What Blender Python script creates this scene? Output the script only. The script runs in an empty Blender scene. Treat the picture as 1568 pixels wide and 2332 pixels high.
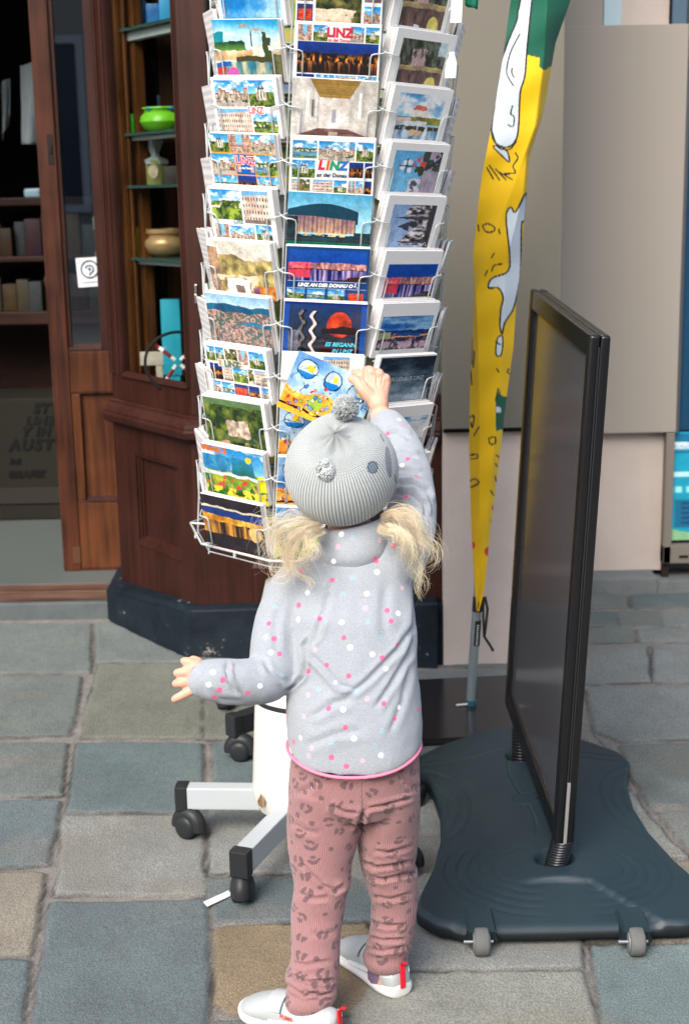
import bpy, bmesh, math, random
import numpy as np
from mathutils import Vector, Matrix
random.seed(7); rng = np.random.default_rng(7)
scene = bpy.context.scene
COL = scene.collection
R_ = math.radians
# ------------------------------------------------------------------ camera
CAM_H, PITCH, ROLL = 1.27, R_(12.6), R_(1.1)
FPX = 50/36*2331                      # focal length in units of the 1568x2331 view used for measuring
_r0 = np.array([1., 0, 0]); FWD = np.array([0, math.cos(PITCH), -math.sin(PITCH)]); _u0 = np.cross(_r0, FWD)
RIGHT = _r0*math.cos(ROLL) - _u0*math.sin(ROLL); UP = _u0*math.cos(ROLL) + _r0*math.sin(ROLL)
CPOS = np.array([0, 0, CAM_H])
cam_d = bpy.data.cameras.new('camera'); cam = bpy.data.objects.new('camera', cam_d); COL.objects.link(cam)
cam_d.sensor_fit = 'VERTICAL'; cam_d.sensor_height = 36; cam_d.sensor_width = 24; cam_d.lens = 50
cam_d.clip_start = 0.05; cam_d.clip_end = 400
M = Matrix.Identity(4)
for i in range(3):
    M[i][0] = RIGHT[i]; M[i][1] = UP[i]; M[i][2] = -FWD[i]; M[i][3] = CPOS[i]
cam.matrix_world = M
cam_d.dof.use_dof = True; cam_d.dof.focus_distance = 2.3; cam_d.dof.aperture_fstop = 6.3
scene.camera = cam
# ------------------------------------------------------------------ light: soft daylight of an open shady street
SUN_EL, SUN_AZ = R_(42), R_(205)      # azimuth clockwise from +Y; light comes from behind and left of the camera
w = bpy.data.worlds.new('World'); scene.world = w; w.use_nodes = True
nt = w.node_tree; bg = nt.nodes['Background']; sky = nt.nodes.new('ShaderNodeTexSky')
sky.sky_type = 'NISHITA'; sky.sun_disc = False; sky.sun_elevation = SUN_EL; sky.sun_rotation = SUN_AZ
sky.air_density = 1.0; sky.dust_density = 4.0; sky.ozone_density = 1.0
nt.links.new(sky.outputs[0], bg.inputs[0]); bg.inputs[1].default_value = 0.15
sd = bpy.data.lights.new('sun', 'SUN'); sun = bpy.data.objects.new('sun', sd); COL.objects.link(sun)
sd.energy = 2.0; sd.angle = R_(35); sd.color = (1, .965, .92)
sdir = Vector((math.sin(SUN_AZ)*math.cos(SUN_EL), math.cos(SUN_AZ)*math.cos(SUN_EL), math.sin(SUN_EL)))
sun.rotation_euler = sdir.to_track_quat('Z', 'Y').to_euler(); sun.location = (0, -3, 9)
scene.view_settings.view_transform = 'Standard'; scene.view_settings.look = 'None'
scene.view_settings.exposure = 0.88; scene.view_settings.gamma = 1.0
scene.render.engine = 'CYCLES'
# ------------------------------------------------------------------ measuring helpers
def ray(x, y): return FWD + RIGHT*(x-784)/FPX - UP*(y-1165.5)/FPX
def G(x, y, z=0.0):
    d = ray(x, y); return CPOS + d*((z-CAM_H)/d[2])
def W(x, y, Y):
    d = ray(x, y); return CPOS + d*(Y/d[1])
def PX(P):
    v = np.asarray(P, float) - CPOS; z = v@FWD
    return np.stack([784+FPX*(v@RIGHT)/z, 1165.5-FPX*(v@UP)/z], -1)
# ------------------------------------------------------------------ object helpers
def tag(o, label=None, cat=None, group=None, kind=None):
    if label: o['label'] = label
    if cat: o['category'] = cat
    if group: o['group'] = group
    if kind: o['kind'] = kind
    return o
def empty(name, loc=(0, 0, 0), label=None, cat=None, group=None):
    o = bpy.data.objects.new(name, None); COL.objects.link(o); o.location = loc; o.empty_display_size = .05
    return tag(o, label, cat, group)
def link(name, me, parent=None, mat=None, smooth=False):
    o = bpy.data.objects.new(name, me); COL.objects.link(o)
    if mat: me.materials.clear(); me.materials.append(mat)
    if smooth: me.shade_smooth()
    if parent:
        o.parent = parent
        o.matrix_parent_inverse = PM(parent).inverted()
    return o
_pm = {}
def PM(o):
    m = o.matrix_basis.copy()
    if o.parent: m = PM(o.parent) @ o.matrix_parent_inverse @ m
    return m
def child_local(name, me, parent, mat=None, smooth=False):
    o = bpy.data.objects.new(name, me); COL.objects.link(o)
    if mat: me.materials.clear(); me.materials.append(mat)
    if smooth: me.shade_smooth()
    o.parent = parent; return o
class MB:
    """collects shapes, builds one mesh"""
    def __init__(s): s.bm = bmesh.new()
    def box(s, a, b, bev=0.0, mx=None, seg=2):
        a, b = Vector(a), Vector(b); c = (a+b)/2; d = b-a
        m = Matrix.Translation(c) @ Matrix.Diagonal((abs(d.x), abs(d.y), abs(d.z), 1))
        r = bmesh.ops.create_cube(s.bm, size=1, matrix=m); vs = r['verts']
        if bev:
            es = list({e for v in vs for e in v.link_edges})
            rr = bmesh.ops.bevel(s.bm, geom=es, offset=bev, segments=seg, affect='EDGES', profile=.6, clamp_overlap=True)
            vs = list({v for f in rr['faces'] for v in f.verts} | {v for v in vs if v.is_valid})
            # include all faces linked
            vs = list({v for v0 in vs for f in v0.link_faces for v in f.verts})
        if mx is not None:
            for v in vs: v.co = mx @ v.co
        return s
    def tube(s, pts, r, seg=8, caps=True, closed=False):
        pts = [Vector(p) for p in pts]; n = len(pts)
        if not hasattr(r, '__len__'): r = [r]*n
        rings = []; up = None
        for i in range(n):
            if closed: t = (pts[(i+1) % n]-pts[i-1])
            else: t = (pts[min(i+1, n-1)]-pts[max(i-1, 0)])
            t.normalize()
            if up is None:
                up = Vector((0, 0, 1)) if abs(t.z) < .9 else Vector((1, 0, 0))
            x = t.cross(up); x.normalize(); up = x.cross(t); up.normalize()
            rings.append([s.bm.verts.new(pts[i] + (x*math.cos(2*math.pi*k/seg)+up*math.sin(2*math.pi*k/seg))*r[i]) for k in range(seg)])
        rr = range(n) if closed else range(n-1)
        for i in rr:
            a, b = rings[i], rings[(i+1) % n]
            for k in range(seg):
                s.bm.faces.new((a[k], a[(k+1) % seg], b[(k+1) % seg], b[k]))
        if caps and not closed:
            s.bm.faces.new(rings[0][::-1]); s.bm.faces.new(rings[-1])
        return s
    def prism(s, poly, z0, z1, mx=None):
        lo = [s.bm.verts.new((p[0], p[1], z0)) for p in poly]; hi = [s.bm.verts.new((p[0], p[1], z1)) for p in poly]
        n = len(poly)
        s.bm.faces.new(lo[::-1]); s.bm.faces.new(hi)
        for i in range(n): s.bm.faces.new((lo[i], lo[(i+1) % n], hi[(i+1) % n], hi[i]))
        if mx is not None:
            for v in lo+hi: v.co = mx @ v.co
        return s
    def lathe(s, prof, c=(0, 0, 0), seg=28, mx=None):
        rings = []
        for r, z in prof:
            rings.append([s.bm.verts.new((c[0]+r*math.cos(2*math.pi*k/seg), c[1]+r*math.sin(2*math.pi*k/seg), c[2]+z)) for k in range(seg)])
        for i in range(len(rings)-1):
            for k in range(seg):
                s.bm.faces.new((rings[i][k], rings[i][(k+1) % seg], rings[i+1][(k+1) % seg], rings[i+1][k]))
        s.bm.faces.new(rings[0][::-1]); s.bm.faces.new(rings[-1])
        if mx is not None:
            for rg in rings:
                for v in rg: v.co = mx @ v.co
        return s
    def poly(s, pts):
        s.bm.faces.new([s.bm.verts.new(p) for p in pts]); return s
    def mesh(s, name='m'):
        me = bpy.data.meshes.new(name); bmesh.ops.recalc_face_normals(s.bm, faces=s.bm.faces); s.bm.to_mesh(me); s.bm.free(); return me
    def build(s, name, mat, parent=None, smooth=False):
        me = s.mesh(name); o = link(name, me, parent, mat)
        if smooth:
            me.shade_smooth()
            try: me.set_sharp_from_angle(angle=R_(smooth if smooth is not True else 40))
            except Exception: pass
        return o
def grid_mesh(name, P, uv=None, cols=None, closed_u=False):
    """P: [n,m,3] numpy"""
    n, m = P.shape[:2]; idx = np.arange(n*m).reshape(n, m)
    if closed_u:
        idx = np.concatenate([idx, idx[:, :1]], 1)
    q = np.stack([idx[:-1, :-1], idx[:-1, 1:], idx[1:, 1:], idx[1:, :-1]], -1).reshape(-1, 4)
    me = bpy.data.meshes.new(name); me.vertices.add(n*m); me.vertices.foreach_set('co', P.reshape(-1).astype(np.float32))
    me.loops.add(q.size); me.loops.foreach_set('vertex_index', q.reshape(-1).astype(np.int32))
    me.polygons.add(len(q)); me.polygons.foreach_set('loop_start', np.arange(0, q.size, 4, dtype=np.int32))
    me.update(calc_edges=True)
    me.shade_smooth()
    if cols is not None: set_col(me, 'Col', cols.reshape(-1, 3))
    return me
def s2l(c):
    c = np.asarray(c, float); return np.where(c <= .04045, c/12.92, ((c+.055)/1.055)**2.4)
def set_col(me, name, rgb):
    a = me.attributes.new(name, 'FLOAT_COLOR', 'POINT')
    d = np.ones((len(rgb), 4), np.float32); d[:, :3] = rgb; a.data.foreach_set('color', d.reshape(-1))
def set_f(me, name, v):
    a = me.attributes.new(name, 'FLOAT', 'POINT'); a.data.foreach_set('value', np.asarray(v, np.float32))
def get_co(me):
    a = np.empty(len(me.vertices)*3, np.float32); me.vertices.foreach_get('co', a); return a.reshape(-1, 3).astype(float)
def set_co(me, v): me.vertices.foreach_set('co', v.astype(np.float32).reshape(-1)); me.update()
def get_no(me):
    a = np.empty(len(me.vertices)*3, np.float32); me.vertex_normals.foreach_get('vector', a); return a.reshape(-1, 3).astype(float)
def vnoise(x, y, seed=0):
    """smooth value noise in 2D"""
    xi = np.floor(x).astype(np.int64); yi = np.floor(y).astype(np.int64); fx = x-xi; fy = y-yi
    fx = fx*fx*(3-2*fx); fy = fy*fy*(3-2*fy)
    def h(a, b):
        n = (a*374761393 + b*668265263 + seed*974634777) & 0x7fffffff
        n = ((n ^ (n >> 13))*1274126177) & 0x7fffffff
        return ((n ^ (n >> 16)) & 0xffff)/65535.
    return (h(xi, yi)*(1-fx)+h(xi+1, yi)*fx)*(1-fy) + (h(xi, yi+1)*(1-fx)+h(xi+1, yi+1)*fx)*fy
def fbm(x, y, seed=0, o=4):
    v = 0; a = .5
    for i in range(o): v = v + a*vnoise(x*2**i, y*2**i, seed+i*17); a /= 2
    return v/(1-.5**o)
# ------------------------------------------------------------------ materials
def mat(name, col=(.5, .5, .5), rough=.6, metal=0, spec=.3, noise=None, bump=None, attr=None, coat=0, sheen=0, sss=0):
    """noise=(scale, amount, colour2) mottles the colour; bump=(scale, strength, distance)"""
    m = bpy.data.materials.new(name); m.use_nodes = True; t = m.node_tree; N = t.nodes; L = t.links; b = N['Principled BSDF']
    b.inputs['Roughness'].default_value = rough; b.inputs['Metallic'].default_value = metal
    b.inputs['Specular IOR Level'].default_value = spec
    b.inputs['Coat Weight'].default_value = coat
    if sheen: b.inputs['Sheen Weight'].default_value = sheen; b.inputs['Sheen Roughness'].default_value = .5
    if sss: b.inputs['Subsurface Weight'].default_value = sss; b.inputs['Subsurface Radius'].default_value = (.012, .005, .003); b.inputs['Subsurface Scale'].default_value = .6
    tc = N.new('ShaderNodeTexCoord')
    src = None
    if attr:
        a = N.new('ShaderNodeAttribute'); a.attribute_name = attr; src = a.outputs['Color']
    if noise:
        n = N.new('ShaderNodeTexNoise'); n.inputs['Scale'].default_value = noise[0]; n.inputs['Detail'].default_value = 8; n.inputs['Roughness'].default_value = .65
        L.new(tc.outputs['Object'], n.inputs['Vector'])
        mr = N.new('ShaderNodeMapRange'); mr.inputs['From Min'].default_value = .3; mr.inputs['From Max'].default_value = .7
        mr.inputs['To Min'].default_value = 0; mr.inputs['To Max'].default_value = noise[1]
        L.new(n.outputs[0], mr.inputs[0])
        mx = N.new('ShaderNodeMix'); mx.data_type = 'RGBA'; L.new(mr.outputs[0], mx.inputs[0])
        if src: L.new(src, mx.inputs[6])
        else: mx.inputs[6].default_value = (*col, 1)
        mx.inputs[7].default_value = (*noise[2], 1); src = mx.outputs[2]
    if src: L.new(src, b.inputs['Base Color'])
    else: b.inputs['Base Color'].default_value = (*col, 1)
    if bump:
        n = N.new('ShaderNodeTexNoise'); n.inputs['Scale'].default_value = bump[0]; n.inputs['Detail'].default_value = 6; n.inputs['Roughness'].default_value = .6
        L.new(tc.outputs['Object'], n.inputs['Vector'])
        bp = N.new('ShaderNodeBump'); bp.inputs['Strength'].default_value = bump[1]; bp.inputs['Distance'].default_value = bump[2]
        L.new(n.outputs[0], bp.inputs['Height']); L.new(bp.outputs[0], b.inputs['Normal'])
    return m
def node_math(t, op, a, b=None, c=None):
    n = t.nodes.new('ShaderNodeMath'); n.operation = op
    for i, v in enumerate((a, b, c)):
        if v is None: continue
        if isinstance(v, (int, float)): n.inputs[i].default_value = v
        else: t.links.new(v, n.inputs[i])
    return n.outputs[0]
def wood(name, c1, c2, rough=.45, axis='Z', scale=1.0):
    m = bpy.data.materials.new(name); m.use_nodes = True; t = m.node_tree; N = t.nodes; L = t.links; b = N['Principled BSDF']; b.inputs['Specular IOR Level'].default_value = .22
    tc = N.new('ShaderNodeTexCoord'); mp = N.new('ShaderNodeMapping'); L.new(tc.outputs['Object'], mp.inputs[0])
    mp.inputs['Scale'].default_value = (60, 60, 3) if axis == 'Z' else (3, 60, 60)
    n = N.new('ShaderNodeTexNoise'); n.inputs['Scale'].default_value = scale; n.inputs['Detail'].default_value = 6; n.inputs['Distortion'].default_value = .4
    L.new(mp.outputs[0], n.inputs['Vector'])
    n2 = N.new('ShaderNodeTexNoise'); n2.inputs['Scale'].default_value = 5; n2.inputs['Detail'].default_value = 5; L.new(tc.outputs['Object'], n2.inputs['Vector'])
    s = node_math(t, 'MULTIPLY_ADD', n2.outputs[0], .8, -.4); s = node_math(t, 'ADD', n.outputs[0], s)
    cr = N.new('ShaderNodeValToRGB'); cr.color_ramp.elements[0].position = .3; cr.color_ramp.elements[1].position = .75
    cr.color_ramp.elements[0].color = (*c1, 1); cr.color_ramp.elements[1].color = (*c2, 1)
    L.new(s, cr.inputs[0]); L.new(cr.outputs[0], b.inputs['Base Color'])
    bp = N.new('ShaderNodeBump'); bp.inputs['Strength'].default_value = .25; bp.inputs['Distance'].default_value = .002
    L.new(n.outputs[0], bp.inputs['Height']); L.new(bp.outputs[0], b.inputs['Normal'])
    rr = node_math(t, 'MULTIPLY_ADD', n2.outputs[0], .3, rough-.15); L.new(rr, b.inputs['Roughness'])
    return m
def glassmat(name, tint=(1, 1, 1), rough=.0, ior=1.5, extra=0.0):
    m = bpy.data.materials.new(name); m.use_nodes = True; t = m.node_tree; N = t.nodes; L = t.links
    for n in list(N):
        if n.type != 'OUTPUT_MATERIAL': N.remove(n)
    out = [n for n in N if n.type == 'OUTPUT_MATERIAL'][0]
    tr = N.new('ShaderNodeBsdfTransparent'); tr.inputs[0].default_value = (*tint, 1)
    gl = N.new('ShaderNodeBsdfGlossy'); gl.inputs['Roughness'].default_value = rough
    fr = N.new('ShaderNodeLayerWeight'); fr.inputs[0].default_value = .5
    f0 = ((ior-1)/(ior+1))**2+extra
    f = node_math(t, 'MULTIPLY_ADD', node_math(t, 'POWER', fr.outputs['Facing'], 5.0), 1-f0, f0)
    mx = N.new('ShaderNodeMixShader'); L.new(f, mx.inputs[0]); L.new(tr.outputs[0], mx.inputs[1]); L.new(gl.outputs[0], mx.inputs[2]); L.new(mx.outputs[0], out.inputs[0])
    return m
def font_mesh(s, size, bold=0.0, extrude=.0003, shear=0, align='CENTER', space=1.0):
    c = bpy.data.curves.new('t', 'FONT'); c.body = s; c.size = size; c.offset = bold; c.extrude = extrude; c.shear = shear
    c.align_x = align; c.align_y = 'CENTER'; c.space_character = space; c.resolution_u = 3
    o = bpy.data.objects.new('t', c); COL.objects.link(o)
    dg = bpy.context.evaluated_depsgraph_get(); me = bpy.data.meshes.new_from_object(o.evaluated_get(dg))
    bpy.data.objects.remove(o); return me
WHITE = mat('white_paint', (.75, .75, .73), .45)
BLACKP = mat('black_plastic', (.018, .02, .022), .45, bump=(300, .15, .001))
DARK = mat('dark_void', (.008, .007, .007), .9)
# ================================================================== GROUND
slabs = [  # outlines of the paving stones measured in the view, base colour (linear), lift
 ([(-60,1422),(205,1420),(203,1530),(-80,1532)],'g'), ([(222,1418),(250,1416),(430,1502),(427,1506),(220,1506)],'g'),
 ([(230,1512),(455,1514),(458,1678),(190,1678),(203,1600)],'o'), ([(-80,1540),(182,1540),(183,1556),(158,1672),(-90,1676)],'g'),
 ([(-90,1690),(150,1692),(138,1808),(-100,1812)],'g'), ([(-100,1822),(133,1824),(108,1966),(-110,1972)],'b'),
 ([(-110,1985),(100,1986),(68,2170),(-120,2176)],'w'), ([(-120,2186),(64,2187),(40,2360),(-140,2420)],'b'),
 ([(178,1692),(458,1692),(463,1844),(156,1846)],'d'), ([(148,1856),(462,1858),(461,2032),(130,2034)],'l'),
 ([(118,2053),(462,2050),(467,2075),(470,2440),(62,2440)],'b'), ([(470,1516),(700,1522),(700,1680),(468,1680)],'o'),
 ([(486,1692),(700,1692),(700,1798),(490,1798)],'d'), ([(480,1812),(780,1812),(790,1985),(478,1985)],'l'),
 ([(470,1998),(830,2000),(860,2092),(496,2094)],'b'), ([(494,2118),(515,2108),(830,2104),(870,2185),(850,2275),(800,2302),(520,2304),(496,2280)],'br'),
 ([(880,2100),(1318,2085),(1322,2196),(890,2206)],'l'), ([(820,2232),(885,2218),(1322,2210),(1380,2440),(780,2440)],'l2'),
 ([(480,2325),(800,2320),(770,2440),(478,2440)],'g'),
 ([(1345,2150),(1660,2150),(1720,2440),(1400,2440)],'b2'), ([(1180,1350),(1425,1352),(1430,1382),(1180,1384)],'g'), ([(1434,1352),(1560,1350),(1566,1380),(1438,1382)],'d'), ([(1568,1350),(1700,1350),(1710,1380),(1574,1380)],'g2'),
 ([(1180,1392),(1400,1392),(1404,1424),(1180,1426)],'d'), ([(1408,1390),(1500,1390),(1506,1424),(1412,1424)],'g'), ([(1506,1390),(1640,1388),(1650,1422),(1514,1424)],'g2'),
 ([(1180,1434),(1440,1432),(1444,1460),(1180,1466)],'g'), ([(1450,1432),(1650,1430),(1656,1458),(1454,1460)],'g2'),
 ([(1180,1480),(1340,1472),(1470,1468),(1475,1550),(1180,1560)],'g2'),([(1485,1468),(1680,1464),(1690,1548),(1490,1550)],'g2'), ([(1340,1568),(1640,1562),(1670,1678),(1410,1684),(1356,1660)],'g2'),
 ([(1415,1696),(1700,1690),(1720,1828),(1482,1830),(1444,1770)],'g'), ([(1500,1848),(1760,1842),(1760,2020),(1640,2000),(1578,1940)],'g2'),
 ([(1180,1574),(1318,1572),(1342,1670),(1398,1728),(1428,1792),(1180,1800)],'w'),
 ([(1180,1812),(1436,1806),(1468,1852),(1560,1948),(1180,1955)],'l'), ([(1190,1968),(1570,1960),(1650,2030),(1680,2140),(1335,2140),(1330,2075),(1190,2080)],'w'),
 ([(712,1530),(1170,1526),(1170,1606),(712,1610)],'g2'), ([(712,1622),(940,1620),(940,1800),(712,1800)],'g'), ([(955,1620),(1170,1618),(1170,1890),(958,1890)],'g2'),
 ([(800,1905),(1175,1902),(1180,2075),(880,2088),(800,1985)],'l'),
 ([(450,1448),(980,1440),(1330,1440),(1175,1516),(460,1506)],'g')]
pal = {'g': (.155,.172,.165), 'g2': (.185,.195,.19), 'd': (.115,.145,.148), 'b': (.125,.150,.157), 'b2': (.15,.185,.185), 'w': (.245,.215,.175), 'l': (.225,.225,.21),
       'l2': (.25,.245,.215), 'br': (.235,.175,.115), 'o': (.165,.168,.14)}
gx0, gx1, gy0, gy1, st = -1.7, 1.5, 1.35, 5.2, .006
gx = np.arange(gx0, gx1, st); gy = np.arange(gy0, gy1, st); X, Yg = np.meshgrid(gx, gy)
D = np.full(X.shape, -1.0); CI = np.full(X.shape, -1)
nx = (fbm(X*28, Yg*28, 3)-.5)*.010 + (fbm(X*7, Yg*7, 5)-.5)*.010
for si, (pl, key) in enumerate(slabs):
    P = np.array([G(*p)[:2] for p in pl]); n = len(P)
    x0, y0 = P.min(0)-.03; x1, y1 = P.max(0)+.03
    msk = (X > x0) & (X < x1) & (Yg > y0) & (Yg < y1)
    if not msk.any(): continue
    px, py = X[msk], Yg[msk]; dmin = np.full(px.shape, 1e9); ins = np.zeros(px.shape, bool)
    for i in range(n):
        a, b = P[i], P[(i+1) % n]; ab = b-a
        t = np.clip(((px-a[0])*ab[0]+(py-a[1])*ab[1])/(ab@ab), 0, 1)
        dmin = np.minimum(dmin, np.hypot(px-a[0]-t*ab[0], py-a[1]-t*ab[1]))
        c = ((a[1] > py) != (b[1] > py)) & (px < (b[0]-a[0])*(py-a[1])/(b[1]-a[1]+1e-12)+a[0]); ins ^= c
    d = np.where(ins, dmin, -dmin) + nx[msk] + .0065
    cur = D[msk]; better = d > cur; cur[better] = d[better]; D[msk] = cur
    ci = CI[msk]; ci[better] = si; CI[msk] = ci
ins = np.clip((D+.002)/.009, 0, 1); ins = ins*ins*(3-2*ins)
tone = np.zeros(X.shape+(3,)); mort = np.array([.235, .222, .205])
big = fbm(X*3, Yg*3, 11); med = fbm(X*14, Yg*9, 23)
for si, (pl, key) in enumerate(slabs):
    m_ = CI == si
    c = np.array(pal[key])*(1+rng.uniform(-.06, .06)); tone[m_] = c
tone[CI < 0] = mort
tone = tone*np.array([.93,.97,.97])*(.80+.40*med)[..., None]*(.85+.3*big)[..., None]
rust = np.clip((fbm(X*6, Yg*11, 41)-.56)*5, 0, 1)[..., None]
tone = tone*(1-rust*.25) + np.array([.20, .165, .125])*rust*.25
colr = mort*.86*(.72+.55*fbm(X*40, Yg*40, 8))[..., None]*(1-ins[..., None]) + tone*ins[..., None]
edge = np.exp(-((D-.000)/.004)**2)*(1.1*fbm(X*9, Yg*9, 77)); colr = colr*(1-edge[..., None])
H = ins*.007 + (med-.5)*.0035*ins + (fbm(X*60, Yg*60, 9)-.5)*.002 + (fbm(X*2, Yg*2, 31)-.5)*.004
H -= H.max()*.6
P = np.stack([X, Yg, H], -1)
GR = mat('paving', attr='Col', rough=.82, bump=(260, .8, .0035), spec=.3)
# finer grain over the vertex colours
t = GR.node_tree; N = t.nodes; L = t.links; b = N['Principled BSDF']
att = [n for n in N if n.type == 'ATTRIBUTE'][0]; tc = [n for n in N if n.type == 'TEX_COORD'][0]
n1 = N.new('ShaderNodeTexNoise'); n1.inputs['Scale'].default_value = 330; n1.inputs['Detail'].default_value = 6; n1.inputs['Roughness'].default_value = .75
mpg = N.new('ShaderNodeMapping'); mpg.inputs['Rotation'].default_value = (0, 0, .5); mpg.inputs['Scale'].default_value = (1, .6, 1); L.new(tc.outputs['Object'], mpg.inputs[0]); L.new(mpg.outputs[0], n1.inputs['Vector'])
mr = N.new('ShaderNodeMapRange'); mr.inputs['From Min'].default_value = .3; mr.inputs['From Max'].default_value = .7; mr.inputs['To Min'].default_value = .40; mr.inputs['To Max'].default_value = 1.5
L.new(n1.outputs[0], mr.inputs[0])
vm = N.new('ShaderNodeVectorMath'); vm.operation = 'SCALE'; L.new(att.outputs['Color'], vm.inputs[0]); L.new(mr.outputs[0], vm.inputs['Scale']); L.new(vm.outputs[0], b.inputs['Base Color'])
g = link('pavement', grid_mesh('pavement', P, cols=colr), None, GR); tag(g, kind='structure')
# wide ground sheet round the detailed patch
G2 = mat('far_paving', (.16, .165, .16), .85, noise=(3, .6, (.22, .2, .17)), bump=(60, .4, .01))
mb = MB(); zz = -.012
mb.box((-60, -60, zz-.3), (60, 60, zz))
g2 = mb.build('ground', G2); tag(g2, kind='structure')
# ================================================================== SHOPFRONT
BROWN = wood('brown_painted_wood', (.021, .0058, .0036), (.041, .0120, .0075), .5)
BROWND = wood('door_wood', (.022, .006, .0032), (.078, .022, .0085), .5)
ORANGE = wood('varnished_wood', (.030, .010, .003), (.125, .042, .010), .4)
OCHRE = wood('door_panel_wood', (.034, .010, .0035), (.110, .035, .0105), .5)
STONE = mat('dark_plinth_stone', (.0035, .007, .011), .6, spec=.2, noise=(9, .6, (.016, .028, .04)), bump=(25, .5, .006))
def add_chips(m, scale, thr, col):
    t = m.node_tree; N = t.nodes; L = t.links; b = N['Principled BSDF']; tc = [n for n in N if n.type == 'TEX_COORD'][0]
    old = b.inputs['Base Color'].links[0].from_socket
    n = N.new('ShaderNodeTexNoise'); n.inputs['Scale'].default_value = scale; n.inputs['Detail'].default_value = 7; n.inputs['Roughness'].default_value = .7
    L.new(tc.outputs['Object'], n.inputs['Vector'])
    mr = N.new('ShaderNodeMapRange'); mr.inputs['From Min'].default_value = thr; mr.inputs['From Max'].default_value = thr+.03; L.new(n.outputs[0], mr.inputs[0])
    mx = N.new('ShaderNodeMix'); mx.data_type = 'RGBA'; L.new(mr.outputs[0], mx.inputs[0]); L.new(old, mx.inputs[6]); mx.inputs[7].default_value = (*col, 1)
    L.new(mx.outputs[2], b.inputs['Base Color'])
add_chips(STONE, 9, .645, (.30, .27, .23)); add_chips(STONE, 34, .655, (.11, .15, .17))
add_chips(BROWND, 22, .70, (.28, .16, .08))
SHOPGL = glassmat('shop_glass', (.93, .96, .95), 0, 1.5)
shop = empty('shopfront', (-.4, 4.1, 0), 'brown painted wooden shopfront with a bay window, glazed door and black stone plinth', 'shopfront')
class Face:
    """a vertical facade plane between two ground points; u along it, n outwards"""
    def __init__(s, p0, p1):
        s.p0 = Vector((p0[0], p0[1], 0)); d = Vector((p1[0]-p0[0], p1[1]-p0[1], 0)); s.len = d.length; s.u = d.normalized(); s.n = Vector((s.u.y, -s.u.x, 0))
        s.mx = Matrix(((s.u.x, -s.n.x, 0, s.p0.x), (s.u.y, -s.n.y, 0, s.p0.y), (0, 0, 1, 0), (0, 0, 0, 1)))   # local: x=u, y=inwards, z
    def uz(s, px, py):
        d = Vector(ray(px, py)); c = Vector(CPOS); t = (s.p0-c).dot(s.n)/d.dot(s.n); p = c+d*t
        return (p-s.p0).dot(s.u), p.z
P0 = Vector((-.739, 4.224)); P1 = Vector((-.45, 3.834)); P2 = Vector((.262, 3.712))
_c = W(440, 1100, 3.862); WC = Vector((_c[0], _c[1]))
fa = Face(P0+Vector((.045, .035)), WC)     # angled face of the bay
fb = Face(WC, P2+Vector((0, .045)))        # front face
Lw = fa.len; TOP = 3.2
ztop_pl = .19; ZWB = .085
# plinth: dark stone blocks following the bay
mb = MB()
def off_poly(o): return [P0+Vector((-.0-o, .0)), P1+Vector((-o*.4, -o)), P2+Vector((0, -o)), P2+Vector((0, .5)), P0+Vector((-o*.2, .45))]
mb.prism([tuple(p) for p in off_poly(0)], -.03, ztop_pl)
mb.bm.verts.ensure_lookup_table()
for v_, z_ in zip(list(mb.bm.verts)[5:], (.105, .146, ztop_pl, ztop_pl, .12)): v_.co.z = z_
bmesh.ops.bevel(mb.bm, geom=[e for e in mb.bm.edges], offset=.016, segments=3, affect='EDGES')
mb.build('plinth', STONE, shop, smooth=35)
def fbox(mb, f, u0, u1, z0, z1, d0, d1, bev=.003):   # d outward from the face
    mb.box((u0, -d1, z0), (u1, -d0, z1), bev, f.mx)
uL = 0.0
z_corn_t = fa.uz(340, 925)[1]; z_corn_b = fa.uz(340, 975)[1]
wz0 = fa.uz(340, 866)[1]; wu0 = fa.uz(252, 400)[0]; wu1 = fa.uz(402, 400)[0]
wu0 = max(wu0, .05)
# lower body of both faces
mb = MB()
pz0, pz1 = fa.uz(360, 1252)[1], fa.uz(360, 1047)[1]; pu0, pu1 = fa.uz(313, 1150)[0], fa.uz(408, 1150)[0]
for (a, b_, c, d) in ((0, pu0, ZWB, z_corn_b), (pu1, Lw, ZWB, z_corn_b), (pu0, pu1, ZWB, pz0), (pu0, pu1, pz1, z_corn_b)): fbox(mb, fa, a, b_, c, d, -.03, 0)
q0, q1 = .16, .62
for (a, b_, c, d) in ((0, q0, ZWB, z_corn_b), (q1, fb.len, ZWB, z_corn_b), (q0, q1, ZWB, pz0), (q0, q1, pz1, z_corn_b)): fbox(mb, fb, a, b_, c, d, -.03, 0)
mb.build('lower_body', BROWN, shop)
mb = MB()
fbox(mb, fa, pu0-.002, pu1+.002, pz0-.002, pz1+.002, -.03, -.018, 0); fbox(mb, fb, q0-.002, q1+.002, pz0-.002, pz1+.002, -.03, -.018, 0)
pnl = mb.build('recessed_panel', BROWN, shop)
mb = MB()   # bead mouldings and sloped ledge in the recess
for f, a, b_ in ((fa, pu0, pu1), (fb, q0, q1)):
    for o in (.0, .011):
        mb.tube([f.mx @ Vector((a+.006+o, .010+o*.4, pz0)), f.mx @ Vector((a+.006+o, .010+o*.4, pz1))], .0045, 6)
        mb.tube([f.mx @ Vector((b_-.006-o, .010+o*.4, pz0)), f.mx @ Vector((b_-.006-o, .010+o*.4, pz1))], .0045, 6)
    mb.tube([f.mx @ Vector((a, .008, pz1-.005)), f.mx @ Vector((b_, .008, pz1-.005))], .006, 6)
    mb.prism([(0, 0), (.022, .0), (.022, .028)], a, b_, f.mx @ Matrix(((0, 0, 1, 0), (1, 0, 0, -.004), (0, 1, 0, pz0-.004), (0, 0, 0, 1))))
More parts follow.
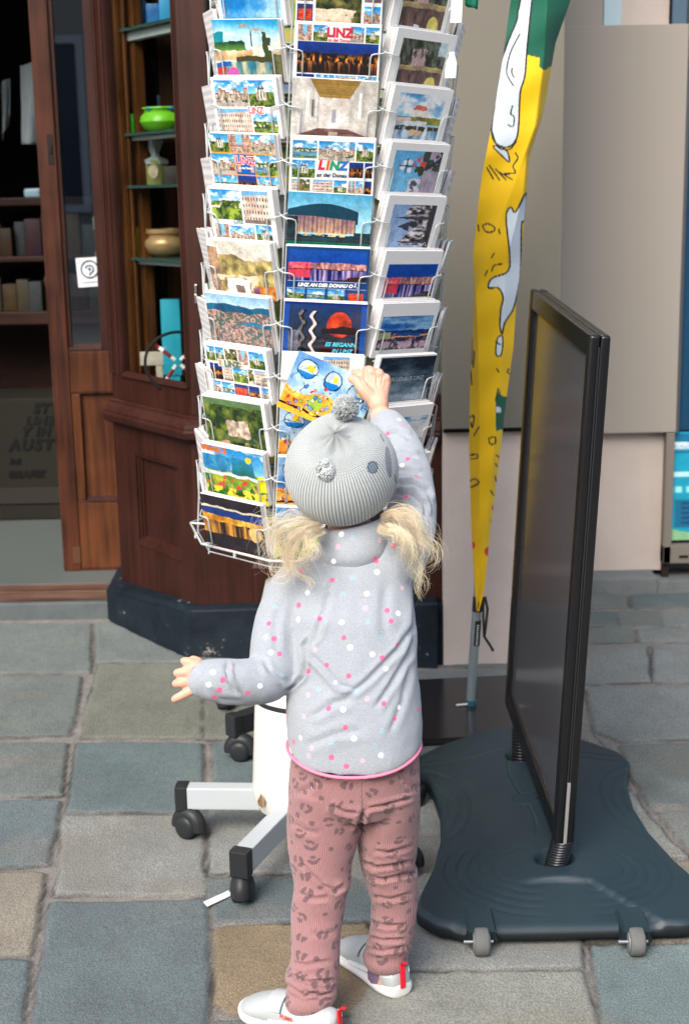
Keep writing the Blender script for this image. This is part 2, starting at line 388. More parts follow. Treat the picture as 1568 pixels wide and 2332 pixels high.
mb.build('panel_moulding', BROWN, shop, smooth=40)
# jagged crack in the panel
mb = MB()
mb.tube([fa.mx @ Vector((fa.uz(x, y)[0], .0185, fa.uz(x, y)[1])) for x, y in ((365,1093),(378,1110),(383,1150),(392,1175),(388,1200),(378,1222))], .0016, 5)
mb.build('crack', DARK, shop)
# cornice mouldings: a profile swept along the two faces
prof = [(0, 0), (.018, -.004), (.03, .004), (.034, .02), (.028, .026), (.028, .032), (.016, .045), (.006, .052), (.006, .058), (0, .062)]
hc = (z_corn_t-z_corn_b); prof = [(a, b_/.062*hc) for a, b_ in prof]
mb = MB()
pts = [fa.p0, fa.p0+fa.u*fa.len, fb.p0+fb.u*fb.len]
nn = [fa.n, (fa.n+fb.n).normalized()/((fa.n+fb.n).normalized().dot(fa.n)), fb.n]
rings = [[mb.bm.verts.new(pts[i]+nn[i]*a+Vector((0, 0, z_corn_b+b_))) for a, b_ in prof] for i in range(3)]
for i in range(2):
    for k in range(len(prof)-1): mb.bm.faces.new((rings[i][k], rings[i+1][k], rings[i+1][k+1], rings[i][k+1]))
mb.bm.faces.new(rings[0]); mb.bm.faces.new(rings[2])
mb.build('cornice', BROWN, shop, smooth=30)
# rail under the window and the stiles
mb = MB()
fbox(mb, fa, 0, Lw, z_corn_t-.002, wz0, -.03, -.004)
fbox(mb, fa, 0, wu0, wz0, TOP, -.03, -.002); 
mb.build('window_rail', BROWN, shop)
mb = MB()
fbox(mb, fa, wu1, Lw-.001, wz0, TOP, -.03, -.002); fbox(mb, fb, .004, .085, z_corn_t, TOP, -.03, -.002)
mb.build('corner_post', BROWN, shop)
mb = MB()   # stile mouldings
for u in (.006, .02, wu0-.012): mb.tube([fa.mx @ Vector((u, .0, wz0)), fa.mx @ Vector((u, .0, TOP))], .005, 6)
for u in (wu1+.01,): mb.tube([fa.mx @ Vector((u, .0, wz0)), fa.mx @ Vector((u, .0, TOP))], .004, 6)
mb.prism([(0, 0), (.02, .0), (.02, .014)], wu0, wu1, fa.mx @ Matrix(((0, 0, 1, 0), (1, 0, 0, -.004), (0, 1, 0, wz0-.003), (0, 0, 0, 1))))
mb.build('window_moulding', BROWN, shop, smooth=40)
mb = MB(); fbox(mb, fa, wu0, wu1, wz0, TOP, -.018, -.014, 0); gl = mb.build('bay_glass', SHOPGL, shop)
mb = MB(); fbox(mb, fb, .085, fb.len, z_corn_t+.06, TOP, -.018, -.014, 0); mb.build('front_glass', SHOPGL, shop)
mb = MB(); fbox(mb, fb, .085, fb.len, z_corn_t-.002, z_corn_t+.06, -.03, -.002); mb.build('front_rail', BROWN, shop)
mb = MB()   # chrome hinge bits on the corner post
for yy in (658, 680): 
    u, z = fa.uz(448, yy) if False else fb.uz(447, yy); mb.box((u-.003, -.006, z-.012), (u+.003, .002, z+.012), .001, fb.mx)
mb.build('hinge', mat('chrome', (.6, .6, .6), .25, 1), shop)
mb = MB(); u, z = fb.uz(462, 688); mb.lathe([(.0, 0), (.011, 0), (.011, .004), (.006, .008), (0, .008)], mx=fb.mx @ Matrix.Translation((u, .002, z)) @ Matrix.Rotation(R_(90), 4, 'X')); mb.build('lock', mat('brass', (.35, .3, .2), .35, .8), shop, smooth=True)
# display case inside the bay
mb = MB()
inner_b = [fa.p0+Vector((.02, .10, 0)), fb.p0+fb.u*fb.len+Vector((-.01, .40, 0))]
zf = wz0-.03
mb.prism([(fa.p0.x+.03, fa.p0.y-.0), (fa.p0.x+fa.u.x*fa.len+.01, fa.p0.y+fa.u.y*fa.len+.035), (P2.x-.01, P2.y+.09), (P2.x-.01, P2.y+.6), (fa.p0.x+.03, fa.p0.y+.25)], zf-.02, zf)
mb.build('display_floor', DARK, shop)
mb = MB()
mb.box((fa.p0.x+.02, 4.38, zf), (P2.x, 4.40, TOP)); mb.build('display_back', wood('display_back_wood', (.012, .006, .004), (.05, .02, .01), .3), shop)
mb = MB()
for u0, u1, d0, d1 in ((wu0+.002, wu0+.022, -.062, -.03), (wu0+.020, wu0+.05, -.10, -.07)): fbox(mb, fa, u0, u1, zf, TOP, d0, d1, .003)
mb.tube([fa.mx @ Vector((wu0+.03, .05, zf)), fa.mx @ Vector((wu0+.03, .05, TOP))], .006, 8)
mb.build('inner_frame', ORANGE, shop)
mb = MB()
mb.box((-.52, 4.36, zf), (-.44, 4.378, TOP)); mb.box((-.36, 4.36, zf), (-.31, 4.378, TOP)); mb.build('inner_post', ORANGE, shop)
mb = MB(); mb.box((-.60, 4.365, zf), (-.53, 4.375, TOP)); mb.box((-.435, 4.37, zf+.02), (-.365, 4.375, TOP)); mb.build('mirror', mat('mirror_glass', (.35, .38, .38), .12, 1, noise=(6, .8, (.04, .04, .04))), shop)
# glass shelves (with white brackets) seen through the bay window
SHG = mat('shelf_glass', (.035, .07, .062), .2, spec=.6); BRK = mat('shelf_bracket', (.42, .46, .44), .4)
shelves = []
for yy in (48, 300, 424, 594):
    z = fa.uz(330, yy)[1]; shelves.append(z)
    mb = MB(); pts = [fa.mx @ Vector((wu0+.012, .04, 0)), fa.mx @ Vector((Lw+.02, .04, 0)), Vector((P2.x-.1, P2.y+.13, 0)), Vector((P2.x-.1, 4.34, 0)), Vector((fa.p0.x+.05, 4.34, 0))]
    mb.prism([(p.x, p.y) for p in pts], z-.004, z+.004); mb.build('glass_shelf', SHG, shop)
for i in (0, 1, 3):
    z = shelves[i]-.004; mb = MB()
    mb.box((wu0+.02, .06, z-.012 - (.012 if i == 0 else 0)), (wu1+.04, .085, z-.001), .002, fa.mx)
    mb.prism([(0, 0), (.03, 0), (.03, -.09), (.022, -.09)], 0, .006, fa.mx @ Matrix(((1, 0, 0, wu1-.035), (0, 0, 1, .06), (0, 1, 0, z-.012), (0, 0, 0, 1))))
    mb.build('shelf_bracket', BRK, shop)
# ---- things on the shelves
def spot(px, py, back=.10): 
    u, z = fa.uz(px, py); return fa, u
def at_shelf(px, zi, depth):
    """world point on shelf zi seen at column px, depth metres behind the bay face"""
    f = Face((fa.p0.x-fa.n.x*depth, fa.p0.y-fa.n.y*depth), (fa.p0.x-fa.n.x*depth+fa.u.x, fa.p0.y-fa.n.y*depth+fa.u.y))
    zs = shelves[zi]+.004 if zi is not None else zf
    u, _ = f.uz(px, PX((f.p0.x+f.u.x*.2, f.p0.y+f.u.y*.2, zs))[1]); p = f.p0+f.u*u; return Vector((p.x, p.y, zs))
def thing_mesh(name, mb, m, label, cat, smooth=35, group=None):
    o = mb.build(name, m, None, smooth); return tag(o, label, cat, group)
p = at_shelf(372, 1, .13)
bowl = empty('green_bowl', p, 'bright green round ashtray bowl on the middle glass shelf', 'bowl')
LIME = mat('lime_ceramic', (.16, .48, .02), .25, noise=(30, .3, (.10, .36, .02)))
mb = MB(); mb.lathe([(0, 0), (.035, 0), (.055, .012), (.065, .03), (.062, .045), (.052, .055), (.052, .062), (.058, .066), (.056, .070), (.046, .066), (.044, .03), (0, .02)], p, 40, None); mb.build('bowl_body', LIME, bowl, True)
mb = MB()
for k in range(5): a = k*1.25+.3; mb.box((p.x+.045*math.cos(a)-.012, p.y+.045*math.sin(a)-.012, p.z+.060), (p.x+.045*math.cos(a)+.012, p.y+.045*math.sin(a)+.012, p.z+.071), .004)
mb.build('rim_insert', mat('blue_rim', (.01, .12, .3), .3), bowl)
p = at_shelf(302, 1, .07); mb = MB(); mb.lathe([(0, 0), (.0095, 0), (.0095, .052), (.008, .055), (0, .055)], p, 20)
lt = empty('lighter', p, 'small neon green lighter standing at the left end of the shelf', 'lighter'); mb.build('lighter_body', mat('neon_green', (.02, .75, .02), .3), lt, True)
mb = MB(); mb.box((p.x-.006, p.y-.005, p.z+.055), (p.x+.006, p.y+.005, p.z+.066), .002); mb.build('lighter_head', DARK, lt)
p = at_shelf(360, 1, .2); mb = MB(); mb.box((p.x-.035, p.y-.01, p.z), (p.x+.035, p.y+.03, p.z+.115), .004); thing_mesh('blue_packet', mb, mat('blue_foil', (.02, .16, .32), .25, noise=(25, .8, (.35, .5, .6))), 'crinkled blue and white packet behind the green bowl', 'packet')
p = at_shelf(357, 2, .12); mb = MB()
can = empty('candle_jar', p, 'olive green candle jar wrapped in cellophane on the third glass shelf', 'candle')
mb.lathe([(0, 0), (.028, 0), (.030, .003), (.0315, .068), (.029, .070), (.026, .066), (0, .064)], p, 32); mb.build('jar', mat('olive_wax', (.24, .25, .08), .4, noise=(30, .5, (.12, .14, .05))), can, True)
mb = MB(); me_l = MB(); me_l.lathe([(0, 0), (.014, 0), (.014, .0015), (0, .0015)], (0, 0, 0), 24, Matrix.Translation(p+Vector((-.004, -.032, .038))) @ Matrix.Rotation(R_(90), 4, 'X') @ Matrix.Diagonal((1, 1.4, 1, 1))); me_l.build('jar_label', mat('jar_cream', (.5, .42, .3), .5, noise=(60, .6, (.2, .08, .05))), can)
cel = MB(); rs = []
for k, (r, z) in enumerate(((.0325, .060), (.031, .070), (.012, .080), (.011, .088), (.018, .105), (.022, .125))):
    rs.append([cel.bm.verts.new((p.x+r*(1+.25*math.sin(j*2.3+k))*math.cos(j*.3491), p.y+r*(1+.25*math.sin(j*1.7+k))*math.sin(j*.3491), p.z+z)) for j in range(18)])
for a, b_ in zip(rs, rs[1:]):
    for j in range(18): cel.bm.faces.new((a[j], a[(j+1) % 18], b_[(j+1) % 18], b_[j]))
cel.build('cellophane', mat('cellophane', (.38, .41, .41), .3), can)
p = at_shelf(392, 2, .1); mb = MB(); mb.box((p.x-.02, p.y-.015, p.z), (p.x+.02, p.y+.015, p.z+.05), .003); thing_mesh('small_box', mb, mat('dark_card', (.03, .025, .02), .5), 'small dark box beside the wrapped candle jar', 'box')
p = at_shelf(380, 3, .13); mb = MB(); mb.lathe([(0, 0), (.03, 0), (.052, .012), (.062, .032), (.06, .046), (.05, .056), (.05, .062), (.056, .068), (.056, .08), (.050, .08), (.046, .05), (0, .03)], p, 40)
thing_mesh('gold_bowl', mb, mat('gold_lacquer', (.42, .26, .12), .32, .35, noise=(12, .4, (.3, .2, .1))), 'matt gold round bowl with thick rim on the lowest glass shelf', 'bowl', True)
for i, (px, h, c, nm) in enumerate(((309, .07, (.02, .08, .13), 'dark blue'), (318, .085, (.45, .33, .03), 'yellow capped'), (327, .065, (.03, .1, .12), 'teal'))):
    p = at_shelf(px, 3, .09); mb = MB(); mb.lathe([(0, 0), (.010, 0), (.011, .004), (.011, h*.6), (.006, h*.75), (.006, h), (0, h)], p, 18)
    thing_mesh('small_bottle', mb, mat('bottle_%d' % i, c, .25), ['dark blue small bottle leftmost beside the gold bowl', 'taller yellow small bottle left of the gold bowl', 'teal small bottle touching the gold bowl'][i], 'bottle', True, 'small bottles beside the gold bowl')
for i, (px, wd, h) in enumerate(((308, .022, .065), (322, .035, .085), (352, .04, .07), (378, .03, .085))):
    p = at_shelf(px, 0, .12+.01*i); mb = MB(); mb.box((p.x-wd/2, p.y-.015, p.z-.0), (p.x+wd/2, p.y+.015, p.z+h), .003)
    thing_mesh('blue_carton', mb, mat('blue_carton_%d' % i, ((.01, .06, .3), (.02, .2, .6), (.01, .07, .25), (.03, .25, .45))[i], .3, noise=(40, .5, (.05, .3, .6))), ['narrow dark blue carton at the left of the top shelf', 'bright blue carton second on the top shelf', 'wide navy carton in the middle of the top shelf', 'light blue carton at the right of the top shelf'][i], 'carton', group='blue cartons on the top shelf')
p = at_shelf(397, None, .12); mb = MB(); mb.box((p.x-.028, p.y-.02, p.z+.03), (p.x+.028, p.y+.02, p.z+.25), .003); mb.box((p.x-.02, p.y-.015, p.z), (p.x+.02, p.y+.015, p.z+.03))
thing_mesh('turquoise_box', mb, mat('turquoise_card', (.02, .30, .42), .4, noise=(20, .3, (.04, .38, .48))), 'tall turquoise box standing low in the bay window', 'box')
p = at_shelf(362, None, .06); mb = MB(); mb.box((p.x-.055, p.y+.03, p.z+.06), (p.x+.05, p.y+.033, p.z+.10), .001); mb.box((p.x-.01, p.y+.033, p.z), (p.x+.01, p.y+.04, p.z+.09), .001)
thing_mesh('price_card', mb, mat('aged_card', (.5, .47, .4), .6, noise=(50, .5, (.35, .2, .12))), 'cream price card standing behind the black ring', 'card')
# black ring with red and white striped sticks
p = at_shelf(408, None, .05)
whl = empty('striped_wheel', p, 'black ring with red and white striped spokes low in the bay window', 'wheel')
c = p+Vector((.0, 0, .085)); mb = MB(); mb.tube([c+Vector((.09*math.cos(a), .02*math.cos(a), .085*math.sin(a))) for a in np.linspace(0, 2*math.pi, 40)[:-1]], .0045, 8, closed=True); mb.build('ring', DARK, whl, True)
for k, a in enumerate((2.45, .7, 4.1, 5.5)):
    for j in range(5):
        d = Vector((math.cos(a), 0, math.sin(a))); mb = MB(); mb.tube([c+d*(.01+.014*j), c+d*(.01+.014*(j+1))], .0055, 8)
        if j in (0, 2, 4): pass
        mb.build('spoke_stripe', WHITE if j in (0, 3) else mat('stripe_red', (.22, .02, .015), .35), whl, True)
# ---- plain pale board behind the front pane, seen at the rack's upper left
mb = MB(); u0, z0 = fb.uz(474, 230); u1, _ = fb.uz(1012, 300)
fbox(mb, fb, u0, u1, z0, TOP, -.10, -.09, 0); mb.build('window_board', mat('pale_board', (.42, .45, .44), .6, noise=(4, .4, (.3, .36, .37))), shop)
# ---- door leaf
yd = G(180, 1302, .085)[1]
fd = Face((-1.5, yd), (0, yd))
def du(px, py): return fd.uz(px, py)
zb = .088
x_l = du(108, 700)[0]; x_m = du(150, 700)[0]; x_r = du(262, 700)[0]
door = MB(); fbox(door, fd, x_l, x_m, zb, TOP, -.04, 0, .004)
fbox(door, fd, x_m, x_r, du(200, 1300)[1]-0.002 if False else zb, du(200, 1140)[1], -.035, -.003, .003); fbox(door, fd, x_m, x_r, du(200, 897)[1], du(200, 795)[1], -.035, -.003, .003)
DR = door.build('door', BROWND, shop)
mb = MB(); fbox(mb, fd, x_m, x_m+.028, du(200, 1140)[1], du(200, 897)[1], -.03, -.004, .003); fbox(mb, fd, x_m+.028, x_r, du(200, 1140)[1], du(200, 897)[1], -.033, -.018, 0); fbox(mb, fd, x_m+.002, x_r-.002, zb+.01, du(200, 1146)[1], -.004, -.001, .002); fbox(mb, fd, x_m+.002, x_r-.002, du(200, 892)[1], du(200, 800)[1], -.004, -.001, .002)
mb.build('door_panel', OCHRE, DR)
mb = MB(); zg = du(200, 795)[1]; fbox(mb, fd, x_m, x_m+.012, zg, TOP, -.03, -.008, .002); fbox(mb, fd, x_r-.05, x_r, zg, TOP, -.03, .0, .003)
mb.prism([(0, 0), (.02, .0), (.02, .02)], x_m, x_r, fd.mx @ Matrix(((0, 0, 1, 0), (1, 0, 0, .0), (0, 1, 0, zg-.002), (0, 0, 0, 1))))
mb.prism([(0, 0), (.02, .0), (.02, .016)], x_m+.03, x_r, fd.mx @ Matrix(((0, 0, 1, 0), (1, 0, 0, .0), (0, 1, 0, du(200, 1140)[1]-.002), (0, 0, 0, 1))))
mb.build('door_moulding', BROWN, DR)
mb = MB(); fbox(mb, fd, x_m, x_r-.03, zg, TOP, -.02, -.015, 0); mb.build('door_glass', glassmat('door_glass', (.7, .76, .8), 0, 1.75, .10), DR)
mb = MB(); uu, z_ = du(132, 340); uu -= .022; fbox(mb, fd, uu-.009, uu+.009, z_-.045, z_+.045, 0, .002, .001); fbox(mb, fd, uu-.003, uu+.004, z_-.012, z_+.012, .002, .006, .001); mb.build('door_lock', mat('old_iron', (.010, .006, .005), .6, .2), DR)
mb = MB(); uu, z_ = du(178, 1245); fbox(mb, fd, uu-.018, uu+.008, z_-.055, z_+.0, 0, .003, .001); mb.build('door_bolt', mat('worn_bolt', (.08, .035, .015), .5), DR)
mb = MB(); fbox(mb, fd, x_r-.003, x_r+.2, zb, TOP, -.08, -.0, .003); mb.build('door_frame', BROWN, shop)
# notice card stuck on the door glass
nc = empty('notice_card', fd.mx @ Vector((du(204, 620)[0], .01, du(204, 620)[1])), 'white square card with a dark ring symbol on the door glass', 'notice')
uu, zz_ = du(204, 619); mb = MB(); RT = fd.mx @ Matrix.Translation((uu, .008, zz_)) @ Matrix.Rotation(R_(-2.5), 4, 'Y')
mb.box((-.040, 0, -.046), (.040, .0015, .044), 0, RT); mb.build('card', mat('notice_white', (.62, .65, .68), .5), nc)
NAVY = mat('ink_navy', (.02, .06, .10), .5)
mb = MB()
def arc(r, a0, a1, cx, cz, t, n=30): return [RT @ Vector((cx+r*math.cos(a), -.001, cz+r*math.sin(a))) for a in np.linspace(a0, a1, n)]
mb.tube(arc(.026, 0, 2*math.pi*.999, .0, .008, .002, 40), .0022, 5); mb.tube(arc(.012, -1.6, 2.9, .0, .008, .0018), .002, 5); mb.tube([RT @ Vector((.003, -.001, -.004)), RT @ Vector((-.002, -.001, -.010))], .002, 5); mb.tube(arc(.003, 0, 6.2, .0, .008, .002, 10), .002, 5)
for k in range(9): mb.box((-.026+k*.0058, -.0008, -.034), (-.0218+k*.0058, .0003, -.031), 0, RT)
mb.build('printed_ring', NAVY, nc)
# narrow cream strips on the glass
mb = MB()
for px, y0, y1, w_ in ((210, 493, 523, .004), (213, 575, 587, .003)):
    u, za = du(px, y0); u, zb_ = du(px+3, y1); fbox(mb, fd, u-w_, u+w_, zb_, za, -.022, -.0205, 0)
mb.build('pale_strip', mat('cream_strip', (.55, .48, .33), .6), DR)
# threshold, step
mb = MB(); mb.box((-2.2, 4.262, .05), (-.70, yd+.03, .084), .004); mb.build('threshold', wood('worn_sill', (.06, .028, .018), (.17, .10, .075), .5, 'X'), shop)
mb = MB(); mb.box((-2.4, 4.245, -.05), (-.70, 5.0, .05), .006); mb.build('door_step', mat('step_stone', (.07, .085, .09), .7, noise=(14, .7, (.12, .14, .14)), bump=(60, .5, .004)), shop)
# ---- room behind
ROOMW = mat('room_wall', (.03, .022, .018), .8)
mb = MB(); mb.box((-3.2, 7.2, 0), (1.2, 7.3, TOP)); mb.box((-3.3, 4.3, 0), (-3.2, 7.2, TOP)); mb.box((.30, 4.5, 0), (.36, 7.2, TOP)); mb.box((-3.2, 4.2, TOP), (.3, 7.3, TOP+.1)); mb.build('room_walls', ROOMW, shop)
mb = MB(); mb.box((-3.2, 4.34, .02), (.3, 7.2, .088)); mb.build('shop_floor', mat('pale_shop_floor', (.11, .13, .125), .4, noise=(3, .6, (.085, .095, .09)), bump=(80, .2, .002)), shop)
mb = MB(); mb.box((-3.2, yd, zb), (-2.0, yd+.06, TOP), .004); mb.box((-3.2, yd-.001, 2.25), (x_l-1.5+.0, yd+.05, TOP), .004); mb.build('door_jamb', BROWND, shop)
# upper facade over the bay and door
mb = MB(); mb.prism([(-3.4, 4.2), (fa.p0.x-.01, 4.2), (fa.p0.x+fa.u.x*fa.len-.01, 3.86), (P2.x, 3.74), (P2.x, 4.3), (-3.4, 4.32)], TOP, 7.5); mb.build('upper_wall', mat('upper_plaster', (.35, .28, .24), .8, noise=(5, .4, (.3, .25, .2))), shop)
# ---- inside goods near the door
def boxthing(name, px, py, Y, w_, h, d, m, label, cat, group=None, bev=.004):
    p = W(px, py, Y); mb = MB(); mb.box((p[0]-w_/2, p[1], p[2]-h/2), (p[0]+w_/2, p[1]+d, p[2]+h/2), bev); return thing_mesh(name, mb, m, label, cat, group=group)
SH = mat('hanging_cloth', (.20, .24, .26), .8, noise=(10, .4, (.13, .16, .18)))
p = W(75, 235, 5.3)
def cloth(name, quad, Y, m, label, amp=.012):
    n_, m_ = 24, 14; Q = [W(x, y, Y) for x, y in quad]; P = np.zeros((n_, m_, 3))
    for i in range(n_):
        for j in range(m_):
            v, u = i/(n_-1), j/(m_-1); q = (1-v)*((1-u)*Q[0]+u*Q[1])+v*((1-u)*Q[3]+u*Q[2]); q = q+np.array([0, amp*math.sin(u*9+v*2)*(.4+v), 0]); P[i, j] = q
    o = link(name, grid_mesh(name, P), None, m); s = o.modifiers.new('t', 'SOLIDIFY'); s.thickness = .003; return tag(o, label, 'cloth')
cloth('hanging_cloth', [(47, 150), (110, 132), (112, 330), (49, 328)], 5.3, SH, 'large pale grey cloth hanging inside the dark doorway')
cloth('hanging_cloth', [(4, 185), (24, 178), (26, 262), (6, 320)], 5.5, SH, 'narrow pale cloth hanging at the left edge of the doorway')
shf = empty('goods_shelf', W(50, 720, 5.6), 'low brown shelf unit of colourful goods inside the shop', 'shelf')
mb = MB(); a, b_ = W(-80, 452, 5.6), W(150, 452, 5.6)
for yy, th in ((450, .03), (584, .02), (710, .05)):
    z = W(50, yy, 5.6)[2]; mb.box((a[0]-.4, 5.6, z-th), (b_[0]+.15, 5.95, z), .004)
mb.box((a[0]-.4, 5.95, .09), (b_[0]+.15, 5.97, W(50, 450, 5.6)[2])); mb.box((b_[0]+.12, 5.6, .09), (b_[0]+.15, 5.95, W(50, 450, 5.6)[2]))
mb.build('shelf_boards', wood('shelf_brown', (.02, .008, .005), (.05, .02, .012), .5, 'X'), shf)
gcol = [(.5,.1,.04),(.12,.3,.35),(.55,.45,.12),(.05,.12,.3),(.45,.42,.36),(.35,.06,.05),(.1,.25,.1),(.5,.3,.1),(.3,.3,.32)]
gname = ['red','teal','yellow','navy','cream','crimson','green','orange','grey']
k = 0
for row, (yb, hh) in enumerate(((584, .17), (712, .15))):
    z = W(50, yb, 5.6)[2]
    x = a[0]; cnt = 0
    while x < b_[0]+.1:
        w_ = random.uniform(.035, .08); h = hh*random.uniform(.6, 1)
        ci = random.randrange(9); mb = MB(); mb.box((x, 5.63+random.uniform(0, .05), z), (x+w_, 5.75, z+h), .003)
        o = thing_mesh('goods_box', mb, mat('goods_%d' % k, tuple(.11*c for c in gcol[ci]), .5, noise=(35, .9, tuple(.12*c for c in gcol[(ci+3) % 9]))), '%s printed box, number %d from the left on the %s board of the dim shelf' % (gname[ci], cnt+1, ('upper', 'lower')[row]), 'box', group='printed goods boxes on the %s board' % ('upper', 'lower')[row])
        x += w_+.004; k += 1; cnt += 1
mb = MB(); z = W(50, 450, 5.6)[2]
for px, w_ in ((80, .05), (97, .03)):
    q = W(px, 430, 5.62); mb = MB(); mb.box((q[0]-w_, 5.64, z), (q[0]+w_, 5.72, z+.035), .012); thing_mesh('glass_dish', mb, mat('ice_blue_%d' % px, (.35, .55, .65), .15), 'pale blue dish, %s, on top of the goods shelf' % ('left one and wider' if px == 80 else 'right one and smaller'), 'dish')
# lettered display chest standing further in
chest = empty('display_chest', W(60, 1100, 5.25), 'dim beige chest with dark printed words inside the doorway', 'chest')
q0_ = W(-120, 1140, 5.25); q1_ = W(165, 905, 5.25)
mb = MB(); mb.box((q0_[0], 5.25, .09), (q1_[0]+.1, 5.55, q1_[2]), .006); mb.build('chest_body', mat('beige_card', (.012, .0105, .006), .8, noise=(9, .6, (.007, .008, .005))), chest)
mb = MB(); mb.box((q0_[0], 5.243, W(60, 1146, 5.25)[2]), (q1_[0]+.1, 5.2495, W(60, 1110, 5.25)[2]), .002); mb.build('chest_band', mat('dim_band', (.02, .017, .015), .7), chest)
INK = mat('dark_ink', (.001, .001, .001), .8); INKG = mat('green_ink', (.001, .004, .003), .8)
for s_, px, py, size, m_ in (('STY', 104, 930, .048, INK), ('LINZ', 92, 958, .042, INKG), ('Y IN', 82, 984, .046, INK), ('AUST', 70, 1014, .058, INK), ('GRAFIK', 60, 1080, .034, INK), ('ist', 34, 1050, .03, INK)):
    me = font_mesh(s_, size, .0028, .0005, .25, 'CENTER', 1.25); q = W(px, py, 5.247)
    me.transform(Matrix.Translation(q) @ Matrix.Rotation(R_(90), 4, 'X')); link('lettering', me, chest, m_)
# ================================================================== NEIGHBOUR BUILDING
PINK = mat('pink_plaster', (.55, .48, .43), .85, noise=(5, .55, (.43, .365, .32)), bump=(120, .35, .003)); add_chips(PINK, 26, .70, (.30, .25, .22))
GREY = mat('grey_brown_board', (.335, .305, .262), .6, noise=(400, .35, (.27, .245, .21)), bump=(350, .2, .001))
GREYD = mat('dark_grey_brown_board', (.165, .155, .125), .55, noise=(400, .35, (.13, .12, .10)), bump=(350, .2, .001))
nb = empty('plaster_building', (.6, 4, 0), 'pale pink plastered building clad above with grey brown boards', 'building')
XA = .60
mb = MB(); mb.box((P2.x+.002, 3.73, -.02), (XA-.005, 4.6, .70)); mb.build('plaster_pier', PINK, nb)
zA = W(1100, 974, 3.71)[2]
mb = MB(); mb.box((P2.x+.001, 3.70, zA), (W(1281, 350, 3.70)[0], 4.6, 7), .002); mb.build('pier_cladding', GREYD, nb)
mb = MB(); mb.box((P2.x+.003, 3.712, zA-.012), (XA, 3.73, zA+.003)); mb.build('cladding_shadow', DARK, nb)  # dark strip standing in for the shadow under the cladding edge
mb = MB(); xr = W(1507, 1150, 4.5)[0]; mb.box((XA-.01, 4.5, .05), (xr, 5.2, .6)); mb.build('plaster_wall', PINK, nb)
zB = W(1420, 986, 4.46)[2]; xb = W(1553, 500, 4.46)[0]; zB2 = W(1450, 56, 4.46)[2]
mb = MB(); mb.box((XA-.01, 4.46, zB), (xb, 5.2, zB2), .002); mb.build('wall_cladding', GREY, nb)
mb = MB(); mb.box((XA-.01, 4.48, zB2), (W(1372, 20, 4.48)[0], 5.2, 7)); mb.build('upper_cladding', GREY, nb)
mb = MB(); mb.box((W(1374, 20, 4.49)[0], 4.49, zB2), (W(1414, 20, 4.49)[0], 4.52, 7)); mb.build('pale_blue_panel', mat('pale_blue', (.42, .55, .60), .5), nb)
mb = MB(); mb.box((W(1414, 20, 4.49)[0], 4.495, zB2), (W(1523, 20, 4.49)[0], 4.53, 7)); mb.build('upper_plaster', PINK, nb)
mb = MB(); mb.box((W(1527, 20, 4.49)[0], 4.495, zB2), (3.5, 4.53, 7)); mb.build('upper_window', mat('grey_blue_pane', (.10, .16, .22), .15), nb)
mb = MB(); mb.box((W(1523, 20, 4.49)[0], 4.48, zB2), (W(1527, 20, 4.49)[0], 4.53, 7)); mb.build('upper_frame', DARK, nb)
mb = MB(); mb.box((XA-.02, 4.40, -.02), (xr-.03, 4.62, .052), .008); mb.box((xr-.028, 4.44, -.02), (3.2, 4.7, .03), .006); mb.build('base_course', mat('kerb_stone', (.13, .15, .155), .8, noise=(20, .7, (.2, .2, .19)), bump=(70, .6, .006)), nb)
mb = MB(); mb.box((xr+.0, 4.48, .03), (xr+.022, 4.56, zB)); mb.build('downpipe_gap', mat('dark_brown_gap', (.02, .014, .012), .6), nb)
mb = MB(); mb.box((xb+.001, 4.47, zB-.002), (xb+.012, 4.5, 7)); mb.build('edge_strip', mat('steel_strip', (.12, .12, .13), .4, .5), nb)
mb = MB(); mb.box((xb+.012, 4.50, zB), (3.4, 4.6, zB2)); mb.build('navy_panel', mat('navy_panel', (.008, .055, .115), .4), nb)
mb = MB(); mb.box((xr+.022, 4.58, .0), (3.4, 4.7, zB)); mb.build('recess_wall', GREY, nb)
# poster case
pc = empty('poster_case', (xr+.3, 4.5, .05), 'grey brown poster case with a turquoise printed poster at the wall', 'poster case')
x0 = xr+.024; xp0 = W(1513, 1100, 4.46)[0]; zt = W(1530, 987, 4.46)[2]; zb_p = W(1530, 1243, 4.46)[2]; zcb = W(1530, 1283, 4.46)[2]
mb = MB(); mb.box((x0, 4.46, zcb), (xp0, 4.56, zB-.002), .003); mb.box((xp0, 4.46, zcb), (x0+.55, 4.56, zb_p), .003); mb.box((x0+.50, 4.46, zb_p), (x0+.55, 4.56, zB-.002), .003); mb.build('case_frame', mat('case_metal', (.20, .18, .15), .5), pc)
mb = MB(); mb.box((W(1545, 1268, 4.455)[0]-.0, 4.457, W(1545, 1268, 4.455)[2]-.004), (W(1545, 1268, 4.455)[0]+.03, 4.4605, W(1545, 1268, 4.455)[2]+.004), .001); mb.build('case_slot', DARK, pc)
mb = MB(); mb.box((xp0, 4.50, zb_p), (x0+.5, 4.505, zB-.002)); mb.build('case_back', DARK, pc)
n_, m_ = 90, 60; pw, ph = .42, zt-zb_p-.012
uu_, vv_ = np.meshgrid(np.linspace(0, 1, m_), np.linspace(0, 1, n_))
cc = np.array([.10, .62, .74])*np.ones((n_, m_, 3)); cc[vv_ < .12] = (.10, .60, .74); 
def pr(u0, u1, v0, v1, c): cc[(uu_ > u0) & (uu_ < u1) & (vv_ > v0) & (vv_ < v1)] = c
pr(0, .4, .02, .2, (.08, .45, .6)); pr(.03, .36, .10, .125, (.7, .9, .95)); pr(.05, .34, .145, .16, (.5, .78, .88)); pr(0, .30, .36, .405, (.75, .95, .95)); pr(.10, .8, .62, .88, (.10, .42, .56))
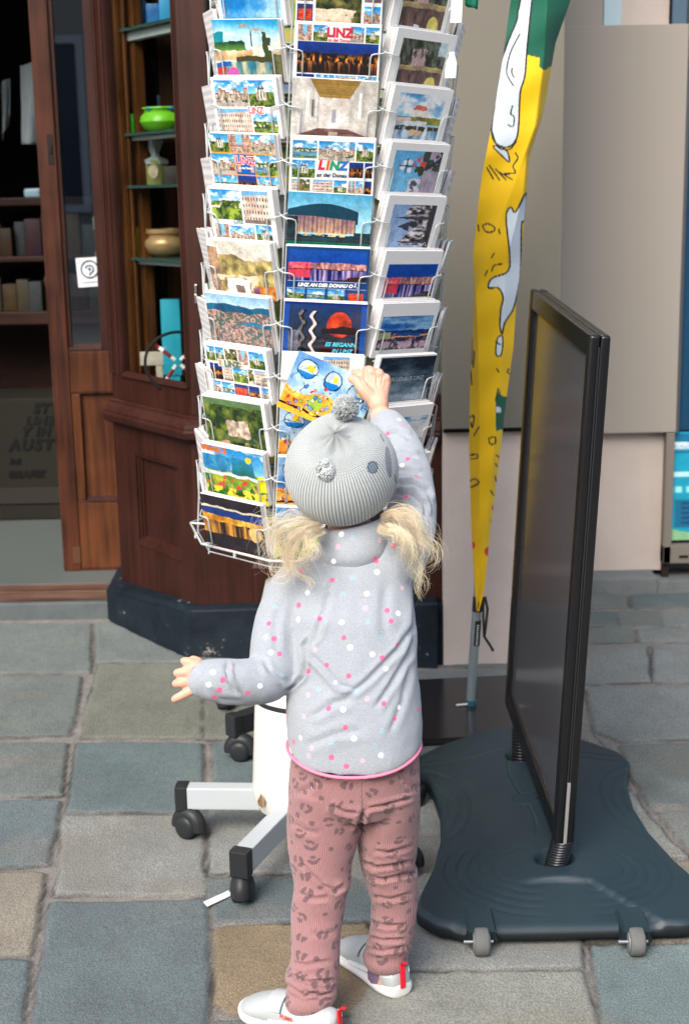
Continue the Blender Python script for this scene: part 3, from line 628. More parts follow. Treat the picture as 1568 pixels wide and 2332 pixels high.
for k in range(5): pr(.14, .75, .65+k*.045, .665+k*.045, (.06, .28, .42))
for k in range(4): pr(.02+.08*k, .07+.08*k, .50, .56, (.6, .92, .9))
msk = vv_ > .80+.14*np.sin(uu_*3+.5); mm = (uu_ < .1) | (vv_ > .9); cc[msk & mm] = np.array([.55, .75, .55])
cc = cc*(.93+.14*fbm(uu_*12, vv_*18, 5))[..., None]
P = np.stack([xp0+.002+uu_*pw, np.full(uu_.shape, 4.494), zt-.001-vv_*ph], -1)
PRINT = mat('printed_paper', attr='Col', rough=.28, spec=.5)
link('poster', grid_mesh('poster', P, cols=s2l(cc)), pc, PRINT)
me = font_mesh('MEIERS', .028, .001, .0003, 0, 'LEFT'); me.transform(Matrix.Translation((xp0+.004, 4.4925, zt-.045)) @ Matrix.Rotation(R_(90), 4, 'X')); link('poster_lettering', me, pc, mat('poster_white', (.75, .85, .9), .5))
# building across the street: seen only mirrored in the glass
opp = empty('street_building', (0, -10, 0), 'plastered town house across the street, mirrored in the door glass', 'building')
mb = MB(); mb.box((-14, -10.6, 0), (14, -10, 5.5)); mb.build('house_wall', mat('ochre_house', (.42, .36, .28), .8, noise=(1, .5, (.3, .3, .3))), opp)
WP = mat('window_pane', (.05, .07, .09), .1); WF = mat('window_frame_white', (.6, .6, .58), .5)
for ix in range(7):
    for iz in range(2):
        xx = -12+ix*3.7; z = 1.2+iz*3.3; mb = MB(); mb.box((xx, -9.99, z), (xx+1.3, -9.95, z+2)); f_ = mb.build('window', WP, opp)
        mb = MB(); mb.box((xx-.1, -9.98, z-.1), (xx, -9.9, z+2.1)); mb.box((xx+1.3, -9.98, z-.1), (xx+1.4, -9.9, z+2.1)); mb.box((xx, -9.98, z+2), (xx+1.3, -9.9, z+2.1)); mb.box((xx, -9.98, z-.1), (xx+1.3, -9.9, z)); mb.box((xx+.6, -9.949, z), (xx+.7, -9.92, z+2)); mb.build('frame', WF, f_)
# ================================================================== POSTCARD PAINTING (colours on a fine mesh, sRGB values)
class Pic:
    def __init__(s, nx=170, ny=120, bg=(.95, .95, .94)):
        s.u, s.v = np.meshgrid((np.arange(nx)+.5)/nx, (np.arange(ny)+.5)/ny); s.c = np.ones((ny, nx, 3))*np.array(bg); s.nx = nx; s.ny = ny
    def m(s, u0, v0, u1, v1): return (s.u >= u0) & (s.u < u1) & (s.v >= v0) & (s.v < v1)
    def rect(s, u0, v0, u1, v1, c): s.c[s.m(u0, v0, u1, v1)] = c
    def disc(s, cu, cv, r, c, asp=1.41): s.c[((s.u-cu)*asp)**2+(s.v-cv)**2 < r*r] = c
    def tile(s, u0, v0, u1, v1, kind, seed=0):
        mk = s.m(u0, v0, u1, v1)
        if not mk.any(): return
        U = (s.u[mk]-u0)/(u1-u0); V = (s.v[mk]-v0)/(v1-v0); A = (u1-u0)*s.nx/((v1-v0)*s.ny)
        x = U*A; n = lambda k, sx=1, sy=1, o=4: fbm(x*k*sx+seed*3.1, V*k*sy+seed*1.7, seed*7+int(k), o)
        U = U+(fbm(x*5+seed, V*5, seed+3, 4)-.5)*(.0 if kind in ('facade', 'moon', 'stadium', 'interior') else .07); V = V+(fbm(x*5+9, V*5+seed, seed+5, 4)-.5)*(.0 if kind in ('facade', 'stadium', 'interior') else .07); col = np.zeros((len(U), 3))
        def mixc(a, b, t): t = np.clip(t, 0, 1)[:, None]; return np.array(a)*(1-t)+np.array(b)*t
        def paint(msk, c): 
            c = np.asarray(c, float); col[msk] = c[msk] if c.ndim == 2 else c
        skyc = mixc((.10, .52, .80), (.62, .85, .95), V*1.7); cl = np.clip((n(3, 1, 1.6)-.52)*5, 0, 1)*(V < .6)
        skyc = skyc*(1-cl[:, None])+np.array([.97, .98, 1.])*cl[:, None]
        col[:] = skyc
        grn = mixc((.10, .22, .10), (.55, .62, .20), n(9)*1.9-.45); hz = .42+.16*(n(2, 1, 0)-.5)
        wallc = mixc((.55, .45, .36), (.95, .90, .80), n(11, 1.6, .5)*2-.5)
        bx = np.floor(x*5.5+seed); hb = .30+.26*(((bx*37+seed*11) % 7)/7)
        if kind in ('city', 'square'):
            top = hb; b_ = V > top; paint(b_, wallc); win = b_ & ((x*26) % 1 < .45) & ((V*17) % 1 < .5) & (V < .72); paint(win, (.32, .30, .33))
            paint(b_ & (V < top+.05), (.62, .32, .22)); paint(V > .74+.04*n(3, 1, 0), mixc((.58, .55, .52), (.80, .76, .70), n(8)*2-.5)); t_ = (V > .66) & (n(7) > .60) & (V < .85); paint(t_, (.55, .25, .2) if seed % 2 else (.2, .35, .18))
        elif kind == 'church':
            paint(V > hz+.05, grn); body = (abs(U-.5) < .2) & (V > .45) & (V < .75); paint(body, wallc)
            for cu in (.44, .56): tw = (abs(U-cu) < .035*(V > .28)+.03*np.clip((V-.08)/.2, 0, 1)) & (V > .08) & (V < .7); paint(tw, (.25, .33, .40)); paint((abs(U-cu) < .033) & (V > .34) & (V < .72), (.93, .88, .78))
            paint(V > .78, grn)
        elif kind == 'river':
            paint(V > hz, mixc((.12, .28, .22), (.35, .48, .28), n(6)*2-.5)); paint((V > hz+.08) & (V < .60) & (n(9, 1.5, .6) > .5), (.85, .78, .66)); wt = V > .60
            paint(wt, mixc((.18, .42, .55), (.55, .72, .78), n(7, .4, 3)*2-.5)); paint((V > .84) & (n(5) > .42), grn)
        elif kind == 'green': paint(V > hz-.05, grn); paint((V > .62) & (n(4) > .55), (.60, .70, .22)); paint((V > .4) & (V < .6) & (n(10) > .62), (.9, .85, .75))
        elif kind == 'tree': paint(V > -1, mixc((.10, .16, .08), (.60, .55, .28), n(7)*2.2-.6)); paint((V > .75) & (n(5) > .45), (.85, .78, .68)); paint((V < .3) & (n(5) > .6), (.85, .9, .95))
        elif kind == 'night':
            col[:] = mixc((.02, .13, .42), (.06, .22, .55), 1-V*2); paint(V > hz-.06, (.10, .06, .06)); g_ = np.clip((n(14, 1, .5)-.46)*6, 0, 1)*np.exp(-((V-.55)/.13)**2); col[:] = col*(1-g_[:, None])+np.array([1., .62, .22])*g_[:, None]
            rf = (V > .62); st_ = np.clip((n(12, 1, .10)-.5)*5, 0, 1)*(V > .62)*(1-(V-.62)*2); col[:] = col*(1-st_[:, None]*.8)+np.array([1., .55, .2])*st_[:, None]*.8
        elif kind == 'dusk':
            col[:] = mixc((.02, .22, .62), (.03, .30, .66), 1-V); top = .40; b_ = (V > top) & (V < .62); redb = b_ & (x/A < .30); blk = (np.floor(x*5)+seed) % 2
            paint(b_, mixc((.45, .28, .35), (.95, .72, .62), n(16, 1.2, .5)*2-.5)); paint(redb, mixc((.75, .20, .28), (.98, .52, .52), n(12)*1.6-.3)); r_ = V >= .62
            paint(r_, mixc((.03, .10, .40), (.85, .72, .85), (n(15, 1, .08)*2.2-.75))); paint(r_ & (x/A < .28) & (V < .88), (.85, .25, .35)); paint((abs(V-.62) < .012), (.30, .12, .12)); paint((V > .86+.25*(1-U)) , (.15, .08, .10)); paint((V > .9-.2*(U-.5)) & (U > .75), (.22, .12, .1))
        elif kind == 'interior':
            col[:] = mixc((.72, .70, .66), (.88, .87, .84), n(5, 1, .3)*2-.5); ce = (V < .30) & (abs(U-.5) < .30-.42*V); paint(ce, mixc((.50, .38, .16), (.68, .55, .28), ((V*38) % 1)))
            bk = (abs(U-.5) < .175) & (V > .30) & (V < .80); paint(bk, mixc((.80, .76, .72), (.93, .91, .88), n(6)*2-.5)); paint((abs(U-.5) < .025) & (V > .48) & (V < .72), (.62, .62, .66)); paint((abs(U-.5) < .06) & (V > .7) & (V < .78), (.96, .95, .95))
            paint(V > .80+.5*np.clip(abs(U-.5)-.18, 0, 1), mixc((.38, .24, .22), (.55, .42, .38), n(9, .5, 3)*2-.5)); 
            for cu in (.19, .80): paint((abs(U-cu) < .017) & (V > .2) & (V < .62), (.97, .97, .97))
            paint((abs(U-.29) < .01) & (V > .3) & (V < .7), (.9, .9, .9)); paint((abs(U-.25) < .012) & (V > .34) & (V < .62), (.45, .45, .42)); paint((abs(U-.5) < .055) & (V > .85), (.72, .66, .58))
        elif kind == 'aerial':
            col[:] = mixc((.55, .75, .90), (.75, .86, .93), V*5); paint(V > .16+.05*n(3, 1, 0), mixc((.05, .28, .45), (.12, .42, .52), n(7)*2-.5)); twn = V > .34-.06*n(4); spk = n(26, 1, 1.5, 3)
            t3 = mixc((.38, .36, .38), (.93, .80, .70), spk*3-1.1); paint(twn, t3); paint(twn & (n(18) > .60), (.30, .42, .38)); paint((abs(V-.50-.12*(U-.75)) < .035) & (U > .55), (.12, .48, .62)); paint(twn & (spk > .66), (.72, .45, .38))
        elif kind == 'castle':
            col[:] = mixc((.10, .20, .08), (.45, .50, .16), n(9)*2.2-.6); cst = (abs(U-.55-.1*(V-.5)) < .2) & (abs(V-.55) < .17+.1*(n(5)-.5)); paint(cst, mixc((.55, .50, .42), (.93, .82, .74), n(14)*2.2-.6)); paint(V < .12, (.35, .48, .30)); paint((V > .82) & (n(8) > .52), (.80, .62, .52))
        elif kind == 'pond':
            col[:] = mixc((.08, .09, .07), (.42, .46, .38), n(8, 1.4, .8)*2.4-.7); paint((abs(U-.42) < .16) & (abs(V-.38) < .2) & (n(9, 2, .6) > .40), (.72, .60, .60)); paint((U > .82) & (V < .30) & (n(4) > .35), (.80, .88, .90))
            paint((abs(V-.60) < .05), mixc((.60, .50, .38), (.80, .74, .45), n(9)*2-.5)); paint(V > .66, mixc((.24, .17, .17), (.52, .40, .36), n(9, 1, .5)*2-.5)); paint(((U-.78)**2*2+(V-.92)**2 < .03), (.85, .80, .42)); paint((U > .35) & (U < .5) & (V > .93), (.9, .88, .92))
        elif kind == 'facade':
            col[:] = mixc((.78, .68, .62), (.93, .88, .80), n(6)*2-.5); paint(((x*9) % 1 < .42) & ((V*5) % 1 < .5), (.35, .30, .34)); paint(V < .18-.1*U, (.45, .7, .9)); paint(V > .88, (.5, .42, .4))
        elif kind == 'red': col[:] = mixc((.10, .20, .42), (.2, .3, .5), n(4)); paint((V > .25) & (V < .8) & (abs(U-.5) < .42), mixc((.70, .12, .08), (.98, .42, .18), n(8, 1, 3)*2-.5)); paint(V > .85, (.15, .1, .12))
        elif kind == 'lane': col[:] = mixc((.55, .40, .36), (.9, .78, .70), n(9)*2-.5); paint((abs(U-.5) < .05+.15*(1-V)) & (V < .6), (.5, .75, .92)); paint(((x*10) % 1 < .35) & ((V*8) % 1 < .5) & (abs(U-.5) > .15), (.40, .25, .25))
        elif kind == 'sepia':
            col[:] = mixc((.80, .78, .72), (.97, .96, .92), n(3)*2-.5); paint(V > .30+.2*(n(3, 1, 0)-.5), mixc((.42, .38, .22), (.85, .76, .48), n(8)*2.2-.6)); paint((U < .16) & (V > .12), mixc((.45, .36, .32), (.78, .62, .48), n(7)*2-.5)); paint((V > .60) & (n(5) > .52), (.90, .80, .68))
            paint((U > .25) & (U < .62) & (V > .66) & (V < .95), (.93, .94, .95)); paint((abs(U-.45) < .07) & (V > .76), (.50, .42, .36)); paint((U > .68) & (V > .76), mixc((.70, .35, .10), (.95, .70, .30), n(9)*2-.5)); paint((U > .66) & (U < .75) & (V > .8) & (V < .93), (.45, .25, .45))
        elif kind == 'cartoon':
            col[:] = mixc((.30, .52, .75), (.70, .82, .92), n(3)*2.2-.6)
            for cu, cv, r_, c in ((.18, .24, .15, (.72, .80, .88)), (.50, .26, .14, (.68, .76, .85)), (.82, .30, .14, (.66, .78, .88))):
                d_ = ((U-cu)*1.35)**2+(V-cv)**2; paint(d_ < (r_*1.12)**2, (.05, .12, .22)); paint(d_ < r_**2, c); paint((d_ < r_**2) & (V > cv+r_*.35), (.04, .45, .75)); paint((((U-cu-.03)*1.35)**2+(V-cv+.02)**2 < (r_*.42)**2), (.98, .80, .10))
            ob = (V > .58+.06*np.sin(U*9)) & (U < .62); paint(ob, mixc((.95, .55, .12), (.98, .76, .32), n(8)*2-.5)); paint(ob & (V > .90), (.98, .68, .15)); paint((V > .86) & (V < .90) & (U < .6) & (n(6, .5, 1) > .42), (.12, .06, .03))
            paint((((U-.40)*1.4)**2+(V-.70)**2 < .013) & (n(9) > .3), (.60, .72, .22)); paint((((U-.80)*1.4)**2+(V-.60)**2 < .012), (.88, .25, .18)); paint(((((U-.82)*1.4)**2+(V-.63)**2) < .002), (.99, .80, .62)); paint((U > .6) & (V > .8), mixc((.05, .45, .75), (.85, .55, .35), n(7)*3-1.2)); paint((U > .62) & (V > .66) & (V < .84) & (n(7) > .55), (.92, .62, .42))
            r9 = np.random.default_rng(seed+40); pal9 = [(.88, .20, .15), (.60, .74, .25), (.98, .82, .30), (.95, .78, .62), (.20, .50, .78), (.93, .55, .20), (.96, .93, .85), (.45, .62, .80)]
            for _ in range(75):
                cu, cv = r9.uniform(.04, .98), r9.uniform(.36, .97); ru = r9.uniform(.010, .032); e9 = np.hypot((U-cu)*1.4*r9.uniform(.6, 1.5), V-cv)/ru; paint(e9 < 1.25, (.16, .12, .14)); paint(e9 < .95, pal9[r9.integers(8)])
            for _ in range(16):
                cu, cv, a9 = r9.uniform(.05, .95), r9.uniform(.03, .95), r9.uniform(0, 3.1); w9 = (U-cu)*math.cos(a9)+(V-cv)*math.sin(a9); l9 = -(U-cu)*math.sin(a9)+(V-cv)*math.cos(a9); paint((np.abs(w9+.03*np.sin(l9*30)) < .005) & (np.abs(l9) < .10), (.10, .16, .30))
        elif kind == 'meadow':
            paint(V > .45, mixc((.12, .40, .14), (.75, .78, .18), n(6)*2.2-.6)); paint((U < .45) & (V > .18) & (V < .48), mixc((.05, .35, .55), (.25, .62, .80), n(6)*2-.5)); paint((U > .46) & (U < .82) & (V > .16) & (V < .5), mixc((.10, .55, .75), (.1, .35, .25), V[...]*2.2-.3+(n(5)-.5))); paint((V > .5) & (V < .56), (.93, .93, .88))
            paint(((U-.76)**2*2+(V-.16)**2 < .004), (.98, .80, .12)); paint((V > .55) & (n(12) > .66), (.85, .20, .18)); paint((V > .78) & (n(6) > .4), (.90, .85, .25)); paint((U > .88) & (V > .45) & (V < .75), (.98, .92, .1)); paint((V > .62) & (n(9) < .34), (.08, .35, .15)); paint((U < .4) & (V < .13) & (n(14, 1, 1) > .45), (.80, .42, .2))
        elif kind == 'gold':
            col[:] = mixc((.09, .08, .11), (.16, .14, .17), n(6)*2-.5); paint((V > .25) & (V < .42), (.05, .20, .48)); bd = (abs(V-.46-.05*(U-.5)) < .07); paint(bd, mixc((.72, .45, .08), (1., .82, .35), n(9)*2.2-.6)); r_ = (V > .50) & (V < .74); paint(r_, mixc((.10, .07, .07), (.98, .68, .25), n(14, 1, .08)*2.6-1.0)); paint((((U-.86)*1.3)**2+(V-.62)**2 < .02), (.90, .75, .45)); paint((V > .2) & (V < .24), (.85, .82, .74))
        elif kind == 'stadium':
            col[:] = mixc((.30, .66, .82), (.62, .85, .93), V*2.2); g_ = V > .84; roof = (V > .30-.12*np.sin(np.clip(U*3.4, 0, 3.14))+.10*np.clip(U-.5, 0, 1)) & (U < .84) & (V < .46+.06*(U > .5)); paint(roof, (.03, .24, .32))
            bo = (V > .40+.10*np.clip(U-.3, 0, 1)) & (V < .68) & (U < .82); paint(bo, mixc((.55, .42, .48), (1., .78, .50), (V-.42)*2.3+(n(9)-.5)*1.1)); paint(bo & ((x*14) % 1 < .18), (.28, .24, .30)); paint((V > .70+.03*n(8, 1, 0)) & (V < .86) | ((U > .80) & (V > .66) & (V < .86)) | ((U < .13) & (V > .42) & (V < .86)), mixc((.02, .10, .16), (.06, .24, .26), n(12)*2-.5)); paint(g_, (.02, .42, .33))
            paint((U > .1) & (U < .7) & (V > .68) & (V < .74) & (n(15) > .5), (.85, .80, .62))
        elif kind == 'moon':
            col[:] = mixc((.10, .24, .45), (.14, .15, .20), V*1.25+(n(3)-.5)*.5); d_ = ((U-.70)*1.45)**2+(V-.38)**2; paint(d_ < .062, mixc((.55, .12, .08), (.93, .32, .14), n(7)*2-.4)); paint((V > .40+.20*np.abs(U-.76)+.04*(n(12, 1, 0)-.5)) & (abs(U-.76) < .3) & (V < .56), (.13, .08, .10)); paint((V > .62) & (V < .72), mixc((.12, .13, .18), (.3, .28, .3), n(9)*2-.6))
            for cu, c in ((.18, (.10, .09, .10)), (.335, (.93, .85, .83))):
                xc = cu+.028*np.sin(V*22); paint((abs(U-xc-.02) < .03) & (V > .10) & (V < .98), (.06, .06, .08)); paint((abs(U-xc) < .024) & (V > .10) & (V < .98) & ((n(6) > .42) | (cu > .3)), c if cu > .3 else (.45, .42, .42))
            paint((U < .14) & (V > .5), mixc((.30, .32, .40), (.55, .55, .62), n(12)*2-.5)); paint((V > .80) & (U > .45), mixc((.16, .04, .05), (.25, .08, .08), n(8)))
        elif kind == 'bay': 
            col[:] = mixc((.06, .35, .68), (.55, .74, .88), n(3, .5, 3)*2.6-.8); paint(V > .42, (.04, .20, .45)); paint(V > .52, mixc((.06, .16, .32), (.85, .55, .40), n(14, 1, .8)*2.6-1.15)); paint((abs(V-.62+.07*(U-.5)) < .018), (.98, .68, .5)); paint((abs(V-.56) < .05) & (U > .35) & (U < .8), (.06, .30, .58)); paint((U < .22) & (abs(V-.56) < .09), (.62, .66, .50)); paint((V > .75) & (n(9, 1, .6) > .5), (.75, .62, .68))
        elif kind == 'storm':
            col[:] = mixc((.04, .13, .20), (.62, .70, .76), V*1.15-.1+(n(5, .5, 1.6)-.5)*1.1); paint((abs(U-.52) < .012) & (V > .90), (.05, .05, .06)); paint((V > .93) & (U > .35) & (U < .55) & (n(9) > .5), (.1, .1, .12))
        elif kind == 'ruin':
            paint(V > .1, mixc((.05, .48, .65), (.93, .95, .96), n(3, .6, 2)*2.4-.4)); paint((V > .55+.35*np.clip(.7-U, 0, 1)) & (U > .3), mixc((.15, .12, .10), (.62, .52, .42), n(9)*2.4-.7))
        elif kind == 'lamp':
            col[:] = mixc((.35, .68, .88), (.48, .76, .90), V); paint(U > .62, mixc((.55, .50, .58), (.68, .64, .70), n(8)*1.5-.2)); paint((U > .60) & (V < .42) & (n(6) > .45), (.20, .24, .22)); 
            for cu, cv in ((.26, .26), (.20, .36), (.36, .42), (.34, .24)): paint(((U-cu)*1.1)**2+(V-cv)**2 < .0035, (.92, .95, .96))
            paint((abs(V-.33) < .012) & (U > .12) & (U < .9), (.04, .12, .2)); paint((abs(U-.28) < .012) & (V > .15) & (V < .5), (.04, .12, .2)); paint(((U-.56)**2+((V-.30)*.8)**2 < .018) & (n(9) > .42), (.85, .30, .25)); paint(((U-.58)**2+((V-.44)*.8)**2 < .010) & (n(9) > .4), (.12, .22, .14))
            paint((U > .40) & (U < .66) & (V > .62) & (n(14) > .44), (.85, .82, .85)); paint((U > .46) & (U < .6) & (V > .66) & (n(12) > .55), (.3, .28, .35)); paint((abs(V-.36-(U-.75)*-.9) < .04) & (U > .72), (.05, .16, .25))
        elif kind == 'cathedral':
            col[:] = mixc((.52, .66, .84), (.66, .76, .90), V); b_ = (U > .42-.12*np.sin(V*9)) & (V < .93); paint(b_, mixc((.10, .10, .14), (.93, .90, .90), n(12, .6, 1.6)*2.8-.95)); paint((abs(V-.30) < .03*np.clip((U-.06)/.3, 0, 1)) & (U > .06), (.22, .22, .30)); paint((abs(V-.86) < .02*np.clip((U-.2)/.2, 0, 1)) & (U > .2), (.2, .2, .28)); paint((abs(V-.5) < .12*np.clip((U-.16)/.3, 0, 1)) & (U > .16) & (U < .45), (.22, .22, .30)); paint((((U-.55)*1.3)**2+((V-.45)*1.6)**2 < .018), (.16, .16, .2)); paint((U > .86) & (n(7) > .35), (.18, .17, .18))
        elif kind == 'riverside':
            cl = np.clip((n(3, 1, 1.5)-.42)*5, 0, 1)*(V < .6); col[:] = mixc((.30, .62, .86), (.6, .82, .93), V*2)*(1-cl[:, None])+np.array([.97, .98, 1])*cl[:, None]; paint((V > .50) & (V < .66), mixc((.28, .30, .12), (.62, .62, .20), n(8)*2-.5)); paint((abs(U-.5) < .17) & (V > .34) & (V < .5), (.95, .90, .86)); paint((abs(U-.5) < .17-.6*(.34-V)) & (V > .24) & (V <= .34), (.85, .45, .35)); paint((V > .52) & (V < .66) & (U < .35), (.80, .74, .70)); paint((V > .60) & (V < .72) & (U > .2) & (U < .7), (.86, .87, .88)); w_ = V > .70; paint(w_, mixc((.30, .48, .62), (.85, .90, .94), n(6, 1.3, .5)*2-.5)); paint(w_ & (V < .80) & (n(7, 1, .4) > .45), (.20, .20, .08)); paint(w_ & (abs(U-.5) < .14) & (V > .78) & (V < .9), (.85, .70, .52))
        elif kind == 'water': col[:] = mixc((.02, .45, .72), (.62, .80, .92), n(3, .7, 1.4)*2.4-.65); paint((V < .35), mixc((.6, .72, .85), (.85, .90, .95), n(5)*2-.5)); paint((V < .22) & (n(6) > .45), (.35, .42, .48))
        elif kind == 'collagepond':
            cl = np.clip(1-abs(V-.25-.1*(U-.5))*5, 0, 1); col[:] = mixc((.10, .58, .80), (.72, .90, .96), V*2.5)*(1-.6*cl[:, None])+np.array([.97, .98, 1.])*.6*cl[:, None]
            paint((U < .14) & (abs(V-.30) < .10), (.03, .55, .60)); paint((V > .36) & (V < .50) & (U < .48), mixc((.12, .30, .14), (.42, .62, .26), V[...]*6-2.2)); paint((V > .34) & (V < .40) & (U > .22) & (U < .46), (.10, .24, .14)); paint((V > .50) & (V < .66), mixc((.80, .62, .40), (.93, .85, .72), n(9)*2-.5)); paint((abs(U-.58) < .012) & (V > .18) & (V < .5), (.28, .36, .42)); paint((U > .5) & (U < .74) & (V > .42) & (V < .62) & (n(9) > .4), (.90, .86, .80)); paint((U > .74) & (U < .80+.06*(V > .3)) & (V > .20) & (V < .66), (.20, .26, .12)); paint((V > .60) & (V < .68) & (U > .3), (.25, .24, .12))
            paint(V > .68, mixc((.12, .42, .50), (.78, .74, .60), n(7, 1.4, .5)*2.4-.8)); paint((V > .72) & (U < .13), (.78, .22, .2)); paint((((U-.24)*1.3)**2+(V-.88)**2 < .012), (.93, .30, .62)); paint((V > .68) & (V < .76) & (U < .22), (.12, .35, .65)); paint((U > .84) & (V > .55), mixc((.20, .22, .14), (.42, .42, .26), n(8)*2-.5)); paint((U > .82) & (V > .3) & (V < .5) & (n(5) > .4), (.9, .86, .8)); paint((abs(U-.46) < .05) & (abs(V-.1) < .03), (.62, .58, .50)); paint((U > .56) & (U < .78) & (abs(V-.17) < .02), (.66, .66, .62))
        col = col*(.88+.24*n(20, 1, 1, 3)+rng.normal(0, .05, len(U)))[:, None]*(.88+.24*n(5))[:, None]
        s.c[mk] = np.clip(col, 0, 1)
    def grid(s, xs, ys, kinds, gap=.012, m0=(.03, .035, .97, .965), seed=0):
        pass
def collage(bg, tiles, **k):
    p = Pic(bg=bg, **k)
    for i, tl in enumerate(tiles): p.tile(*tl[:4], tl[4], tl[5] if len(tl) > 5 else i*3+1)
    return p
W_ = (.96, .96, .95)
def framed(kind, seed=1, m_=(.15, .17, .90, .86)): return collage(W_, [(*m_, kind, seed)])
# each entry: picture, lettering [(text,size,x,z,colour,shear,bold)], label, stack thickness
RED, DKB, WHT, CYA, DKG = (.62, .02, .06), (.02, .05, .12), (.85, .85, .85), (.10, .62, .80), (.10, .16, .10)
CENTER = {
 -1: (collage(W_, [(.02, .0, .20, .62, 'facade'), (.02, .66, .20, .97, 'red'), (.23, .0, .76, .97, 'tree', 4), (.79, .0, .98, .6, 'facade'), (.79, .66, .98, .97, 'city')]), [], 'collage postcard stack with a tree picture, topmost in the middle column', .012),
 0: (collage(W_, [(.04, .04, .20, .29, 'lane'), (.215, .04, .385, .29, 'church'), (.64, .04, .80, .29, 'city'), (.82, .04, .975, .29, 'church', 5), (.04, .30, .975, .80, 'night', 3), (.04, .82, .25, .97, 'night', 9), (.265, .82, .48, .97, 'green'), (.495, .82, .735, .97, 'facade'), (.75, .82, .975, .97, 'church', 2)]),
     [('LINZ', .021, .003, -.0155, RED, 0, .0009), ('an der Donau', .0068, .003, -.0275, RED, 0, .0001)], 'postcard stack with red LINZ title over a lit night bridge', .012),
 1: (collage(W_, [(0, 0, 1, 1, 'interior')]), [], 'postcard stack showing a pale church interior with wooden ceiling', .012),
 2: (collage(W_, [(.03, .07, .32, .36, 'river'), (.335, .07, .76, .38, 'city', 4), (.775, .07, .975, .38, 'church', 3), (.03, .39, .30, .68, 'church', 8), (.70, .40, .87, .66, 'night', 6), (.885, .40, .975, .66, 'night', 8), (.03, .71, .115, .96, 'facade'), (.125, .71, .25, .96, 'tree'), (.285, .71, .515, .96, 'facade', 2), (.53, .71, .68, .96, 'church', 5), (.70, .71, .78, .96, 'lane'), (.79, .71, .87, .96, 'city', 9), (.885, .71, .975, .96, 'night', 2)]),
     [('L', .021, -.0195, -.0495, RED, .15, .0014), ('I', .021, -.0085, -.0495, (.75, .12, .02), .15, .0014), ('N', .021, .0035, -.0495, (.02, .30, .16), .15, .0014), ('Z', .021, .0185, -.0495, (.03, .16, .45), .15, .0014), ('an der Donau', .0095, 0, -.066, DKB, .1, .0003)], 'white collage postcard stack with LINZ in many coloured letters', .012),
 3: (collage(W_, [(0, 0, 1, 1, 'stadium')]), [], 'postcard stack with a round glass hall lit at dusk', .008),
 4: (collage((.03, .25, .50), [(.035, .06, .965, .60, 'dusk', 2), (.03, .74, .24, .97, 'green', 3), (.27, .74, .485, .97, 'river', 5), (.515, .74, .725, .97, 'church', 7), (.755, .74, .965, .97, 'red', 2)]),
     [('LINZ AN DER DONAU OÖ.', .0088, .002, -.0705, WHT, .25, .0005)], 'dark blue postcard stack with a white title line over four small pictures', .014),
 5: (collage((.10, .36, .72), [(.065, .05, .935, .98, 'moon', 2)]), [('ES BEGANN', .0105, .030, -.079, CYA, .25, .0003), ('IN LINZ', .0105, .0335, -.0915, CYA, .25, .0003)], 'postcard stack with a big red moon and cyan words', .014),
 6: (collage(W_, [(.30, .08, .82, .95, 'church', 4), (.50, .02, .82, .42, 'facade', 3)]), [], 'white postcard stack with a tiled roof, half behind the held card', .012),
 7: (collage(W_, [(0, 0, 1, 1, 'cartoon', 3)]), [], 'drawn blue and orange postcard stack beside the hat', .01),
 8: (collage(W_, [(0, 0, 1, 1, 'cartoon', 5)]), [], 'orange edged drawn postcard stack below the twin one, behind the hat', .01),
 9: (collage(W_, [(0, 0, 1, 1, 'green', 5)]), [], 'blue sky and meadow postcard stack lowest in the middle column', .01)}
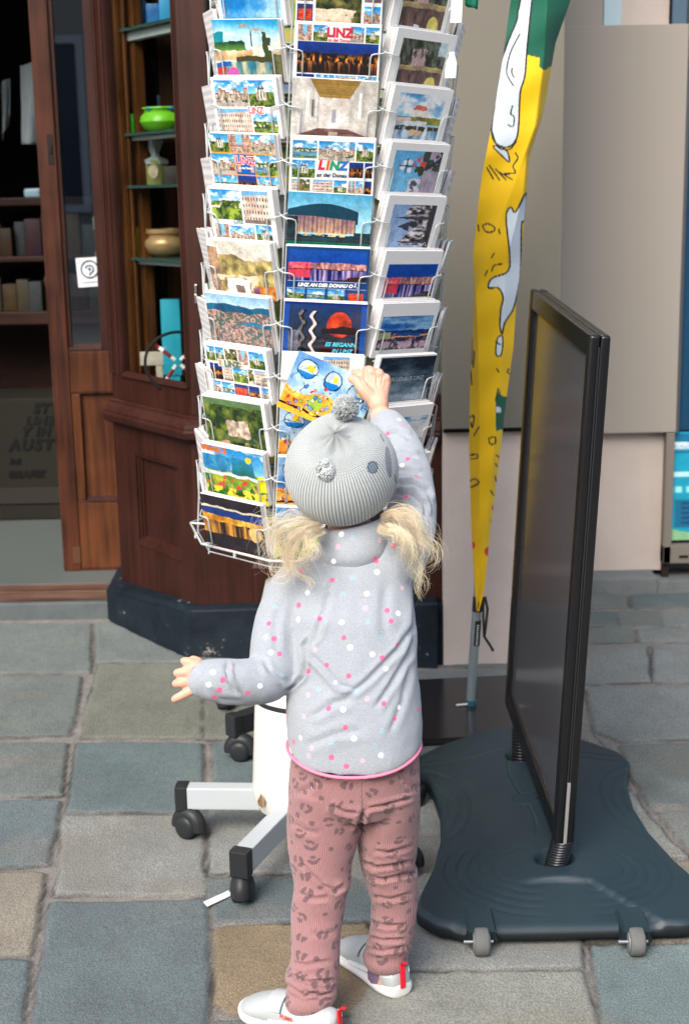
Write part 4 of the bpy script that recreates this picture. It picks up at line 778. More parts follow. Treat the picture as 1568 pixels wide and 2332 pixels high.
LEFT = {
 -1: (collage(W_, [(.05, 0, .95, .95, 'water', 2)]), [], 'blue water postcard stack cut by the top of the photo, left column', .012),
 0: (collage(W_, [(.0, .0, 1, 1, 'collagepond', 2)]), [], 'pond and parasol collage postcard stack high in the left column', .014),
 1: (collage(W_, [(.05, .05, .56, .48, 'city', 2), (.565, .05, .95, .48, 'church', 6), (.05, .52, .57, .96, 'facade', 3), (.58, .58, .95, .96, 'green', 2)]), [('LINZ', .016, .022, -.057, (.85, .82, .82), 0, .0018), ('LINZ', .016, .022, -.057, (.62, .10, .14), 0, .0004)], 'four picture postcard stack with white outlined LINZ, bulging at its right', .016),
 2: (collage((.90, .62, .20), [(.0, .0, .30, .32, 'church', 3), (.31, .0, .62, .32, 'lane', 2), (.63, .0, 1, .32, 'square', 6), (.0, .34, .36, .68, 'city', 5), (.37, .34, .66, .68, 'water', 6), (.67, .34, .84, .68, 'river', 3), (.85, .34, 1, .68, 'green', 9), (.0, .70, .36, 1, 'river', 8), (.37, .70, .66, 1, 'night', 4), (.67, .70, 1, 1, 'city', 8)]), [('LINZ', .0195, .003, -.047, (.85, .8, .8), 0, .0016), ('LINZ', .0195, .003, -.047, (.62, .04, .08), 0, .0005), ('an der Donau', .0055, .003, -.060, WHT, 0, .0002)], 'nine picture postcard stack with orange lines and a blue LINZ shield panel', .016),
 3: (collage(W_, [(.03, .04, .50, .56, 'green', 6), (.53, .04, .93, .60, 'facade', 8), (.05, .64, .26, .97, 'lane', 3), (.27, .66, .66, .97, 'square', 2), (.68, .62, .93, .97, 'church', 9)]), [('Linz', .014, -.012, -.0605, (.10, .22, .22), .3, .0002)], 'white postcard stack with a script title between meadow and arcaded house', .016),
 4: (collage(W_, [(.0, .0, 1, 1, 'sepia', 3)]), [], 'yellowed sepia postcard stack of park and arches in the left column', .016),
 5: (collage(W_, [(.0, .0, 1, 1, 'aerial', 3)]), [], 'postcard stack with an aerial view of the whole city', .014),
 6: (collage(W_, [(.03, .05, .17, .32, 'church', 3), (.18, .05, .32, .32, 'church', 4), (.335, .05, .53, .32, 'tree', 2), (.545, .05, .70, .32, 'lane', 5), (.715, .05, .96, .36, 'church', 7), (.06, .36, .12, .66, 'night', 3), (.13, .36, .26, .66, 'night', 4), (.27, .38, .42, .66, 'facade', 3), (.43, .40, .66, .66, 'green', 4), (.67, .38, .76, .66, 'tree', 5), (.77, .38, .96, .66, 'facade', 6), (.06, .69, .20, .97, 'city', 2), (.21, .69, .41, .97, 'river', 4), (.42, .69, .64, .97, 'red', 3), (.65, .69, .82, .97, 'night', 7), (.84, .69, .96, .97, 'city', 4), (.20, .27, .62, .41, 'water', 3)]), [('LINZ', .0165, -.011, -.0355, DKG, 0, .0008)], 'many tile collage postcard stack with dark green LINZ on a pale strip', .018),
 7: (collage(W_, [(.0, .04, .94, 1, 'castle', 3)]), [], 'postcard stack with a castle among dark green woods from above', .018),
 8: (collage((.72, .86, .92), [(.0, .0, 1, 1, 'meadow', 3)]), [], 'bright drawn map postcard stack in green, blue and yellow', .016),
 9: (collage((.10, .09, .12), [(.0, .0, 1, 1, 'gold', 3)]), [], 'dark night postcard stack with golden lights, lowest in the left column', .012)}
for (u0, v0, u1, v1, c) in ((.37, .34, .66, .68, (.02, .36, .66)),): LEFT[2][0].rect(u0, v0, u1, v1, c)
LEFT[2][0].rect(.39, .50, .44, .64, (.85, .62, .45)); LEFT[2][0].rect(.59, .50, .64, .64, (.82, .6, .6)); LEFT[6][0].rect(.20, .27, .62, .40, (.90, .87, .80)); LEFT[6][0].rect(.22, .28, .26, .39, (.75, .6, .5)); LEFT[6][0].rect(.48, .29, .58, .32, (.4, .45, .45)); LEFT[6][0].rect(.48, .34, .58, .37, (.5, .4, .5))
LEFT[0][0].c = np.clip(LEFT[0][0].c, 0, 1)
cu = CENTER[4][0]   # white outline round the big night picture
for e in ((.03, .055, .97, .062), (.03, .598, .97, .606)): cu.rect(*e, (.75, .85, .95))
for i in range(4): cu.rect(.022+.2435*i, .725, .248+.2435*i, .737, (.75, .85, .95))
bd = CENTER[5][0]; msk = ((bd.u < .065) | (bd.u > .935)) & (((bd.u*62) % 1-.5)**2+((bd.v*34) % 1-.5)**2 < .10); bd.c[msk] = (.02, .18, .55); bd.rect(0, 0, 1, .05, (.03, .16, .50))
RIGHTC = {
 -1: (framed('pond', 2, (.12, .0, .86, .90)), [], 'white framed park pond postcard stack cut by the top of the photo', .02),
 0: (framed('pond', 2, (.12, .15, .88, .92)), [], 'white framed postcard stack of the park pond with a price tag beside it', .024),
 1: (framed('riverside', 2, (.12, .12, .88, .88)), [], 'white framed postcard stack of a white castle above the river', .02),
 2: (framed('lamp', 2, (.10, .13, .90, .92)), [], 'white framed postcard stack turned sideways with a street lamp and flowers', .022),
 3: (framed('cathedral', 2, (.12, .16, .86, .92)), [], 'white framed postcard stack turned sideways with a dark cathedral', .02),
 4: (framed('dusk', 2, (.10, .24, .96, .84)), [], 'thick white framed postcard stack of red riverside buildings under blue night', .03),
 5: (framed('bay', 2, (.05, .24, .94, .86)), [], 'white framed postcard stack of a blue evening panorama', .024),
 6: (collage(W_, [(.03, .03, 1, 1, 'storm', 2)]), [('HALLO AUS LINZ', .0125, .005, -.047, (.42, .50, .55), 0, -.0001)], 'dark grey stormy sky postcard stack with pale capitals behind the raised hand', .01),
 7: (framed('ruin', 2, (.08, .22, .94, 1)), [], 'white postcard stack with teal sky and rocks beside the raised sleeve', .02),
 8: (framed('night', 4, (.08, .1, .94, 1)), [], 'postcard stack mostly behind the raised sleeve, eighth in the right column', .014),
 9: (framed('red', 4, (.08, .1, .94, 1)), [], 'reddish postcard stack lowest in the right column beside the sleeve', .012)}
# ================================================================== RACK
q = dict(ox=-.106, oy=2.8246, lx=.0132, ly=.0666, yaw=.0584, a=.256, z0=1.4636, dz=.0949)
def rack_matrix(ox, oy, lx, ly, yaw): return Matrix.Translation((ox, oy, .1)) @ Matrix.Rotation(ly, 4, 'Y') @ Matrix.Rotation(lx, 4, 'X') @ Matrix.Rotation(yaw, 4, 'Z')
RM = rack_matrix(q['ox'], q['oy'], q['lx'], q['ly'], q['yaw'])
STEPA = R_(40)
def colang(k): return k*.6806 if abs(k) == 1 else k*R_(39.5)
TILT = R_(15)
WIRE = mat('coated_wire', (.47, .51, .51), .35, .1)
rack = empty('postcard_rack', (0, 0, 0), 'leaning white wire postcard spinner on a five legged base with castors', 'postcard rack')
rack.matrix_basis = RM
pm = MB()
def pocket_paths(wd=.074, wirex=.058, kz=-.046):
    out = []
    for s in (-1, 1):
        out.append([(s*.094, .026, kz+.004), (s*.084, .004, kz), (s*.078, -.0045, kz-.001), (s*(wirex+.008), -.005, kz-.002), (s*(wirex+.002), -.005, kz-.004), (s*wirex, -.005, kz-.010), (s*wirex, -.005, -.108), (s*wirex, .034, -.113)])
        out.append([(s*.094, .026, kz+.004), (s*.088, .034, -.11)])
    out.append([(-.088, .034, -.112), (.088, .034, -.112)]); out.append([(-.070, -.004, -.109), (.070, -.004, -.109)])
    return out
for pth in pocket_paths(): pm.tube(pth, .00135, 6)
pocket_me = pm.mesh('wire_pocket'); pocket_me.materials.append(WIRE); pocket_me.shade_smooth()
pm = MB()
for s in (-1, 1):
    pm.tube([(s*.07, .02, -.066), (s*.060, -.004, -.068), (s*.046, -.005, -.07), (s*.040, -.005, -.078), (s*.040, -.005, -.150), (s*.04, .03, -.154)], .00135, 6)
pm.tube([(-.07, .02, -.154), (.07, .02, -.154)], .00135, 6)
pocket_tall = pm.mesh('wire_pocket_tall'); pocket_tall.materials.append(WIRE); pocket_tall.shade_smooth()
PAPER = bpy.data.materials.new('card_edges'); PAPER.use_nodes = True
t = PAPER.node_tree; b = t.nodes['Principled BSDF']; tc = t.nodes.new('ShaderNodeTexCoord'); wv = t.nodes.new('ShaderNodeTexWave'); wv.bands_direction = 'Y'; wv.inputs['Scale'].default_value = 160; wv.inputs['Distortion'].default_value = 1.2; wv.inputs['Detail'].default_value = 2
t.links.new(tc.outputs['Object'], wv.inputs[0]); mx = t.nodes.new('ShaderNodeMix'); mx.data_type = 'RGBA'; t.links.new(wv.outputs[1], mx.inputs[0]); mx.inputs[6].default_value = (.56, .55, .55, 1); mx.inputs[7].default_value = (.80, .79, .77, 1); t.links.new(mx.outputs[2], b.inputs['Base Color']); b.inputs['Roughness'].default_value = .55
CARD = mat('printed_card', attr='Col', rough=.22, spec=.5, coat=.25)
CARDW = mat('card_white', (.84, .84, .83), .5)
_inkc = {}
def ink(c):
    if c not in _inkc: _inkc[c] = mat('card_ink', c, .4)
    return _inkc[c]
def card_mx(k, ztop, extra_r=0, tilt=TILT, RMx=None): return (RMx or RM) @ Matrix.Rotation(colang(k), 4, 'Z') @ Matrix.Translation((0, -q['a']-extra_r, ztop)) @ Matrix.Rotation(tilt, 4, 'X')
def stack_mesh(w_, h, th, kink=0, n=None, seed=0):
    r = random.Random(seed); mb = MB(); n = n or max(2, int(th/.0022)); 
    for i in range(n):
        y0 = .0016+i*(th/n); t_ = th/n*.86; jx = r.uniform(-.0015, .0015) if i else 0; jz = r.uniform(-.003, .0015) if i else 0; fan = kink*r.uniform(.6, 1.5)
        cols = 9; prof = []
        hh = [0, -.2*h, -.42*h, -.5*h, -.75*h, -h]
        for z in hh:
            y = y0
            if kink: y += (-.0 if z < -.45*h else 0) + (abs(z+.45*h)/(.45*h))*fan*(-1 if z > -.45*h else .0) + (max(0, -z-.45*h)/(.55*h))*fan*1.2
            prof.append((y, z+jz))
        a = [[mb.bm.verts.new((x*w_/2+jx, y, z)) for y, z in prof] for x in (-1, 1)]; b_ = [[mb.bm.verts.new((x*w_/2+jx, y+t_, z)) for y, z in prof] for x in (-1, 1)]
        m_ = len(prof)
        for j in range(m_-1):
            mb.bm.faces.new((a[0][j], a[1][j], a[1][j+1], a[0][j+1])); mb.bm.faces.new((b_[1][j], b_[0][j], b_[0][j+1], b_[1][j+1]))
            mb.bm.faces.new((b_[0][j], a[0][j], a[0][j+1], b_[0][j+1])); mb.bm.faces.new((a[1][j], b_[1][j], b_[1][j+1], a[1][j+1]))
        mb.bm.faces.new((b_[0][0], b_[1][0], a[1][0], a[0][0])); mb.bm.faces.new((a[0][-1], a[1][-1], b_[1][-1], b_[0][-1]))
    me = mb.mesh('cards'); me.materials.append(PAPER); return me
def front_mesh(pic, w_=.148, h=.105, bend=0):
    ny, nx = pic.ny, pic.nx; x = np.linspace(-w_/2, w_/2, nx); z = np.linspace(0, -h, ny); Xc, Zc = np.meshgrid(x, z)
    Yc = -.0009 + bend*(Xc/(w_/2))**2
    P = np.stack([Xc, Yc, Zc], -1); cc = np.clip(pic.c*(1+rng.normal(0, .018, pic.c.shape[:2]))[..., None], 0, 1)
    return grid_mesh('picture', P, cols=s2l(cc)*.88)
def postcard(k, i, spec, RMx=None):
    pic, texts, label, th = spec
    z = q['z0']-i*q['dz']+rng.uniform(-.002, .002); mx = card_mx(k, z, RMx=RMx) @ Matrix.Rotation(R_(random.uniform(-.7, .7)), 4, 'Y')
    root = empty('postcard_stack', (0, 0, 0), label, 'postcards'); root.matrix_basis = mx
    root['group'] = {0: 'postcard stacks in the middle column', -1: 'postcard stacks in the left column', 1: 'postcard stacks in the right column'}[k]
    child_local('cards', stack_mesh(.148, .1045, th, seed=k*31+i), root)
    mb = MB(); mb.box((-.074, -.0007, -.105), (.074, .0013, 0), .0004); fc = child_local('front_card', mb.mesh('front_card'), root, CARDW)
    child_local('picture', front_mesh(pic), fc, CARD)
    for s_, size, x, zz, c, sh, bo in texts:
        me = font_mesh(s_, size, bo, .0001, sh); o = (.0002 if bo > .001 else .0005)
        me.transform(Matrix.Translation((x, -.0010-o, zz)) @ Matrix.Rotation(R_(90), 4, 'X')); child_local('lettering', me, fc, ink(c))
    return root
for k, colm in ((0, CENTER), (-1, LEFT), (1, RIGHTC)):
    for i, spec in colm.items(): postcard(k, i, spec)
# wire pockets
def add_pocket(k, z, me):
    o = bpy.data.objects.new('wire_pocket', me); COL.objects.link(o); o.parent = rack
    o.matrix_local = RM.inverted() @ (card_mx(k, z, -.034 if abs(k) > 2 else 0) if me is pocket_me else card_mx(k, z, -.030 if k < 0 else -.016, R_(4))); return o
for k in (-4, -3, -1, 0, 1, 3, 4):
    for i in range(-1, 10): add_pocket(k, q['z0']-i*q['dz'], pocket_me)
sidez = [q['z0']+.028-j*.131 for j in range(-1, 7)]
for k in (-2, 2):
    for z in sidez: add_pocket(k, z, pocket_tall)
# stacks seen edge-on and from behind
edge_me = [stack_mesh(.105, .148, .014+.005*(j % 3), .009, 5, seed=50+j) for j in range(4)]
for k, nm in ((-2, 'left'), (2, 'right')):
    for j, z in enumerate(sidez):
        o = bpy.data.objects.new('postcard_stack', edge_me[(j+k) % 4]); COL.objects.link(o); o.matrix_basis = card_mx(k, z, -.030 if k < 0 else -.016, R_(4))
        ordw = ['topmost', 'second', 'third', 'fourth', 'fifth', 'sixth', 'seventh', 'lowest'][j]
        tag(o, 'fanned white edges of a tall card stack, %s along the rack\'s %s side' % (ordw, nm), 'postcards', 'card stacks seen edge-on')
back_me = []
for j in range(6):
    me = stack_mesh(.146, .104, .010, 0, 3, seed=80+j)
    me.materials.append(mat('card_back_%d' % j, [(.55, .42, .08), (.10, .22, .06), (.08, .2, .35), (.5, .5, .48), (.35, .28, .2), (.15, .3, .1)][j], .4, noise=(30, .9, [(.08, .25, .05), (.5, .48, .2), (.5, .5, .5), (.2, .3, .4), (.12, .2, .1), (.6, .5, .1)][j])))
    for p in me.polygons: 
        if abs(p.normal.y) > .9: p.material_index = 1
    back_me.append(me)
for k in (-4, -3, 3, 4):
    for i in range(-1, 10):
        o = bpy.data.objects.new('postcard_stack', back_me[(i*2+k) % 6]); COL.objects.link(o); o.matrix_basis = card_mx(k, q['z0']-i*q['dz'], -.034)
        tag(o, 'postcard stack on the far side of the rack, glimpsed between the front columns', 'postcards', 'postcard stacks on the far side')
# frame: posts, rings, hub, stem, legs
mb = MB()
rr_ = .247
nodes = [(rr_*math.sin((k+.5)*STEPA), -rr_*math.cos((k+.5)*STEPA)) for k in range(9)]
for x, y in nodes: mb.tube([(x*.93, y*.93, .48), (x*.93, y*.93, 1.75)], .0018, 6)
mb.build('wire_post', WIRE, None).parent = rack
mb = MB()
for z in [.485]+[q['z0']-.05-i*q['dz'] for i in range(-1, 10)]:
    mb.tube([(x*.93, y*.93, z) for x, y in nodes], .0013, 6, closed=True)
mb.build('wire_ring', WIRE, None).parent = rack
mb = MB()
zr = q['z0']-9*q['dz']-.108
fr = [( .246*math.sin((k+.5)*STEPA), -.246*math.cos((k+.5)*STEPA)) for k in range(9)]
mb.tube([(x, y, zr) for x, y in fr], .0024, 8, closed=True)
for i in range(9):
    a, b_ = Vector((*fr[i], zr)), Vector((*fr[(i+1) % 9], zr)); m_ = (a+b_)/2; mb.tube([m_*1.0, m_+Vector((0, 0, -.010))], .003, 8); mb.tube([a, Vector((0, 0, zr))], .0022, 6)
mb.build('bottom_ring', WIRE, None, True).parent = rack
def base_of(root, hub, mats, legang, top, R0=.105, axis=None, colour=True):
    """stem and five legs, in world coordinates, as parts of root"""
    STEMM, LEGM = mats; inv = PM(root).inverted()
    def fin(o): o.parent = root; o.matrix_local = inv; return o
    hub = Vector(hub); ax = (Vector(top)-hub).normalized(); mxs = Matrix.Translation(hub) @ ax.to_track_quat('Z', 'Y').to_matrix().to_4x4()
    if R0:
        mb = MB(); mb.lathe([(R0*.55, -.035), (R0*.86, -.022), (R0*.97, .0), (R0, .02), (R0, .190), (R0*.985, .196)], (0, 0, 0), 48, mxs); fin(mb.build('stem_base', STEMM, None, True))
        mb = MB(); mb.lathe([(R0*.965, .194), (R0*.975, .197), (R0*.975, .206), (R0*.965, .208)], (0, 0, 0), 48, mxs); fin(mb.build('stem_seam', BLACKP, None, True))
        mb = MB(); mb.lathe([(R0*.98, .206), (R0*.985, .212), (R0*.93, .40), (R0*.86, .44), (R0*.4, .46), (.02, .50), (.02, 1.75)], (0, 0, 0), 48, mxs); fin(mb.build('stem', STEMM, None, True))
    else:
        mb = MB(); mb.lathe([(.05, -.03), (.05, .05), (.02, .06), (.02, 1.5)], (0, 0, 0), 24, mxs); fin(mb.build('stem', STEMM, None, True))
    for la, sw, L_ in legang:
        d = Vector((math.cos(la), math.sin(la), 0)); s_ = Vector((-d.y, d.x, 0)); lm = Matrix(((d.x, s_.x, 0, hub.x), (d.y, s_.y, 0, hub.y), (0, 0, 1, 0), (0, 0, 0, 1)))
        mb = MB(); mb.box((.03, -.017, .062), (L_-.008, .017, .108), .003, lm); lg = fin(mb.build('leg', LEGM, None))
        def sub(o): o.parent = lg; o.matrix_local = PM(lg).inverted(); return o
        mb = MB(); mb.box((L_-.010, -.0185, .058), (L_+.016, .0185, .111), .004, lm); sub(mb.build('end_cap', BLACKP, None))
        cs = lm @ Matrix.Translation((L_+.004, 0, 0)) @ Matrix.Rotation(sw, 4, 'Z') @ Matrix.Diagonal((.86, .86, .9, 1))
        mb = MB()
        for s in (-1, 1): mb.lathe([(0, -.011), (.016, -.011), (.0255, -.007), (.027, -.004), (.027, .006), (.024, .008), (0, .008)], (0, 0, 0), 30, cs @ Matrix.Translation((.018, s*.0145, .027)) @ Matrix.Rotation(R_(90*s), 4, 'X'))
        sub(mb.build('caster_wheel', BLACKP, None, 45))
        mb = MB(); mb.tube([cs @ Vector((.018+.029*math.cos(a), 0, .027+.029*math.sin(a))) for a in np.linspace(-.2, 3.3, 12)], [.0165]*12, 10); mb.tube([cs @ Vector((0, 0, .045)), cs @ Vector((0, 0, .06))], .012, 12)
        mb.box((.038, -.008, .036), (.062, .008, .041), .002, cs); sub(mb.build('caster_hood', BLACKP, None, 45))
IVORY = mat('ivory_plastic', (.66, .65, .60), .38, noise=(14, .35, (.52, .49, .42)), bump=(90, .08, .001))
add_chips(IVORY, 16, .70, (.30, .24, .18))
ALU = mat('brushed_aluminium', (.47, .51, .53), .38, .15)
HUB = Vector((-.092, 2.675, .085)); topp = RM @ Vector((0, -.03, 1.1))
base_of(rack, HUB, (IVORY, ALU), [(R_(176), R_(150), .245), (R_(249), R_(200), .300), (R_(314), R_(60), .25), (R_(30), R_(30), .25), (R_(102), 1.0, .25)], topp)
# leaf stuck on the stem
lf = MB(); pl = W(595, 1822, HUB.y-.068); lf.mesh if False else None
for s in (-1, 1): lf.poly([Vector(pl)+Vector((0, -.004, .016)), Vector(pl)+Vector((s*.007, -.010, .004)), Vector(pl)+Vector((s*.006, -.008, -.006)), Vector(pl)+Vector((.002, -.002, -.016))])
o = lf.build('dry_leaf', mat('dry_leaf', (.34, .22, .12), .7)); so = o.modifiers.new('s', 'SOLIDIFY'); so.thickness = .0008; tag(o, 'small curled brown leaf stuck to the ivory rack stem', 'leaf')
# second rack standing behind
rack2 = empty('postcard_rack', (0, 0, 0), 'second postcard stand with dark legs hidden behind the first rack', 'postcard rack')
R2M = rack_matrix(-.045, 3.28, 0, .02, .1); rack2.matrix_basis = R2M
base_of(rack2, (-.045, 3.28, .09), (BLACKP, BLACKP), [(R_(222), 2.2, .29), (R_(150), 2.0, .30), (R_(300), 1.0, .26), (R_(78), 1.0, .26)], R2M @ Vector((0, 0, 1)), None)
for i in range(-1, 9):
    for k in (0, 1, -1):
        o = bpy.data.objects.new('postcard_stack', back_me[(i*3+k) % 6]); COL.objects.link(o); o.matrix_basis = card_mx(k, q['z0']-.06-i*.115, RMx=R2M)
        tag(o, 'colourful card stack of the rear stand, glimpsed through the gaps of the front rack', 'postcards', 'postcard stacks of the rear stand')
# price tags hanging from the right column
TAGW = mat('tag_plastic', (.72, .76, .76), .35)
for n_, (cx, y0, y1, w_) in enumerate(((1037, -30, 52, 26), (1024, 118, 178, 25))):
    zt_ = 2.66; a = W(cx-w_/2, y1, zt_); b_ = W(cx+w_/2, y0+26, zt_); tp = W(cx+3, y0, zt_); mb = MB()
    pts = [(a[0], a[2]), (b_[0], a[2]), (b_[0]+.002, b_[2]), (tp[0]+.006, tp[2]-.006), (tp[0]+.006, tp[2]), (tp[0]-.004, tp[2]), (tp[0]-.004, tp[2]-.006), (a[0]+.002, b_[2])]
    mb.prism(pts, -.0008, .0008, Matrix(((1, 0, 0, 0), (0, 0, 1, zt_), (0, 1, 0, 0), (0, 0, 0, 1))))
    o = mb.build('price_tag', TAGW); tag(o, ('upper' if n_ == 0 else 'lower')+' white plastic tag hanging beside the park pond postcards', 'price tag', 'price tags on the rack')
# green cloth corner at the top right of the rack
qd = [(1050, -60), (1090, -60), (1084, 22), (1058, 12)]
n_, m_ = 10, 10; Q = [W(x, y, 2.95) for x, y in qd]; P = np.zeros((n_, m_, 3))
for i in range(n_):
    for j in range(m_): v, u = i/9, j/9; P[i, j] = (1-v)*((1-u)*Q[0]+u*Q[1])+v*((1-u)*Q[3]+u*Q[2])+np.array([0, .01*math.sin(u*6), 0])
o = link('green_pennant', grid_mesh('green_pennant', P), None, mat('pennant_green', (.006, .14, .08), .7)); s = o.modifiers.new('t', 'SOLIDIFY'); s.thickness = .002; tag(o, 'dark green cloth corner hanging at the rack top right', 'pennant')
# paper strip on the paving
a, b_, c, d = G(463, 2052, .006), G(472, 2062, .006), G(528, 2036, .006), G(520, 2026, .006)
mb = MB(); mb.prism([(p[0], p[1]) for p in (a, b_, c, d)], .004, .0052); o = mb.build('pale_strip', mat('strip_white', (.75, .75, .75), .6)); tag(o, 'white paper strip lying on the paving beside a castor', 'paper strip')
# ================================================================== FLAG
def lerp_table(tab, y):
    ys = [p[1] for p in tab]; xs = [p[0] for p in tab]; return np.interp(y, ys, xs)
fl = [(1168,-60),(1162,0),(1147,115),(1137,180),(1115,306),(1097,396),(1088,468),(1077,576),(1079,666),(1075,792),(1070,879),(1068,1023),(1072,1167),(1077,1275),(1083,1376),(1084,1392)]
fr_ = [(1318,-60),(1297,0),(1263,97),(1252,158),(1234,259),(1219,306),(1203,356),(1198,432),(1191,504),(1183,612),(1174,684),(1167,792),(1155,879),(1146,951),(1129,1095),(1115,1203),(1101,1347),(1094,1376),(1088,1392)]
ridge = [(1246,-60),(1240,100),(1234,158),(1216,288),(1165,432),(1111,576),(1083,664),(1088,792),(1090,900),(1091,1100),(1092,1250),(1088,1392)]
ridge2 = [(1262,-60),(1240,100),(1222,200),(1199,330),(1190,440),(1150,600),(1146,792),(1134,900),(1124,1020),(1112,1150),(1100,1290),(1089,1392)]
ny, nx = 560, 120
ysv = np.linspace(-60, 1392, ny); Yf = np.linspace(3.22, 3.345, ny)
Pf = np.zeros((ny, nx, 3)); PXf = np.zeros((ny, nx, 2))
for i, y in enumerate(ysv):
    l, r = lerp_table(fl, y), lerp_table(fr_, y); a = np.clip((lerp_table(ridge, y)-l)/(r-l), .04, .96); b = np.clip((lerp_table(ridge2, y)-l)/(r-l), .05, .97)
    if b < a+.04: b = min(.97, a+.04)
    for j in range(nx):
        u = j/(nx-1); x = l+(r-l)*u
        wd = (r-l)/1200
        d = (.0 + 1.0*(1-u/a) if u < a else (.15*(u-a)/(b-a) if u < b else .15+.8*(u-b)/(1-b)))*wd*.42
        d += .004*math.sin(y*.013+u*5)+.002*math.sin(y*.05+u*3)
        Pf[i, j] = W(x, y, Yf[i]+d); PXf[i, j] = (x, y)
xx, yy = PXf[..., 0], PXf[..., 1]
def smooth_line(L_, closed=False, k=6):
    P = np.array(L_, float); m = len(P); out = []
    for i in range(m if closed else m-1):
        p0, p1, p2, p3 = (P[(i-1) % m], P[i], P[(i+1) % m], P[(i+2) % m]) if closed else (P[max(i-1, 0)], P[i], P[i+1], P[min(i+2, m-1)])
        for t in np.arange(k)/k: out.append(tuple(.5*((2*p1)+(-p0+p2)*t+(2*p0-5*p1+4*p2-p3)*t*t+(-p0+3*p1-3*p2+p3)*t**3)))
    if not closed: out.append(tuple(P[-1]))
    return out
def inpoly(poly):
    ins = np.zeros(xx.shape, bool); n = len(poly)
    for i in range(n):
        (ax, ay), (bx, by) = poly[i], poly[(i+1) % n]
        ins ^= ((ay > yy) != (by > yy)) & (xx < (bx-ax)*(yy-ay)/(by-ay+1e-9)+ax)
    return ins
def pdist(line, closed=False):
    d = np.full(xx.shape, 1e9); n = len(line)
    for i in range(n if closed else n-1):
        a, b = np.array(line[i], float), np.array(line[(i+1) % n], float); ab = b-a; t = np.clip(((xx-a[0])*ab[0]+(yy-a[1])*ab[1])/(ab@ab+1e-9), 0, 1)
        d = np.minimum(d, np.hypot(xx-a[0]-t*ab[0], yy-a[1]-t*ab[1]))
    return d
c3 = lambda L_: [(1003.5+.36*a, .36*b) for a, b in L_]; c4 = lambda L_: [(1003.5+.36*a, 627+.36*b) for a, b in L_]
YEL, GRN, PAL, BLK = np.array((.76, .47, .004)), np.array((.003, .095, .055)), np.array((.58, .66, .72)), np.array((.012, .014, .016))
colf = np.ones((ny, nx, 3))*YEL
gb = np.where(xx > lerp_table(ridge, yy)-8, 156+4*np.sin(xx*.25), 112+.25*(xx-1147)); colf[yy < gb] = GRN
shA = c3([(490,60),(545,-160),(590,-160),(575,0),(545,300),(530,480),(500,590),(490,800),(470,890),(420,930),(350,910),(320,820),(345,620),(370,430),(400,330),(430,250),(480,130)])
shB = c3([(410,1370),(440,1310),(470,1340),(535,1220),(525,1390),(505,1420),(500,1700),(480,1850),(450,1960),(400,2040),(385,2110),(370,2060),(375,1960),(390,1880),(360,1820),(300,1820),(320,1760),(420,1715),(430,1600)])
shC = c3([(330,925),(390,990),(432,1022),(410,945)]); shD = c3([(355,2140),(388,2130),(380,2240),(345,2240)])
for sh, wd in ((shA, 2.2), (shB, 2.0), (shC, 1.8), (shD, 1.8)):
    sh = smooth_line(sh, True, 4); colf[inpoly(sh)] = PAL; colf[pdist(sh, True) < wd] = BLK
gp = c4([(345,780),(370,720),(375,760),(418,765),(402,900),(395,970),(345,982)]); colf[inpoly(gp)] = GRN; colf[inpoly(c4([(348,830),(376,835),(376,868),(348,866)]))] = PAL
strokes = [c3(L_) for L_ in ([(500,215),(440,330),(415,450),(432,500),(458,542)], [(450,430),(448,460),(462,492)], [(452,670),(440,720),(462,740),(455,800),(425,790)], [(325,840),(360,930),(430,945),(475,895)],
  [(290,1060),(330,1130)], [(305,1045),(370,1138)], [(345,1070),(410,1136)], [(370,1090),(450,1135)], [(400,1100),(470,1092),(455,1052),(486,1000),(470,968)], [(262,1425),(300,1415),(340,1440),(330,1465),(285,1465),(262,1425)], [(365,1450),(370,1478)], [(335,1600),(318,1630)], [(385,1668),(335,1678),(320,1712)], [(292,1712),(278,1742)], [(235,1420),(240,1460)], [(345,2160),(372,2180)])]
strokes += [c4(L_) for L_ in ([(200,400),(195,560)], [(212,480),(206,580)], [(190,600),(196,690)], [(185,895),(210,890),(200,960),(190,930)], [(240,960),(210,1010)], [(300,1030),(338,1022),(340,1060),(310,1065),(300,1030)], [(185,1135),(230,1132),(228,1155),(190,1160)], [(185,1300),(215,1285),(240,1310),(190,1340),(235,1320)], [(345,1135),(372,1155)], [(340,1190),(350,1205)], [(338,1270),(345,1300)], [(310,1360),(330,1390)], [(362,715),(345,790)], [(425,590),(415,610),(430,620)], [(350,590),(365,610)])]
for s_ in strokes: colf[pdist(smooth_line(s_, False, 4)) < 1.7] = BLK
for (cx, cy, r) in ((1003.5+.36*330, 627+.36*1470, 5), (1003.5+.36*322, 627+.36*1550, 4), (1003.5+.36*292, 627+.36*1745, 7), (1003.5+.36*200, 627+.36*1705, 6)): colf[np.hypot(xx-cx, (yy-cy)*.7) < r] = (.62, .02, .02)
FLM = mat('flag_cloth', attr='Col', rough=.62, spec=.3, sheen=.1, bump=(700, .15, .0005))
pole0, pole1 = Vector(W(1070, 1620, 3.36)), Vector(W(1086, 1385, 3.36)); pdir = (pole1-pole0).normalized()
flag = empty('beach_flag', pole0, 'tall yellow and green drooping beach flag with pale blue shapes on a black base plate', 'flag')
o = link('banner', grid_mesh('banner', Pf, cols=colf.reshape(-1, 3)), flag, FLM); sm = o.modifiers.new('t', 'SOLIDIFY'); sm.thickness = .0012
PIPE = mat('grey_pole', (.32, .38, .40), .3, .5)
mb = MB(); mb.tube([pole0+Vector((0, 0, .02)), pole0+pdir*.9], .0115, 20); mb.build('pole', PIPE, flag, True)
mb = MB(); mb.tube([pole0+Vector((0, .0, .03)), pole0+pdir*2.3], .008, 12); mb.build('rod', BLACKP, flag, True)
